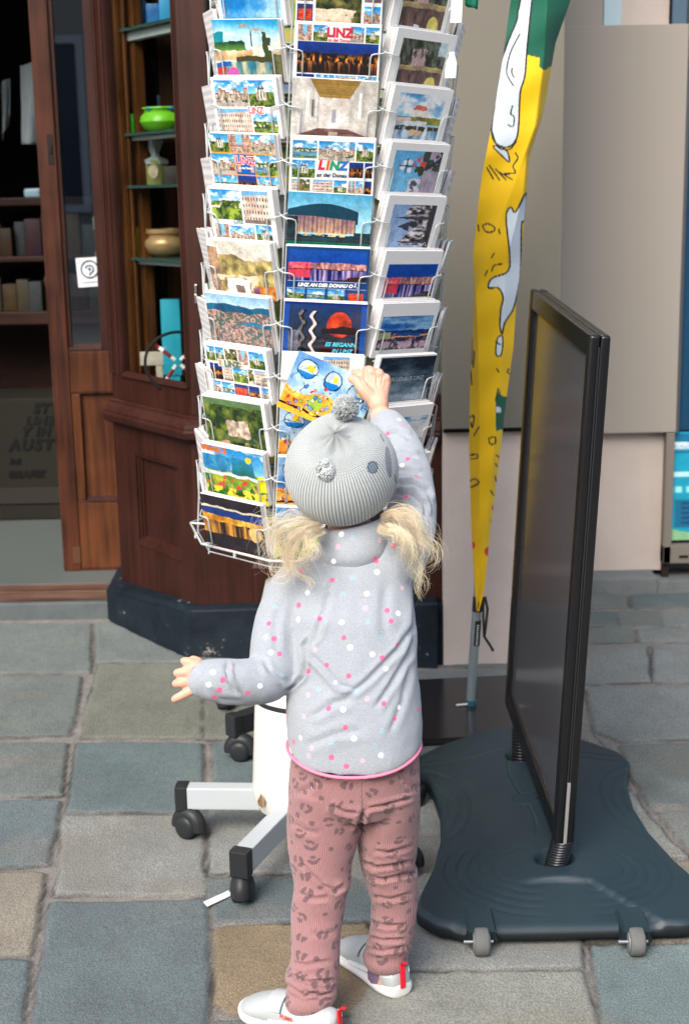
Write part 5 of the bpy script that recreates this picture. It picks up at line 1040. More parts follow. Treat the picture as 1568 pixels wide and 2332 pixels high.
mb = MB(); mb.tube([pole0, pole0+pdir*.032], .0135, 20); mb.build('pole_sleeve', mat('teal_sleeve', (.02, .12, .15), .35), flag, True)
mb = MB(); mb.tube([pole0+pdir*.262, pole0+pdir*.30], .0128, 20); mb.tube([pole0+pdir*.175, pole0+pdir*.240], .0119, 20); mb.build('pole_label', BLACKP, flag, True)
mb = MB(); pb = pole0+pdir*.208
for k in range(9): q_ = pole0+pdir*(.180+.006*k)+Vector((.003, -.0122, 0)); mb.box(q_-Vector((.0018, .0005, .0014)), q_+Vector((.0018, .0005, .0014)))
mb.build('label_print', WHITE, flag)
mb = MB(); s0 = pole0+pdir*.30
mb.tube([s0+Vector((.016, -.004, 0)), s0+Vector((.022, -.010, -.03)), s0+Vector((.017, -.012, -.08)), s0+Vector((.014, -.014, -.10)), s0+Vector((.028, -.014, -.122)), s0+Vector((.036, -.014, -.137))], .0034, 8)
mb.tube([s0+Vector((.012, -.008, .0)), s0+Vector((.011, -.014, -.05)), s0+Vector((.013, -.015, -.10))], .003, 8); mb.build('strap', BLACKP, flag, True)
mb = MB(); e0 = Vector(G(1038, 1605, .025)); mb.tube([e0, pole0+Vector((-.008, -.01, .024))], .0022, 8); mb.build('cable_tie', WHITE, flag, True)
plate = MB()
c_ = [Vector(G(*p))for p in ((900, 1705), (1190, 1689), (1218, 1549), (880, 1566))]
Mx = Matrix.Identity(4)
plate.prism([(p.x, p.y) for p in c_], .004, .020)
bmesh.ops.bevel(plate.bm, geom=list(plate.bm.edges), offset=.003, segments=2, affect='EDGES')
plate.build('base_plate', mat('black_gloss_plate', (.016, .017, .02), .16, noise=(5, .5, (.03, .025, .026)), bump=(500, .1, .0005)), flag)
sa, sb = Vector(G(1068, 1680, .021)), Vector(G(1140, 1676, .021)); mb = MB(); dd = (sb-sa).normalized(); pp = Vector((-dd.y, dd.x, 0))
def capsule(a, b, r, n=8):
    out = []
    for k in range(n+1): an = math.pi/2+math.pi*k/n; out.append(a+dd*math.cos(an)*r+pp*math.sin(an)*r)
    for k in range(n+1): an = -math.pi/2+math.pi*k/n; out.append(b+dd*math.cos(an)*r+pp*math.sin(an)*r)
    return out
mb.prism([(p.x, p.y) for p in capsule(sa, sb, .010)], .0195, .0206); mb.build('slot', DARK, flag)
mb = MB(); mb.prism([(p.x, p.y) for p in capsule(sa+Vector((.004, -.006, 0)), sb+Vector((-.006, -.005, 0)), .0035)], .0200, .0212); mb.build('slot_lip', mat('worn_edge', (.35, .34, .30), .5), flag)
# ================================================================== PAVEMENT SIGN
nbm, fbm_, ntp = Vector(W(1283, 1925, 2.42)), Vector(W(1165, 1601, 3.07)), Vector(W(1367, 764, 2.42))
ey = (fbm_-nbm); SL = ey.length; ey.normalize(); ez = (ntp-nbm); SH_ = ez.length; ez = ez.normalized(); ex = ey.cross(ez).normalized()
SM = Matrix(((ex.x, ey.x, ez.x, nbm.x), (ex.y, ey.y, ez.y, nbm.y), (ex.z, ey.z, ez.z, nbm.z), (0, 0, 0, 1)))   # x: thickness (right positive), y: away, z: up
sign = empty('pavement_sign', (nbm.x, 2.7, 0), 'black framed double sided pavement sign on springs over a dark rubber base', 'pavement sign')
FRM = mat('black_frame_metal', (.006, .006, .007), .30, 0, .45)
th = .0175; fw = .040
mb = MB()
for s in (-1, 1):
    x0, x1 = (-th*1.02, -.0008) if s < 0 else (.0008, th*1.02)
    mb.box((x0, 0, 0), (x1, fw*.8, SH_), .0055, SM, 3); mb.box((x0, SL-fw, 0), (x1, SL, SH_), .0055, SM, 3)
    mb.box((x0, fw*.5-.001, SH_-fw), (x1, SL-fw+.001, SH_-.0006), .0055, SM, 3); mb.box((x0, fw*.5-.001, .0006), (x1, SL-fw+.001, fw), .0055, SM, 3)
mb.build('frame', FRM, sign, smooth=50)
mb = MB(); mb.box((-.0032, -.0016, .02), (-.0008, .004, SH_-.02), 0, SM); mb.box((.0008, -.0016, .02), (.0032, .004, SH_-.02), 0, SM); mb.build('edge_groove', BLACKP, sign)
PANEL = mat('dark_acrylic', (.085, .085, .092), .14, 0, 1.0)
for s in (-1, 1):
    mb = MB(); xa = s*(th*.45); mb.box((min(xa, xa+s*.002), fw*.5, fw), (max(xa, xa+s*.002), SL-fw, SH_-fw), 0, SM); mb.build('panel', PANEL, sign)
mb = MB(); mb.box((.0005-.003, -.004, .005), (.0005+.003, -.0018, .125), .0005, SM); mb.build('edge_strip', mat('steel_edge', (.45, .45, .43), .35, .6), sign)
SPR = mat('spring_steel', (.035, .037, .04), .35, .7)
for (px, py) in ((1257, 1998), (1186, 1760)):
    b0 = Vector(G(px, py, .02)); 
    tl = .10 if py > 1900 else .115
    topv = SM @ Vector((0, (SM.inverted() @ b0).y, .0)); L_ = topv-b0; pts = []
    turns = 15
    for k in range(turns*10+1): a = k/10*2*math.pi; t_ = k/(turns*10); pts.append(b0+L_*t_*1.05+Vector((math.cos(a), math.sin(a), 0))*.0195)
    mb = MB(); mb.tube(pts, .0029, 6); mb.build('spring', SPR, sign, True)
    mb = MB(); mb.tube([b0, b0+L_], .0165, 16); mb.build('spring_core', DARK, sign, True)
    mb = MB(); mb.box((-.015, (SM.inverted() @ b0).y-.016, -.004), (.015, (SM.inverted() @ b0).y+.016, .004), .002, SM); mb.build('spring_clamp', BLACKP, sign)
# rubber base: one relief surface from an hourglass outline
cx0, cy0 = .381, 2.70
half = [(2.225, .02), (2.226, .19), (2.245, .235), (2.29, .268), (2.335, .262), (2.45, .228), (2.58, .204), (2.70, .197), (2.82, .206), (2.90, .226), (2.945, .237), (3.0, .222), (3.06, .165), (3.10, .09), (3.115, .02)]
ol = [(cx0+h, y) for y, h in half]+[(cx0-h, y) for y, h in half[::-1]]
ol = np.array(ol); 
seg = np.hypot(*np.diff(np.vstack([ol, ol[:1]]), axis=0).T); cum = np.r_[0, np.cumsum(seg)]; NO = 400
tt = np.linspace(0, cum[-1], NO, endpoint=False); olc = np.vstack([ol, ol[:1]]); OL = np.stack([np.interp(tt, cum, olc[:, 0]), np.interp(tt, cum, olc[:, 1])], 1)
for _ in range(1): OL = (np.roll(OL, 1, 0)+2*OL+np.roll(OL, -1, 0))/4
NR = 120; ctr = np.array([cx0, cy0]); Pb = np.zeros((NR+3, NO, 3)); springs = [np.array(G(1257, 1998, .02)[:2]), np.array(G(1186, 1760, .02)[:2])]
def base_h(x, y):
    h = .040+.022*np.exp(-((x-cx0)/.10)**2*.8)
    rp = [np.array(G(*p, .048)[:2]) for p in ((1001, 2108), (1199, 2011), (1342, 2011), (1545, 2108))]
    def edge(a_, b_): n_ = np.array([-(b_-a_)[1], (b_-a_)[0]]); n_ = n_/np.hypot(*n_); return (x-a_[0])*n_[0]+(y-a_[1])*n_[1]
    dr = np.minimum(np.minimum(-edge(rp[0], rp[1]), -edge(rp[1], rp[2])), -edge(rp[2], rp[3])); inr = np.clip(dr/.003, 0, 1)
    h = h*(1-inr)+inr*(np.minimum(h, .0355+.0235*np.clip((y-2.23)/.18, 0, 1))-.0008); h = h-.003*np.exp(-((dr+.001)/.0018)**2)
    for sc in springs:
        r = np.hypot(x-sc[0]-.002, (y-sc[1])*1.0); h = h-.034*np.clip((.037-r)/.006, 0, 1)
    # shallow engraved arcs
    for sgn in (-1, 1):
        for k in range(5): r = np.hypot(x-cx0-sgn*.05, y-2.42); h = h-.0022*np.exp(-((r-.07-.022*k)/.0020)**2)*(sgn*(x-cx0) > .045)*(y < 2.50)
        for k in range(3): r = np.hypot((x-cx0-sgn*.25)*1.0, (y-2.72)*.6); h = h-.0022*np.exp(-((r-.07-.022*k)/.0020)**2)*(y > 2.56)
    for k in range(2): h = h-.0022*np.exp(-(((y-2.98-.03*k)+np.abs(x-cx0)*.25)/.0018)**2)
    r = np.hypot((x-cx0+.02), (y-2.70)*1.0); h = h-.0018*np.exp(-((r-.028)/.0022)**2)
    xw = cx0+.012*np.sin((y-2.5)*14); 
    for off in (-.03, .028): h = h-.002*np.exp(-((x-xw-off)/.0018)**2)*(y > 2.53)*(y < 2.92)*(r > .03)
    return h
for i in range(NR):
    f = (i+1)/NR; XY = ctr+(OL-ctr)*f; Pb[i, :, :2] = XY; edge_d = (1-f)*np.hypot(*(OL-ctr).T); Pb[i, :, 2] = base_h(XY[:, 0], XY[:, 1])*(.80+.20*np.clip(edge_d/.012, 0, 1)**.5)
Pb[NR, :, :2] = ctr+(OL-ctr)*1.006; Pb[NR, :, 2] = np.minimum(.028, Pb[NR-1, :, 2]-.002); Pb[NR+1, :, :2] = ctr+(OL-ctr)*1.0; Pb[NR+1, :, 2] = .011; Pb[NR+2, :, :2] = ctr+(OL-ctr)*.93; Pb[NR+2, :, 2] = .005
RUB = mat('base_rubber', (.012, .027, .036), .5, noise=(9, .8, (.020, .038, .048)), bump=(600, .35, .0008), spec=.5)
me = grid_mesh('base', Pb, closed_u=True)
bm = bmesh.new(); bm.from_mesh(me); bm.verts.ensure_lookup_table(); bm.faces.new([bm.verts[k] for k in range(NO)]); bm.to_mesh(me); bm.free(); me.shade_smooth()
bo = link('base', me, sign, RUB); RUBD = mat('base_edge_rubber', (.010, .014, .018), .5); me.materials.append(RUBD)
for p_ in me.polygons:
    if p_.index >= (NR-1)*NO and p_.loop_total == 4: p_.material_index = 1
TYRE = mat('grey_tyre', (.10, .105, .10), .75, noise=(40, .5, (.17, .17, .165)))
for px in (1098, 1452):
    g_ = Vector(G(px, 2188)); wc = Vector((g_.x, g_.y+.022, .024)); mx_ = Matrix.Translation(wc) @ Matrix.Rotation(R_(90), 4, 'Y')
    mb = MB(); mb.lathe([(.008, -.0125), (.0185, -.0125), (.0226, -.0118), (.0240, -.0095), (.0243, 0), (.0240, .0095), (.0226, .0118), (.0185, .0125), (.008, .0125)], (0, 0, 0), 36, mx_); wh = mb.build('wheel', TYRE, sign, 50)
    mb = MB(); mb.lathe([(0, -.0145), (.0145, -.0145), (.0165, -.0128), (.0165, .0128), (.0145, .0145), (0, .0145)], (0, 0, 0), 30, mx_); mb.tube([wc+Vector((-.03, 0, 0)), wc+Vector((.02, 0, 0))], .003, 8); mb.build('hub', mat('hub_steel', (.30, .32, .33), .35, .6), wh, 50)
    mb = MB(); mb.prism([(wc.x-.026, .020), (wc.x+.030, .020), (wc.x+.022, .0445), (wc.x-.018, .0445)], -(wc.y+.055), -(wc.y+.006), Matrix(((1, 0, 0, 0), (0, 0, -1, 0), (0, 1, 0, 0), (0, 0, 0, 1)))); mb.build('wheel_arch', RUBD, sign); mb = MB(); mb.prism([(wc.x-.022, .040), (wc.x+.026, .040), (wc.x+.022, .0475), (wc.x-.018, .0475)], -(wc.y+.075), -(wc.y+.002), Matrix(((1, 0, 0, 0), (0, 0, -1, 0), (0, 1, 0, 0), (0, 0, 0, 1)))); mb.build('arch_top', RUB, sign)
mb = MB(); a = Vector(G(1262, 2120, .022)); 
mb.tube([a+Vector((-.012, -.001, -.003)), a+Vector((.004, -.001, .010)), a+Vector((.018, -.001, .010)), a+Vector((.026, -.001, .001))], .0018, 6); mb.build('scuff_mark', mat('scuff', (.22, .12, .09), .7), sign, True)
# ================================================================== PERSON
K = lambda zc: zc/FPX
def zcof(p): return float((np.asarray(p)-CPOS)@FWD)
def J(px, py, Y): return Vector(W(px, py, Y))
def chain(mb, pts, seg=14, sub=3, flat=None):
    """tapered limb through (point, radius) joints, smoothly interpolated, rounded ends"""
    P = np.array([list(p) for p, r in pts]); Rr = np.array([r for p, r in pts]); n = len(P); out = []; rr = []
    for i in range(n-1):
        p0, p1, p2, p3 = P[max(i-1, 0)], P[i], P[i+1], P[min(i+2, n-1)]; r0, r1, r2, r3 = Rr[max(i-1, 0)], Rr[i], Rr[i+1], Rr[min(i+2, n-1)]
        for k in range(sub):
            t = k/sub; h = lambda a, b, c, d: .5*((2*b)+(-a+c)*t+(2*a-5*b+4*c-d)*t*t+(-a+3*b-3*c+d)*t**3)
            out.append(h(p0, p1, p2, p3)); rr.append(h(r0, r1, r2, r3))
    out.append(P[-1]); rr.append(Rr[-1])
    d0 = (out[0]-out[1])/np.linalg.norm(out[0]-out[1]); d1 = (out[-1]-out[-2])/np.linalg.norm(out[-1]-out[-2])
    pre = [(out[0]+d0*rr[0]*f, rr[0]*math.sqrt(max(1-f*f, 0.01))) for f in (.97, .8, .5)]; post = [(out[-1]+d1*rr[-1]*f, rr[-1]*math.sqrt(max(1-f*f, .01))) for f in (.5, .8, .97)]
    allp = [p for p, r in pre]+out+[p for p, r in post]; allr = [r for p, r in pre]+rr+[r for p, r in post]
    mb.tube(allp, allr, seg)
def ellipsoid(mb, c, r, mx=None, seg=24, rings=14):
    m = Matrix.Translation(c) @ (mx or Matrix.Identity(4)) @ Matrix.Diagonal((*r, 1))
    bmesh.ops.create_uvsphere(mb.bm, u_segments=seg, v_segments=rings, radius=1, matrix=m)
def voxel(mb, size, it=4, fac=.5):
    me = mb.mesh(); o = bpy.data.objects.new('tmp', me); COL.objects.link(o)
    m = o.modifiers.new('r', 'REMESH'); m.mode = 'VOXEL'; m.voxel_size = size
    dg = bpy.context.evaluated_depsgraph_get(); out = bpy.data.meshes.new_from_object(o.evaluated_get(dg)); bpy.data.objects.remove(o)
    v = get_co(out); e = np.empty(len(out.edges)*2, np.int32); out.edges.foreach_get('vertices', e); e = e.reshape(-1, 2)
    deg = np.bincount(e.reshape(-1), minlength=len(v)).astype(float)[:, None]
    for k in range(it):
        for f in (fac, -fac*.96 if it > 6 else fac*.0+fac):
            s = np.zeros_like(v)
            for c in range(3): s[:, c] = np.bincount(e[:, 0], v[e[:, 1], c], len(v))+np.bincount(e[:, 1], v[e[:, 0], c], len(v))
            v = v+f*(s/np.maximum(deg, 1)-v)
    set_co(out, v); out.shade_smooth(); return out
def facing(me):
    v = get_co(me); n = get_no(me); d = CPOS-v; d /= np.linalg.norm(d, axis=1)[:, None]; return v, n, (n*d).sum(1), PX(v), (v-CPOS)@FWD
def poly_d(px, line):
    d = np.full(len(px), 1e9); s = np.zeros(len(px)); tt = np.zeros(len(px)); n = len(line)-1
    for i in range(n):
        a, b = np.array(line[i], float), np.array(line[i+1], float); ab = b-a; L_ = math.hypot(*ab); t = np.clip(((px-a)@ab)/(L_*L_), 0, 1); q_ = px-a-t[:, None]*ab; dd = np.hypot(q_[:, 0], q_[:, 1])
        side = np.sign(ab[0]*(px[:, 1]-a[1])-ab[1]*(px[:, 0]-a[0])); m = dd < d; d[m] = dd[m]; s[m] = side[m]; tt[m] = ((i+t)/n)[m]
    return d, s, tt
def carve(me, folds, yrange=None):
    """press creases (lines measured in the view) into the surface that faces the street"""
    v, n, f, px, z = facing(me); disp = np.zeros(len(v)); zmin = np.percentile(z, 2)
    for line, wpx, amp, *rest in folds:
        d, s, t = poly_d(px, line); end = np.clip(np.minimum(t, 1-t)*5, 0, 1); end = end*end*(3-2*end)
        g = -amp*np.exp(-(d/wpx)**2) + amp*.75*np.exp(-((d-wpx*1.9)/(wpx*1.3))**2)*(1 if not rest else (s*rest[0] > 0)*1.5)
        disp += g*end*np.clip(f*3, 0, 1)
    set_co(me, v+n*disp[:, None])
YT = {}
person = empty('person', (.0, 2.08, 0), 'small child seen from behind in dotted grey fleece and leopard trousers reaching up', 'person')
SKIN = mat('skin', (.64, .375, .27), .5, sss=.25, attr='Col', bump=(400, .08, .0004))
# ---- joints
shl, ell = J(668, 1332, 2.13), J(622, 1535, 2.075); wrl = J(462, 1545, 2.03)
shr = J(903, 1272, 2.14)
wr = J(868, 950, 2.415); 
HC = J(776, 1073, 2.135)
# head axes: tilted back and turned a little to the right
pole = Vector(RIGHT*(-.10)+UP*.60-FWD*.795).normalized()
headup = (pole+Vector((0, .25, .55))).normalized(); facef = Vector((.22, .88, .42)); facef = (facef-headup*facef.dot(headup)).normalized(); headr = facef.cross(headup)
HM = Matrix(((headr.x, facef.x, headup.x, 0), (headr.y, facef.y, headup.y, 0), (headr.z, facef.z, headup.z, 0), (0, 0, 0, 1)))
mb = MB()
ellipsoid(mb, HC+headup*-.004, (.070, .078, .080), HM); 
hp = lambda x, y, z: HC+HM.to_3x3() @ Vector((x, y, z))
ellipsoid(mb, hp(0, .035, -.045), (.045, .045, .042), HM)       # jaw and cheeks
ellipsoid(mb, hp(0, .082, -.018), (.0085, .010, .011), HM)      # nose
for s in (-1, 1):
    ellipsoid(mb, hp(s*.030, .058, -.030), (.022, .022, .022), HM); ellipsoid(mb, hp(s*.073, -.002, -.012), (.007, .014, .020), HM)   # cheeks, ears
ellipsoid(mb, hp(0, .078, -.043), (.014, .006, .004), HM)       # lips
neck = J(800, 1235, 2.14); chest = J(800, 1400, 2.12); belly = J(808, 1600, 2.09); pelvis = J(808, 1760, 2.085)
chain(mb, [(HC-headup*.04, .034), (neck, .036), (chest, .05)])
chain(mb, [(J(800, 1330, 2.13), .045), (chest, .066), (belly, .066), (pelvis, .056)])
chain(mb, [(J(730, 1320, 2.13), .036), (shl, .028), (J(632, 1430, 2.10), .026), (ell, .023), (J(540, 1550, 2.04), .020), (wrl, .0175), (J(452, 1545, 2.03), .0185)])
chain(mb, [(J(860, 1300, 2.13), .036), (shr, .028), (J(935, 1150, 2.23), .025), (J(915, 1030, 2.33), .024), (wr, .020)])
for side in (0, 1):
    if side == 0: L_ = [(J(742, 1800, 2.08), .042), (J(735, 1900, 2.065), .038), (J(728, 2030, 2.03), .029), (J(718, 2130, 2.018), .027), (J(706, 2270, 1.985), .020), (J(704, 2310, 1.985), .024)]
    else: L_ = [(J(882, 1800, 2.085), .042), (J(884, 1900, 2.09), .036), (J(892, 2010, 2.10), .027), (J(891, 2100, 2.10), .025), (J(880, 2195, 2.095), .020), (J(880, 2225, 2.10), .024)]
    chain(mb, L_)
# right hand: closed on the card edge, seen from its back
def hand_r(mb):
    w0 = J(862, 925, 2.425)
    for (a, b_, r) in (((838, 890), (826, 862), .0115), ((850, 890), (846, 856), .0125), ((862, 892), (864, 860), .012), ((870, 896), (877, 868), .0105)):
        chain(mb, [(w0+Vector((0, 0, .004)), .0175), (J(*a, 2.445), r*1.12), (J(*b_, 2.455), r)])
    fing = [((822, 856), (806, 851), (803, 866), .0082), ((845, 848), (834, 845), (826, 864), .0085), ((863, 852), (858, 852), (848, 870), .0083), ((878, 862), (876, 864), (868, 882), .0074)]
    for k, (kn, md, tp, r) in enumerate(fing):
        chain(mb, [(J(*kn, 2.452), r*1.12), (J((kn[0]+md[0])/2, (kn[1]+md[1])/2-3, 2.468), r*1.08), (J(*md, 2.484), r), (J((md[0]+tp[0])/2-1, (md[1]+tp[1])/2, 2.488), r*.92), (J(*tp, 2.478), r*.85)], 12)
    chain(mb, [(J(845, 905, 2.43), .013), (J(826, 885, 2.432), .0112), (J(813, 869, 2.438), .0088), (J(801, 862, 2.447), .0078)], 12)
hand_r(mb)
# left hand: open, fingers spread to the left
def hand_l(mb):
    c = J(436, 1545, 2.03)
    ellipsoid(mb, J(444, 1534, 2.03), (.0195, .0125, .0235)); ellipsoid(mb, J(447, 1556, 2.028), (.018, .0125, .017))
    for pts, r in (([(446, 1512, 2.032), (432, 1507, 2.030), (420, 1505, 2.034)], .0074), ([(438, 1530, 2.03), (418, 1530, 2.026), (404, 1532, 2.031)], .0076), ([(436, 1553, 2.028), (414, 1554, 2.022), (401, 1556, 2.027)], .0075), ([(452, 1506, 2.050), (440, 1501, 2.060), (434, 1505, 2.068)], .0064), ([(452, 1566, 2.026), (430, 1575, 2.02), (410, 1585, 2.018), (398, 1591, 2.02)], .0075)):
        chain(mb, [(J(*p), r*(1.06-.09*i)) for i, p in enumerate(pts)], 12)
hand_l(mb)
body_me = voxel(mb, .0017, 2, .45)
carve(body_me, [([(834,848),(838,860),(840,874)], 1.6, .0016), ([(855,846),(857,860),(857,876)], 1.6, .0016), ([(871,856),(870,866),(867,880)], 1.6, .0014), ([(818,858),(824,870),(832,880)], 1.8, .0016)])
v, n, f, px, z = facing(body_me); base = np.ones((len(v), 3))*np.array((.68, .37, .265)); nn = fbm(v[:, 0]*90+5, v[:, 2]*90, 3); base *= (.93+.14*nn)[:, None]
kn = np.zeros(len(v))
for a in ((822,856),(845,848),(863,852),(878,862),(401,1556),(404,1533),(418,1509),(400,1588),(801,862)): kn = np.maximum(kn, np.exp(-((px[:, 0]-a[0])**2+(px[:, 1]-a[1])**2)/60))
base = base*(1-.4*kn[:, None])+np.array((.72, .34, .27))*.4*kn[:, None]
st = (np.abs(px[:, 0]-439-(1535-px[:, 1])*.35) < 5.5*(.6+.8*fbm(px[:, 0]*.25, px[:, 1]*.25, 4))) & (px[:, 1] > 1517) & (px[:, 1] < 1549) & (f > .1) & (v[:, 2] < .62)
base[st] = (.36, .15, .16)
lipd = np.linalg.norm(v-np.array(hp(0, .083, -.043)), axis=1); base[lipd < .012] = (.55, .2, .18)
set_col(body_me, 'Col', base)
link('body', body_me, person, SKIN)
for s in (-1, 1):
    e = MB(); ellipsoid(e, hp(s*.027, .0705, -.004), (.0085, .006, .006), HM); link('eye', e.mesh('eye'), person, mat('eye_blue', (.15, .22, .3), .15), True)
# ---- jacket
FLE = (.43, .455, .50)
rows = [(1218,748,858,2.15,.043),(1240,732,882,2.147,.050),(1262,700,908,2.143,.058),(1290,668,925,2.137,.064),(1330,650,938,2.13,.070),(1390,655,944,2.11,.074),(1450,660,946,2.10,.075),(1520,660,950,2.09,.077),(1590,652,957,2.082,.081),(1640,650,963,2.078,.085),(1690,656,960,2.073,.086)]
ringN = 56; th_ = np.linspace(0, 2*np.pi, ringN, endpoint=False)
def ring(py, xl, xr, Yc, hd, p=2.3):
    c = W((xl+xr)/2, py, Yc); hw = (xr-xl)/2*K(zcof(c)); cs, sn = np.cos(th_), np.sin(th_)
    x = np.sign(cs)*np.abs(cs)**(2/p)*hw; y = np.sign(sn)*np.abs(sn)**(2/p)*hd; return np.stack([c[0]+x, c[1]+y, np.full(ringN, c[2])], 1)
rg = [ring(*r) for r in rows]
hem = ring(1740, 657, 956, 2.07, .084); zc_hem = np.array([W(0, 0, 1)]) if False else None
zs, zb_ = W(800, 1692, 2.07)[2], W(795, 1772, 1.985)[2]
sn = np.sin(th_); hem[:, 2] = zs+(zb_-zs)*np.clip(-sn, 0, 1)**1.7+(zb_-zs)*.35*np.clip(sn, 0, 1)
mb = MB(); vr = [[mb.bm.verts.new(p) for p in r_] for r_ in rg+[hem]]
for a, b_ in zip(vr, vr[1:]):
    for k in range(ringN): mb.bm.faces.new((a[k], a[(k+1) % ringN], b_[(k+1) % ringN], b_[k]))
mb.bm.faces.new(vr[0]); hc_ = mb.bm.verts.new(hem.mean(0)+np.array([0, 0, .01]))
for k in range(ringN): mb.bm.faces.new((vr[-1][(k+1) % ringN], vr[-1][k], hc_))
chain(mb, [(J(720, 1322, 2.13), .044), (J(672, 1350, 2.125), .044), (J(642, 1410, 2.11), .0425), (J(628, 1470, 2.09), .0405), (J(622, 1525, 2.075), .0385), (J(596, 1548, 2.055), .0375), (J(545, 1553, 2.04), .0345), (J(500, 1549, 2.033), .0325), (J(468, 1547, 2.03), .0305)], 22, 4)
chain(mb, [(J(875, 1300, 2.13), .046), (J(905, 1265, 2.145), .046), (J(930, 1200, 2.19), .042), (J(938, 1130, 2.24), .0385), (J(926, 1060, 2.30), .0365), (J(905, 1005, 2.35), .034), (J(884, 972, 2.385), .0315)], 22, 4)
mb2 = mb
jk = voxel(mb, .0030, 5, .5)
def crd(L_): return [(376.3+.42*a, 815.4+.42*b) for a, b in L_]
folds = [([(706,1440),(692,1470),(697,1505),(690,1540),(668,1562),(640,1577)], 4, .0060), ([(700,1482),(728,1512),(772,1560),(812,1568)], 5, .0045, 1), ([(952,1330),(941,1420),(905,1480),(838,1548),(770,1600)], 6, .0034), ([(946,1400),(932,1490),(890,1560),(845,1622)], 6, .0030), ([(938,1500),(915,1600),(880,1680)], 7, .0022),
 ([(521,1502),(515,1525),(521,1552),(545,1586)], 4, .0055, -1), ([(600,1500),(615,1530),(650,1556)], 5, .0035), ([(640,1360),(626,1430),(632,1490)], 8, .002), ([(470,1560),(500,1590),(560,1597)], 6, .002),
 ([(893,1104),(935,1100),(968,1118),(980,1150)], 5, .0085), ([(897,1128),(935,1124),(962,1150),(968,1180)], 4.5, .0075), ([(890,1072),(925,1070),(962,1080)], 5, .006), ([(880,990),(905,984),(935,998)], 5, .0050), ([(888,1040),(915,1030),(955,1042)], 5, .0045), ([(700,1470),(716,1455),(735,1400)], 6, .0022), ([(700,1640),(760,1600),(812,1590)], 8, .0022), ([(690,1700),(760,1672),(830,1660)], 9, .0018), ([(760,1300),(745,1370),(722,1440)], 7, .0014), ([(880,1320),(872,1400),(880,1470)], 10, .0018)]
carve(jk, folds)
v, n, f, px, z = facing(jk)
d1 = (fbm(v[:, 0]*16+3, v[:, 2]*12+v[:, 1]*9, 6, 3)-.5)*.0070+(fbm(v[:, 0]*42+v[:, 1]*30, v[:, 2]*36, 16, 2)-.5)*.0016; v = v+n*d1[:, None]
seam = [(crd([(930,1080),(895,1220),(830,1560)])), crd([(560,1330),(700,1250),(830,1130)]) if False else None]
d, s, t = poly_d(px, crd([(930,1080),(905,1180),(870,1320),(838,1480),(826,1560)])); sm_ = np.exp(-(d/1.3)**2)+.8*np.exp(-((d-4.5)/1.1)**2); v = v-n*(sm_*.0011*(f > .2))[:, None]
d2, _, _ = poly_d(px, crd([(756,935),(800,1062),(900,1086),(1060,1078),(1160,1045),(1212,1000)])); v = v-n*(np.exp(-(d2/2.2)**2)*.0015*(f > .1))[:, None]
set_co(jk, v)
dots = []
for c, L_ in (('p', [(730,1145),(900,1195),(712,1335),(555,1425),(600,1513),(630,1605),(840,1403),(957,1513),(872,1670),(775,1700),(988,1712),(455,1822),(315,1737),(293,1808),(268,1842),(883,1892),(965,2005),(690,2090),(892,2172),(978,2223),(648,1940),(1145,1088),(1228,1013),(1200,1357),(1235,1422),(1270,1557),(1186,1625),(1183,1862),(1248,1953),(1380,1905),(1366,1345),(1290,360),(1198,402),(1310,537),(1370,625),(1297,742)]),
 ('w', [(945,948),(905,1097),(765,1260),(1093,1265),(1152,1148),(708,1420),(945,1423),(532,1505),(560,1595),(1003,1555),(1130,1605),(1193,1675),(930,1763),(265,1695),(227,1775),(520,1775),(1018,2060),(1175,2157),(1270,1897),(952,1905),(728,2062),(1272,1375),(1275,325),(1272,575)]),
 ('l', [(748,1940),(795,2108),(1070,2185),(1170,980),(803,1590),(1090,1345),(365,1675),(1295,1240),(765,1830),(775,2155),(925,1025),(1100,1840)]),
 ('b', [(1008,978),(1015,1180),(957,1270),(605,1340),(1180,1505),(820,1790),(1098,1420),(1040,1800),(890,2085),(1175,2020),(640,1710),(1140,2100),(1320,700)])):
    for a in crd(L_): dots.append((a, c))
CC = {'p': (.80, .13, .27), 'w': (.82, .83, .84), 'l': (.62, .40, .48), 'b': (.31, .43, .50)}
colj = np.ones((len(v), 3))*np.array(FLE); best = np.full(len(v), 1e9); fr = f > .05
def put(c3_, key, r=.0043):
    d = np.linalg.norm(v-c3_, axis=1)-r*random.uniform(.9, 1.08); m = d < np.minimum(best, .004); best[m] = d[m]; colj[m] = CC[key]
for (a, c) in dots:
    dd = np.hypot(px[:, 0]-a[0], px[:, 1]-a[1]); m = fr & (dd < 5)
    if m.any(): k = np.where(m)[0]; put(v[k[np.argmin(z[k])]], c)
for i in rng.choice(np.where(f < -.1)[0], 90): put(v[i], 'pwlb'[i % 4])
set_col(jk, 'Col', colj); set_f(jk, 'dd', np.clip(best, -1, .02)*1000)
FM = bpy.data.materials.new('dotted_fleece'); FM.use_nodes = True; t = FM.node_tree; N = t.nodes; L = t.links; b = N['Principled BSDF']
a1 = N.new('ShaderNodeAttribute'); a1.attribute_name = 'Col'; a2 = N.new('ShaderNodeAttribute'); a2.attribute_name = 'dd'
tc = N.new('ShaderNodeTexCoord'); n1 = N.new('ShaderNodeTexNoise'); n1.inputs['Scale'].default_value = 420; n1.inputs['Detail'].default_value = 6; n1.inputs['Roughness'].default_value = .7; L.new(tc.outputs['Object'], n1.inputs[0])
thr = node_math(t, 'MULTIPLY_ADD', n1.outputs[0], 1.4, -.7); thr = node_math(t, 'ADD', a2.outputs['Fac'], thr); mr = N.new('ShaderNodeMapRange'); mr.inputs['From Min'].default_value = .5; mr.inputs['From Max'].default_value = -.5; L.new(thr, mr.inputs[0])
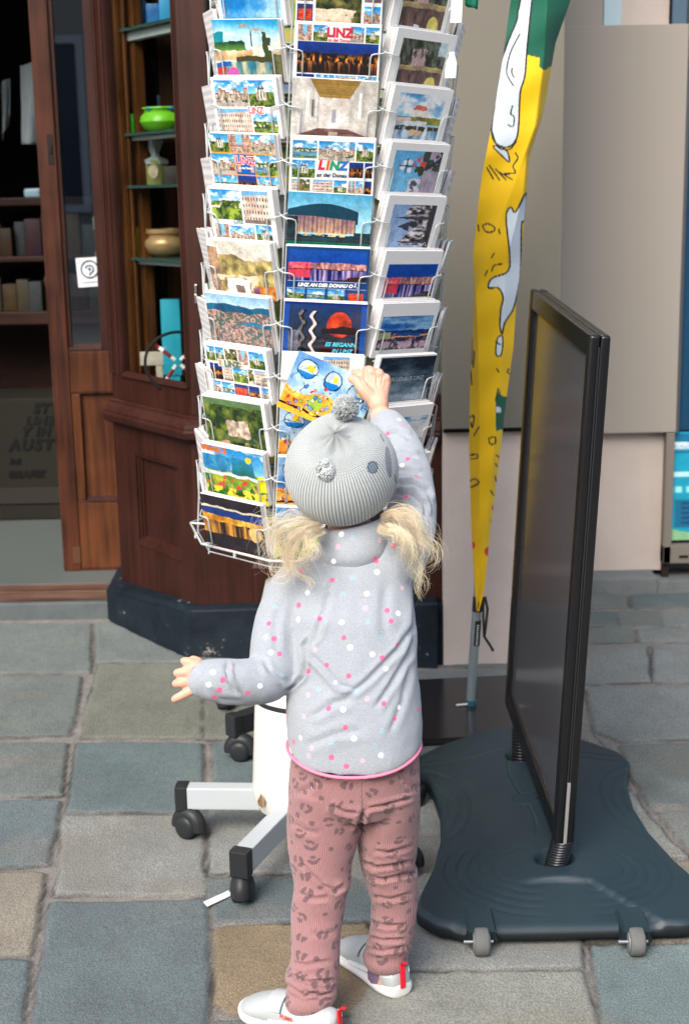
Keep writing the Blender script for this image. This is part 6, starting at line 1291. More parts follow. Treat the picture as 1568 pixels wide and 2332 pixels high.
n2 = N.new('ShaderNodeTexNoise'); n2.inputs['Scale'].default_value = 520; n2.inputs['Detail'].default_value = 8; n2.inputs['Roughness'].default_value = .8; L.new(tc.outputs['Object'], n2.inputs[0])
gr = N.new('ShaderNodeMix'); gr.data_type = 'RGBA'; m3 = N.new('ShaderNodeMapRange'); m3.inputs['From Min'].default_value = .35; m3.inputs['From Max'].default_value = .65; L.new(n2.outputs[0], m3.inputs[0]); L.new(m3.outputs[0], gr.inputs[0]); gr.inputs[6].default_value = (.265, .295, .33, 1); gr.inputs[7].default_value = (.395, .43, .47, 1)
mx = N.new('ShaderNodeMix'); mx.data_type = 'RGBA'; L.new(mr.outputs[0], mx.inputs[0]); L.new(gr.outputs[2], mx.inputs[6]); L.new(a1.outputs['Color'], mx.inputs[7]); L.new(mx.outputs[2], b.inputs['Base Color'])
b.inputs['Roughness'].default_value = .95; b.inputs['Specular IOR Level'].default_value = .15; b.inputs['Sheen Weight'].default_value = .25; b.inputs['Sheen Roughness'].default_value = .5
bp = N.new('ShaderNodeBump'); bp.inputs['Strength'].default_value = .8; bp.inputs['Distance'].default_value = .002; L.new(n1.outputs[0], bp.inputs['Height']); L.new(bp.outputs[0], b.inputs['Normal'])
jo = link('fleece_jacket', jk, person, FM)
HEMM = mat('pink_binding', (.80, .22, .33), .7, bump=(900, .3, .0005))
mb = MB(); mb.tube([Vector(p)+Vector(((p[0]-hem[:, 0].mean())*.012, (p[1]-hem[:, 1].mean())*.008, .0005)) for p in hem], .0026, 8, closed=True); link('hem_binding', mb.mesh('hem'), jo, HEMM, True)
# cuffs: pink inner edge at right wrist, collar standing at the neck
cw = J(881, 968, 2.39); dw = (J(862, 925, 2.425)-J(905, 1005, 2.35)).normalized(); Rq = dw.to_track_quat('Z', 'Y').to_matrix().to_4x4()
col_rows = [(1292,735,865,2.135,.045),(1258,706,896,2.139,.0615),(1235,718,888,2.14,.058),(1203,730,884,2.145,.053),(1180,738,880,2.148,.051)]
P = []; 
for k, (py, xl, xr, Yc, hd) in enumerate(col_rows):
    r_ = ring(py, xl, xr, Yc, hd, 2.1); tilt = (r_[:, 0]-r_[:, 0].mean())*(0, .10, .17, .22, .22)[k]; r_[:, 2] += tilt; P.append(r_)
P.append(P[-1]*1.0); P[-1] = P[-2]+(P[-2].mean(0)-P[-2])*.09+np.array([0, 0, -.002]); P.append(P[2]+(P[2].mean(0)-P[2])*.10)
P = np.array(P); cme = grid_mesh('collar', P, closed_u=True); sb = bpy.data.objects.new('t', cme); COL.objects.link(sb); sm = sb.modifiers.new('s', 'SUBSURF'); sm.levels = 2
dg = bpy.context.evaluated_depsgraph_get(); cm2 = bpy.data.meshes.new_from_object(sb.evaluated_get(dg)); bpy.data.objects.remove(sb)
v_, n_, f_, px_, z_ = facing(cm2); best2 = np.full(len(v_), 9.); cc_ = np.ones((len(v_), 3))*.5
for (a, c) in dots:
    dd = np.hypot(px_[:, 0]-a[0], px_[:, 1]-a[1]); m = (f_ > .05) & (dd < 5)
    if m.any():
        k = np.where(m)[0]; q0_ = v_[k[np.argmin(z_[k])]]; d = np.linalg.norm(v_-q0_, axis=1)-.0046; mm = d < np.minimum(best2, .004); best2[mm] = d[mm]; cc_[mm] = CC[c]
set_col(cm2, 'Col', cc_); set_f(cm2, 'dd', np.clip(best2, -1, .02)*1000); cm2.shade_smooth(); link('collar', cm2, jo, FM)
# ---- trousers
mb = MB()
def legmesh(mb, rows, cap0=True):
    rs = [ring(*r, 2.1) for r in rows]; vr = [[mb.bm.verts.new(p) for p in r_] for r_ in rs]
    for a, b_ in zip(vr, vr[1:]):
        for k in range(ringN): mb.bm.faces.new((a[k], a[(k+1) % ringN], b_[(k+1) % ringN], b_[k]))
    mb.bm.faces.new(vr[0]); mb.bm.faces.new(vr[-1][::-1])
legmesh(mb, [(1660,668,948,2.075,.070),(1700,664,952,2.077,.078),(1750,658,955,2.08,.084),(1800,655,956,2.08,.083),(1832,668,945,2.08,.072)])
legmesh(mb, [(1780,660,800,2.075,.070),(1835,655,824,2.072,.066),(1870,652,824,2.068,.062),(1920,654,813,2.062,.058),(1970,660,801,2.053,.052),(2010,667,802,2.043,.049),(2036,664,790,2.036,.046),(2075,660,786,2.032,.043),(2120,660,778,2.022,.042),(2165,661,776,2.012,.041),(2200,657,773,2.003,.040),(2222,648,771,1.998,.043),(2238,655,767,1.995,.037),(2252,653,768,1.992,.042),(2268,644,766,1.990,.043),(2284,645,758,1.988,.037),(2292,650,750,1.988,.034)])
legmesh(mb, [(1780,820,955,2.08,.070),(1832,826,956,2.083,.066),(1870,818,954,2.086,.062),(1910,813,952,2.09,.058),(1945,815,950,2.093,.052),(1968,820,945,2.096,.049),(1985,826,954,2.098,.050),(2010,833,952,2.10,.046),(2045,843,952,2.10,.042),(2085,842,948,2.10,.041),(2110,842,944,2.10,.040),(2130,838,940,2.10,.038),(2146,832,939,2.10,.042),(2160,832,933,2.10,.037),(2175,825,931,2.10,.041),(2190,828,928,2.10,.037),(2198,834,924,2.10,.033)])
pt = voxel(mb, .0026, 4, .5)
P7 = lambda L_: [(501.8+.32*a, 1693+.32*b) for a, b in L_]
pf = [(P7([(1030,450),(1000,560),(950,660)]), 5, .005), (P7([(560,830),(640,930),(780,1050)]), 4, .0035), (P7([(760,430),(880,490),(1010,500)]), 5, .0035), (P7([(1040,460),(1150,440),(1400,375)]), 4, .004), (P7([(900,1000),(820,1050),(700,1010)]), 5, .0035), (P7([(530,1060),(650,1110),(780,1100)]), 5, .003),
 (P7([(985,830),(1100,880),(1200,870),(1400,830)]), 4.5, .0045), (P7([(1010,930),(1150,970),(1330,930),(1400,920)]), 4.5, .0035), (P7([(1080,760),(1200,780),(1390,720)]), 5, .003), (P7([(1070,1080),(1200,1110),(1390,1060)]), 5, .0028), (P7([(1060,1270),(1180,1300),(1350,1290)]), 4.5, .003), (P7([(1040,1370),(1150,1400),(1340,1390)]), 4, .0045), (P7([(1010,1450),(1150,1480),(1330,1440)]), 4, .003),
 (P7([(480,1640),(620,1700),(840,1680)]), 4, .005), (P7([(450,1700),(600,1790),(700,1760)]), 4, .004), (P7([(560,1740),(700,1790),(810,1760)]), 3.5, .0035), (P7([(500,1560),(600,1580),(830,1540)]), 5, .0025), (P7([(520,560),(600,620),(720,640)]), 7, .002), (P7([(620,1350),(740,1360),(850,1330)]), 7, .0016), (P7([(480,380),(620,330),(720,260)]), 7, .0018), (P7([(1420,330),(1330,300),(1230,200)]), 7, .0018)]
carve(pt, pf)
v, n, f, px, z = facing(pt)
w2 = np.clip((1.0-v[:, 2]/.30), .15, 1)
v = v+n*(((fbm(v[:, 0]*14, v[:, 2]*46+v[:, 0]*12, 5, 3)-.5)*.0060)*w2+(fbm(v[:, 0]*9+v[:, 1]*9, v[:, 2]*9, 8, 2)-.5)*.004)[:, None]; set_co(pt, v)
# leopard blotches: broken rings placed over the surface
bl = np.full(len(v), 9.); area_ids = rng.permutation(len(v)); centers = []
for i in area_ids[:5000]:
    p = v[i]
    if all(np.linalg.norm(p-c) > .0225 for c, _ in centers): centers.append((p, n[i]))
    if len(centers) > 620: break
for ci, (p, nn_) in enumerate(centers):
    up_ = np.array([0, 0, 1.]); tx = np.cross(up_, nn_); tx /= (np.linalg.norm(tx)+1e-9); ty = np.cross(nn_, tx); a0 = rng.uniform(0, 6.28); dv = v-p; near = np.where((dv**2).sum(1) < .016**2)[0]
    if not len(near): continue
    x_, y_ = dv[near]@tx, dv[near]@ty; x_ = x_+(vnoise(x_*300+ci, y_*300, ci % 50)-.5)*.0028; y_ = y_+(vnoise(x_*280+9, y_*280+ci, ci % 47)-.5)*.0028
    sc_ = rng.uniform(.75, 1.15)
    if ci % 3 == 2: d = np.hypot(x_*.8, y_)-.0036*sc_
    else:
        r_ = np.hypot(x_*.92, y_*1.2); an = (np.arctan2(y_, x_)-a0) % 6.283; d = np.abs(r_-.0066*sc_)-.0030; gap = np.minimum(np.abs(an-.5), np.abs(an-(3.3+ci % 2))); d = np.maximum(d, (.36-gap)*.006)
        if ci % 3 == 0: d = np.minimum(d, np.hypot(x_-.0095, y_-.003)-.0022)
    bl[near] = np.minimum(bl[near], d)
set_f(pt, 'dd', np.clip(bl, -1, .01)*1000)
PMt = bpy.data.materials.new('ribbed_leopard_knit'); PMt.use_nodes = True; t = PMt.node_tree; N = t.nodes; L = t.links; b = N['Principled BSDF']
a2 = N.new('ShaderNodeAttribute'); a2.attribute_name = 'dd'; a3 = N.new('ShaderNodeAttribute'); a3.attribute_name = 'rib'
# rib phase: arc position around each leg
side = np.where((v[:, 0] > W(822, 1843, 2.08)[0]+.0), 1, 0)
cxs = np.array([np.interp(v[:, 2], [.05, .12, .2, .3, .42], [W(706, 2280, 1.99)[0], W(718, 2180, 2.0)[0], W(725, 2040, 2.03)[0], W(738, 1900, 2.06)[0], W(800, 1760, 2.08)[0]]), np.interp(v[:, 2], [.08, .14, .22, .31, .42], [W(880, 2190, 2.1)[0], W(892, 2080, 2.1)[0], W(888, 1960, 2.1)[0], W(884, 1880, 2.09)[0], W(800, 1760, 2.08)[0]])])
rib = (v[:, 0]-np.where(side == 1, cxs[1], cxs[0]))
nrm = np.clip(n[:, 1], -1, 1); rib = rib*(1+.25*(1-np.abs(nrm)))
set_f(pt, 'rib', rib/.0034)
sn_ = node_math(t, 'SINE', node_math(t, 'MULTIPLY', a3.outputs['Fac'], 6.2832))
rc = node_math(t, 'MULTIPLY_ADD', sn_, .5, .5)
tc = N.new('ShaderNodeTexCoord'); n1 = N.new('ShaderNodeTexNoise'); n1.inputs['Scale'].default_value = 350; n1.inputs['Detail'].default_value = 5; L.new(tc.outputs['Object'], n1.inputs[0])
m0 = N.new('ShaderNodeMix'); m0.data_type = 'RGBA'; L.new(rc, m0.inputs[0]); m0.inputs[6].default_value = (.225, .108, .112, 1); m0.inputs[7].default_value = (.405, .222, .220, 1)
m1 = N.new('ShaderNodeMix'); m1.data_type = 'RGBA'; L.new(rc, m1.inputs[0]); m1.inputs[6].default_value = (.085, .048, .055, 1); m1.inputs[7].default_value = (.185, .11, .115, 1)
mr = N.new('ShaderNodeMapRange'); mr.inputs['From Min'].default_value = .6; mr.inputs['From Max'].default_value = -.4; thr = node_math(t, 'ADD', a2.outputs['Fac'], node_math(t, 'MULTIPLY_ADD', n1.outputs[0], 1.2, -.6)); L.new(thr, mr.inputs[0])
mx = N.new('ShaderNodeMix'); mx.data_type = 'RGBA'; L.new(node_math(t, 'MULTIPLY', mr.outputs[0], .90), mx.inputs[0]); L.new(m0.outputs[2], mx.inputs[6]); L.new(m1.outputs[2], mx.inputs[7]); L.new(mx.outputs[2], b.inputs['Base Color'])
b.inputs['Roughness'].default_value = .9; b.inputs['Specular IOR Level'].default_value = .15; b.inputs['Sheen Weight'].default_value = .2
bp = N.new('ShaderNodeBump'); bp.inputs['Strength'].default_value = .7; bp.inputs['Distance'].default_value = .0012; L.new(node_math(t, 'MULTIPLY_ADD', n1.outputs[0], .5, rc), bp.inputs['Height']); L.new(bp.outputs[0], b.inputs['Normal'])
link('trousers', pt, person, PMt)
# ---- shoes
SH_U = mat('shoe_upper', (.38, .41, .41), .7, noise=(60, .3, (.42, .45, .46)), bump=(900, .25, .0005)); SH_S = mat('shoe_sole', (.66, .65, .63), .5); SH_R = mat('red_tab', (.62, .015, .03), .6); SH_W = mat('shoe_stripe', (.78, .79, .78), .6); SH_G = mat('shoe_grey', (.33, .36, .37), .6)
def shoe(heel, toe, label_):
    heel, toe = Vector(heel), Vector(toe); d = (toe-heel); Ls = d.length; d.normalize(); s_ = Vector((-d.y, d.x, 0))
    mx = Matrix(((d.x, s_.x, 0, heel.x), (d.y, s_.y, 0, heel.y), (0, 0, 1, 0), (0, 0, 0, 1)))
    ts = np.array([0, .02, .06, .14, .28, .42, .56, .70, .82, .91, .97, 1.0])
    wd = np.interp(ts, [0, .02, .06, .14, .28, .42, .56, .70, .82, .91, .97, 1], [.012, .018, .0235, .027, .0275, .0265, .0285, .0315, .0315, .027, .018, .008])
    ht = np.interp(ts, [0, .06, .14, .28, .42, .56, .70, .85, .95, 1], [.048, .058, .056, .052, .060, .062, .052, .040, .031, .022])
    def loft(wf, z0f, z1f, ex=0, top=2.2, n=28, name='x'):
        P = np.zeros((len(ts), n, 3))
        for i, t_ in enumerate(ts):
            for k in range(n):
                a = 2*math.pi*k/n; c, s2 = math.cos(a), math.sin(a); y = math.copysign(abs(c)**(2/2.6), c)*(wf(i)+ex); zz = math.copysign(abs(s2)**(2/2.6), s2); z0, z1 = z0f(i), z1f(i)
                # narrower towards the top
                yy = y*(1-.30*max(zz, 0)**1.5 if top > 2 else 1); P[i, k] = (t_*Ls+(ex if t_ > .5 else -ex)*(1 if t_ in (0, 1.0) else 0), yy, (z0+z1)/2+zz*(z1-z0)/2)
        me = grid_mesh(name, P.astype(float), closed_u=True); bm = bmesh.new(); bm.from_mesh(me); bm.verts.ensure_lookup_table(); bm.faces.new([bm.verts[k] for k in range(n)][::-1]); bm.faces.new([bm.verts[(len(ts)-1)*n+k] for k in range(n)]); bmesh.ops.recalc_face_normals(bm, faces=bm.faces); bm.transform(mx); bm.to_mesh(me); bm.free(); me.shade_smooth()
        return me
    root = bpy.data.objects.new('shoe', loft(lambda i: wd[i], lambda i: .010, lambda i: ht[i], name='upper')); COL.objects.link(root); root.data.materials.append(SH_U); root.parent = person; root.matrix_parent_inverse = PM(person).inverted()
    ss = root.modifiers.new('s', 'SUBSURF'); ss.levels = ss.render_levels = 2
    so = link('sole', loft(lambda i: wd[i]+.0022, lambda i: 0.001+(.004 if ts[i] > .93 else 0), lambda i: .0215+(.004 if ts[i] < .1 else 0)+(.003 if ts[i] > .9 else 0), .0022, 2, name='sole'), root, SH_S); ss = so.modifiers.new('s', 'SUBSURF'); ss.levels = ss.render_levels = 2
    def strip(pts, w_, m_, nm, thick=.0016, wv=None):
        mb = MB(); L2 = [Vector(p) for p in pts]
        rings = []
        for i, p in enumerate(L2):
            tn = (L2[min(i+1, len(L2)-1)]-L2[max(i-1, 0)]).normalized(); nrm_ = Vector((p.x-.35*Ls if abs(p.y) < .01 else 0, p.y, 0)); nrm_ = nrm_.normalized() if nrm_.length > 0 else Vector((-1, 0, 0)); wv_ = tn.cross(nrm_).normalized()
            rings.append([mb.bm.verts.new(mx @ (p+wv_*w_/2*a+nrm_*thick*b2)) for a, b2 in ((-1, -1), (1, -1), (1, 1), (-1, 1))])
        for a, b2 in zip(rings, rings[1:]):
            for k in range(4): mb.bm.faces.new((a[k], a[(k+1) % 4], b2[(k+1) % 4], b2[k]))
        mb.bm.faces.new(rings[0]); mb.bm.faces.new(rings[-1]); return mb.build(nm, m_, root, True)
    strip([(-.0030, 0, .020), (-.0028, 0, .035), (-.002, 0, .050), (-.001, 0, .060), (-.006, 0, .066), (-.012, 0, .067)], .0085, SH_R, 'heel_tab')
    for sg in (-1, 1):
        if sg == 1: side_pts = [(.010, .0235), (.03, .0272), (.055, .0278), (.08, .0275)]
        P_ = [(.004*Ls/.16, sg*.0165, .043), (.014, sg*.0232, .041), (.030, sg*.0262, .036), (.055, sg*.0268, .031), (.085, sg*.0275, .025), (.11, sg*.0312, .0225)]
        strip(P_, .007, SH_W, 'side_stripe', .001)
    mb = MB()   # closing strap over the instep
    aa = np.linspace(-1.25, 1.35, 14); ring_ = []
    for a in aa:
        y = math.sin(a)*.0275; z_ = .034+math.cos(a)*.026
        ring_.append([mb.bm.verts.new(mx @ Vector((x_, y*f_, z_+e))) for x_, f_, e in ((.50*Ls, 1.0, 0), (.66*Ls, 1.02, -.0045), (.66*Ls, 1.06, -.0025), (.50*Ls, 1.05, .0022))])
    for a, b2 in zip(ring_, ring_[1:]):
        for k in range(4): mb.bm.faces.new((a[k], a[(k+1) % 4], b2[(k+1) % 4], b2[k]))
    mb.bm.faces.new(ring_[0]); mb.bm.faces.new(ring_[-1]); mb.build('strap', SH_U, root, 40)
    mb = MB(); mb.tube([mx @ Vector((.495*Ls, math.sin(a)*.0293, .0345+math.cos(a)*.0285)) for a in aa], .0009, 6); mb.build('strap_edge', mat('strap_navy', (.05, .12, .2), .6), root, True)
    return root, mx, Ls
r1, mx1, L1 = shoe((-.024, 1.944, 0), (-.176, 2.040, 0), 'left')
r2, mx2, L2_ = shoe((.078, 2.072, 0), (-.016, 2.222, 0), 'right')
me = font_mesh('PUMA', .0085, .0002, .0002, .15); me.transform(mx1 @ Matrix.Translation((.078, .0290, .0375)) @ Matrix.Rotation(R_(180), 4, 'Z') @ Matrix.Rotation(R_(90), 4, 'X') @ Matrix.Rotation(R_(-8), 4, 'X')); link('shoe_lettering', me, r1, mat('logo_red', (.60, .08, .05), .6))
# sock at the left ankle
mb = MB(); chain(mb, [(J(706, 2262, 1.985), .025), (J(704, 2296, 1.985), .027), (J(702, 2330, 1.990), .026)]); link('sock', mb.mesh('sock'), person, mat('pink_sock', (.52, .30, .38), .85, bump=(700, .3, .0006)), True)
mb = MB(); chain(mb, [(J(880, 2170, 2.10), .025), (J(874, 2205, 2.105), .027), (J(872, 2225, 2.11), .026)]); link('sock', mb.mesh('sock'), person, mat('mauve_sock', (.20, .14, .22), .85), True)
# ---- knitted hat
HR = .0852; HCc = J(777, 1071, 2.13); e1 = pole.cross(Vector(RIGHT)).normalized(); e2 = pole.cross(e1).normalized()
# phi measured so that phi=0 points down the back
down = Vector(-UP); pb = (down-pole*down.dot(pole)).normalized(); pr_ = pole.cross(pb).normalized()
nph, nth = 420, 150; PH = np.linspace(0, 2*np.pi, nph, endpoint=False); rim = R_(112)+R_(13)*np.cos(PH)
P = np.zeros((nth+16, nph, 3)); U_ = np.zeros((nth+16, nph)); V_ = np.zeros((nth+16, nph)); pole_, pb_, pr2 = np.array(pole), np.array(pb), np.array(pr_)
for i in range(nth+16):
    f_ = min(i, nth-1)/(nth-1); tht = .012+(rim-.012)*f_; r = HR*(1+.02*np.sin(tht*1.0)); inner = max(0, i-nth+1)
    r = r*np.where(np.ones(nph) > 0, 1, 1)-.0035*(f_ > .93)*(f_-.93)/.07
    dimp2 = -.0016*np.exp(-((tht-.22)/.2)**2)*np.cos(PH*9)
    pk = dimp2+.0035*np.exp(-(tht/.10)**2)            # little gathered point at the crown
    dimple = -.004*np.exp(-((tht-.28)/.16)**2)*(1+.6*np.sin(PH*4+1))
    fold = -.0022*np.exp(-((tht-.75)/.30)**2)*np.sin(PH*3+.8)
    r = r+pk+dimple+fold-inner*.0015-(inner > 0)*.003; tht = tht+inner*.020
    dirv = np.cos(tht)[:, None]*pole_+np.sin(tht)[:, None]*(np.cos(PH)[:, None]*pb_+np.sin(PH)[:, None]*pr2)
    P[i] = np.array(HCc)+dirv*r[:, None]; U_[i] = PH; V_[i] = tht
hat = grid_mesh('knitted_hat', P, closed_u=True)
H1 = lambda L_: [(627.2+.336*a, 878+.336*b_) for a, b_ in L_]
carve(hat, [(H1([(395,335),(330,372),(270,380),(190,405)]), 3.5, .0030), (H1([(400,345),(395,420),(380,480)]), 4, .0018), (H1([(420,330),(500,380),(600,420)]), 4, .0018), (H1([(400,310),(385,240),(370,190)]), 4, .0018), (H1([(430,320),(500,290),(580,260)]), 4, .0015), (H1([(420,370),(470,450),(520,560)]), 5, .0016), (H1([(395,640),(415,600),(420,540),(405,490)]), 3.5, .0022, 1), (H1([(90,540),(160,640),(200,760)]), 9, .0016), (H1([(560,880),(700,800),(790,680)]), 9, .0014)])
vh = get_co(hat); nh_ = vh-np.array(HCc); ln_ = np.linalg.norm(nh_, axis=1)[:, None]; pe = PX(vh); fe = ((CPOS-vh)*nh_).sum(1) > 0
de = np.hypot((pe[:, 0]-745)/19, (pe[:, 1]-1070)/27); bump_ = np.clip(1-de, 0, 1)**.5*.0095*(.75+.5*vnoise(pe[:, 0]*.16, pe[:, 1]*.16, 2))-.004*np.exp(-(de/.3)**2); vh = vh+nh_/ln_*(bump_*(de < 1)*fe)[:, None]; set_co(hat, vh); vh = get_co(hat); pxh = PX(vh)
nrm_h = vh-np.array(HCc); dc = CPOS-vh; fh = (nrm_h*dc).sum(1) > 0
colh = np.ones((len(vh), 3))*np.array((.50, .545, .545))
def ell_d(cx, cy, rx, ry, rot=0): 
    a, b_ = pxh[:, 0]-cx, pxh[:, 1]-cy; c, s_ = math.cos(rot), math.sin(rot); return np.hypot((a*c+b_*s_)/rx, (-a*s_+b_*c)/ry)
e_ = ell_d(848, 1064, 10, 11.5); colh[fh & (e_ < 1.25)] = (.07, .10, .13); colh[fh & (e_ < 1.0)] = (.17, .23, .31)
e_ = ell_d(884, 1052, 6.0, 32, -.10); colh[fh & (e_ < 1.12)] = (.12, .16, .20); colh[fh & (e_ < 1.0)] = (.16, .22, .30)
for (a, b_) in (((898,1082),(902,1100)), ((866,990),(873,1004))): d, s, t_ = poly_d(pxh, [a, b_]); colh[fh & (d < 1.6)] = (.10, .14, .17)
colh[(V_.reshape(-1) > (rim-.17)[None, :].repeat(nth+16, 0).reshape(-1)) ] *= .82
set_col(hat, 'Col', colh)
phs = U_.reshape(-1); set_f(hat, 'kc', np.cos(phs)); set_f(hat, 'ks', np.sin(phs)); set_f(hat, 'kv', V_.reshape(-1))
KM = bpy.data.materials.new('grey_knit'); KM.use_nodes = True; t = KM.node_tree; N = t.nodes; L = t.links; b = N['Principled BSDF']
at = {}
for nm in ('kc', 'ks', 'kv'): a = N.new('ShaderNodeAttribute'); a.attribute_name = nm; at[nm] = a.outputs['Fac']
ph = node_math(t, 'ARCTAN2', at['ks'], at['kc'])
def sinf(x, k, p=0): return node_math(t, 'SINE', node_math(t, 'MULTIPLY_ADD', x, k, p))
near = node_math(t, 'GREATER_THAN', at['kv'], .62)
r1_ = sinf(ph, 100.0); r0_ = sinf(ph, 100.0)
v1 = sinf(at['kv'], 125.0); 
stA = node_math(t, 'MULTIPLY', r0_, v1)
mrn = N.new('ShaderNodeMapRange'); mrn.inputs['From Min'].default_value = .55; mrn.inputs['From Max'].default_value = .95; L.new(at['kv'], mrn.inputs[0])
mxs = N.new('ShaderNodeMix'); mxs.data_type = 'FLOAT'; L.new(mrn.outputs[0], mxs.inputs[0]); L.new(stA, mxs.inputs[2])
stB = node_math(t, 'ADD', node_math(t, 'MULTIPLY', r1_, .85), node_math(t, 'MULTIPLY', node_math(t, 'MULTIPLY', r0_, v1), .25)); L.new(stB, mxs.inputs[3])
hgt = node_math(t, 'MULTIPLY_ADD', mxs.outputs[0], .5, .5)
cA = N.new('ShaderNodeAttribute'); cA.attribute_name = 'Col'; mm = N.new('ShaderNodeMix'); mm.data_type = 'RGBA'; mm.blend_type = 'MULTIPLY'; mm.inputs[0].default_value = 1; L.new(cA.outputs['Color'], mm.inputs[6])
g2_ = N.new('ShaderNodeMapRange'); g2_.inputs['To Min'].default_value = .42; g2_.inputs['To Max'].default_value = 1.18; L.new(hgt, g2_.inputs[0]); cmb = N.new('ShaderNodeCombineColor'); [L.new(g2_.outputs[0], cmb.inputs[i]) for i in range(3)]; L.new(cmb.outputs[0], mm.inputs[7]); L.new(mm.outputs[2], b.inputs['Base Color'])  # yarn shading painted into the colour: darker in the rib grooves
b.inputs['Roughness'].default_value = .9; b.inputs['Specular IOR Level'].default_value = .15; b.inputs['Sheen Weight'].default_value = .3
bp = N.new('ShaderNodeBump'); bp.inputs['Strength'].default_value = .9; bp.inputs['Distance'].default_value = .0016; L.new(hgt, bp.inputs['Height']); L.new(bp.outputs[0], b.inputs['Normal'])
ho = link('knitted_hat', hat, person, KM)
YARN = mat('yarn', (.42, .455, .455), .9, spec=.15, sheen=.3)
def on_hat(px, py):
    d = Vector(ray(px, py)).normalized(); o = Vector(CPOS)-HCc; bq = o.dot(d); cq = o.dot(o)-(HR*1.0)**2; disc = bq*bq-cq
    t_ = -bq-math.sqrt(max(disc, 0)); return Vector(CPOS)+d*t_
def yarn_ball(c, r, n, name, loose=.15, thick=.0007):
    mb = MB(); rr = random.Random(3)
    for k in range(n):
        d = Vector((rr.gauss(0, 1), rr.gauss(0, 1), rr.gauss(0, 1))).normalized(); e = Vector((rr.gauss(0, 1), rr.gauss(0, 1), rr.gauss(0, 1)))*.25; l_ = r*(1+rr.uniform(-loose, loose))
        mb.tube([c+d*l_*.35, c+(d+e*.3).normalized()*l_*.75, c+(d+e*.75).normalized()*l_], [thick*.9, thick, thick*.6], 4)
    ellipsoid(mb, c, (r*.72,)*3, None, 16, 10)
    return link(name, mb.mesh(name), ho, YARN, True)
yarn_ball(J(787, 927, 2.105), .0195, 950, 'pompom')
# knitted ear: a curled tube of yarn on the crown
ec = on_hat(741, 1070); en = (ec-HCc).normalized(); ax1 = Vector(UP); ax1 = (ax1-en*ax1.dot(en)).normalized(); ax2 = en.cross(ax1)
mb = MB()
rr = random.Random(5)
for k in range(34):
    a0 = rr.uniform(0, 6.28); c_ = ec+en*rr.uniform(.004, .008)+(ax1*math.cos(a0)*1.3+ax2*math.sin(a0))*rr.uniform(.003, .010); d1 = Vector((rr.gauss(0, 1), rr.gauss(0, 1), rr.gauss(0, 1))).normalized(); d2 = d1.orthogonal().normalized(); rl = rr.uniform(.0025, .0045)
    mb.tube([c_+d1*math.cos(t_)*rl+d2*math.sin(t_)*rl for t_ in np.linspace(0, 4.2, 9)], .0011, 5)
ellipsoid(mb, ec+en*.001, (.0085, .0085, .0085)); link('ear', mb.mesh('ear'), ho, YARN, True)
# ---- hair: curls falling out below the hat on both sides
HAIRM = bpy.data.materials.new('blond_hair'); HAIRM.use_nodes = True; t = HAIRM.node_tree; b = t.nodes['Principled BSDF']
ah = t.nodes.new('ShaderNodeAttribute'); ah.attribute_name = 'Col'; t.links.new(ah.outputs['Color'], b.inputs['Base Color']); b.inputs['Roughness'].default_value = .42; b.inputs['Specular IOR Level'].default_value = .6; b.inputs['Sheen Weight'].default_value = .2
hv, hf, hcol = [], [], []
def strand(pts, r0, col):
    n = len(pts); base_i = sum(len(x) for x in hv); T = np.gradient(pts, axis=0); T /= (np.linalg.norm(T, axis=1)[:, None]+1e-9)
    A = np.cross(T, np.array([.3, .8, .5])); A /= (np.linalg.norm(A, axis=1)[:, None]+1e-9); B = np.cross(T, A); r = r0*np.interp(np.linspace(0, 1, n), [0, .1, .8, 1], [.8, 1, .8, .25])
    R3 = np.stack([pts+(A*math.cos(a)+B*math.sin(a))*r[:, None] for a in (0, 2.094, 4.189)], 1).reshape(-1, 3); hv.append(R3); hcol.append(np.repeat(col[None], len(R3), 0))
    for i in range(n-1):
        for k in range(3): hf.append((base_i+i*3+k, base_i+i*3+(k+1) % 3, base_i+(i+1)*3+(k+1) % 3, base_i+(i+1)*3+k))
def spline(P, n):
    P = np.array(P, float); m = len(P); t_ = np.linspace(0, m-1, n); out = []
    for x in t_:
        i = min(int(x), m-2); u = x-i; p0, p1, p2, p3 = P[max(i-1, 0)], P[i], P[i+1], P[min(i+2, m-1)]
        out.append(.5*((2*p1)+(-p0+p2)*u+(2*p0-5*p1+4*p2-p3)*u*u+(-p0+3*p1-3*p2+p3)*u**3))
    return np.array(out)
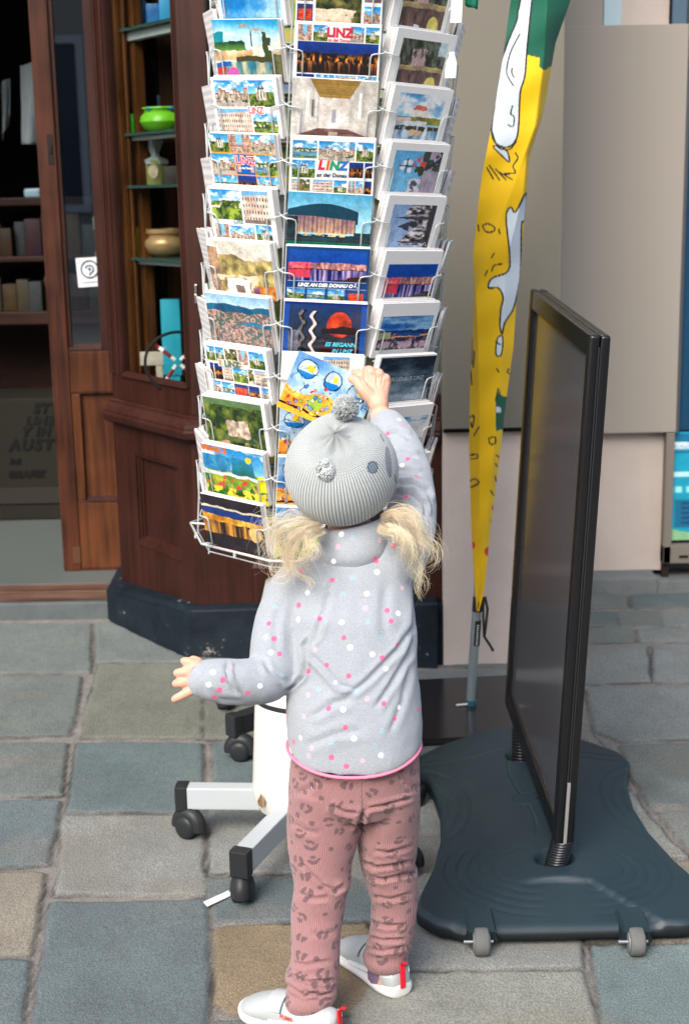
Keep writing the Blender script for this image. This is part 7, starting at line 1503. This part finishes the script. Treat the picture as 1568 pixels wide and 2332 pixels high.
locks = [ # guide points (px,py,Y), strands, spread, curl radius, turns
 ([(735,1180,2.10),(690,1195,2.07),(660,1230,2.055),(650,1275,2.05),(672,1300,2.045)], 75, .009, .006, 1.2),
 ([(740,1195,2.09),(705,1205,2.05),(688,1235,2.04),(695,1262,2.035),(684,1290,2.03)], 55, .007, .008, 1.6),
 ([(720,1180,2.11),(670,1180,2.09),(632,1200,2.08),(612,1240,2.075),(620,1275,2.07)], 75, .011, .007, 1.5),
 ([(710,1170,2.12),(655,1170,2.12),(615,1190,2.11),(600,1225,2.10),(612,1262,2.10)], 55, .013, .008, 1.8),
 ([(715,1185,2.10),(668,1205,2.07),(640,1250,2.06),(625,1290,2.06),(600,1300,2.07)], 50, .008, .009, 2.0),
 ([(745,1200,2.08),(718,1212,2.045),(700,1222,2.03),(712,1245,2.03),(700,1268,2.03)], 35, .005, .006, 1.2),
 ([(700,1190,2.10),(665,1225,2.06),(668,1275,2.05),(690,1310,2.04),(694,1330,2.035)], 22, .004, .008, 1.3),
 ([(700,1165,2.13),(650,1150,2.13),(610,1165,2.13),(590,1200,2.12),(598,1235,2.12)], 26, .014, .009, 1.8),
 ([(868,1170,2.10),(905,1160,2.085),(940,1180,2.08),(958,1215,2.08),(950,1250,2.08)], 75, .010, .006, 1.2),
 ([(862,1185,2.09),(890,1195,2.06),(918,1205,2.05),(940,1235,2.05),(962,1268,2.055)], 70, .008, .006, 1.3),
 ([(875,1160,2.11),(925,1150,2.11),(965,1172,2.11),(990,1212,2.11),(980,1255,2.11)], 70, .011, .007, 1.5),
 ([(885,1180,2.09),(930,1200,2.07),(960,1245,2.065),(958,1290,2.07),(975,1330,2.08)], 45, .006, .007, 1.6),
 ([(880,1165,2.11),(940,1165,2.10),(980,1195,2.10),(1000,1240,2.10),(985,1285,2.10)], 40, .012, .009, 1.8),
 ([(900,1190,2.08),(945,1225,2.07),(972,1270,2.07),(965,1318,2.075),(992,1338,2.08)], 20, .004, .006, 1.2),
 ([(858,1192,2.075),(880,1205,2.05),(905,1200,2.045),(925,1215,2.045),(918,1240,2.045)], 35, .005, .007, 1.2)]
rh = np.random.default_rng(12)
for gp_, ns, spread, cr, turns in locks:
    g_ = spline([W(870+(p[0]-870)*.80 if p[0] > 850 else 690+(p[0]-690)*.85+4, p[1]+12+(4 if i_ > 1 else 0), p[2]) for i_, p in enumerate(gp_)], 40); tone0 = rh.uniform(.8, 1.15); ph0 = rh.uniform(0, 6.28)
    T = np.gradient(g_, axis=0); T /= np.linalg.norm(T, axis=1)[:, None]; A = np.cross(T, FWD); A /= np.linalg.norm(A, axis=1)[:, None]; B = np.cross(T, A); tt_ = np.linspace(0, 1, 40)
    ns = int(ns*1.25)
    for k in range(ns):
        o1, o2 = rh.normal(0, 1, 2)*spread*.75; fly = rh.random() < .30; am = (1.8 if fly else 1.0); L_ = rh.uniform(.72, 1.06); ph1 = ph0+rh.normal(0, .45 if not fly else 2.5); cr_ = cr*1.25*rh.uniform(.6, 1.35)*am
        env = np.clip(tt_*1.25, 0, 1)**1.3*1.15; ang = ph1+tt_*turns*2*np.pi*rh.uniform(.9, 1.1)
        wv1 = o1*(.35+.75*tt_)*am+cr_*env*np.cos(ang); wv2 = o2*(.35+.75*tt_)*am+cr_*env*np.sin(ang)
        p = g_+A*wv1[:, None]+B*wv2[:, None]*.8; p = p+np.cumsum(rh.normal(0, .00022, (40, 3)), 0)*(3 if fly else 1)
        n_ = max(12, int(40*min(L_, 1))); c = np.array((.92, .76, .53))*tone0*rh.uniform(.75, 1.25); c = c*(1-.25*(rh.random() < .25)); strand(p[:n_], .00012 if fly else .00023, np.clip(c, 0, .92))
HVv = np.concatenate(hv); me = bpy.data.meshes.new('hair'); me.vertices.add(len(HVv)); me.vertices.foreach_set('co', HVv.astype(np.float32).reshape(-1)); q4 = np.array(hf, np.int32); me.loops.add(q4.size); me.loops.foreach_set('vertex_index', q4.reshape(-1)); me.polygons.add(len(q4)); me.polygons.foreach_set('loop_start', np.arange(0, q4.size, 4, dtype=np.int32)); me.update(calc_edges=True); me.shade_smooth(); set_col(me, 'Col', np.concatenate(hcol))
link('hair', me, person, HAIRM)
# ---- the card in the hand
tl, bl_, trd = Vector(W(682, 798, 2.478)), Vector(W(636, 908, 2.462)), None
zv = (tl-bl_); Hc = .105; zv.normalize(); tr0 = Vector(W(800, 853, 2.474)); xv = (tr0-tl); xv = (xv-zv*xv.dot(zv)).normalized(); yv = zv.cross(xv).normalized()
root = empty('held_postcard', (0, 0, 0), 'tilted drawn postcard in blue and orange held between the child\'s fingers', 'postcard')
cc_c = tl+xv*.074; root.matrix_basis = Matrix(((xv.x, yv.x, zv.x, cc_c.x), (xv.y, yv.y, zv.y, cc_c.y), (xv.z, yv.z, zv.z, cc_c.z), (0, 0, 0, 1)))
mb = MB(); mb.box((-.074, -.0004, -.105), (.074, .0004, 0)); child_local('card', mb.mesh('card'), root, CARDW)
pc_ = Pic(190, 134); pc_.tile(0, 0, 1, 1, 'cartoon', 1); child_local('picture', front_mesh(pc_), root, CARD)
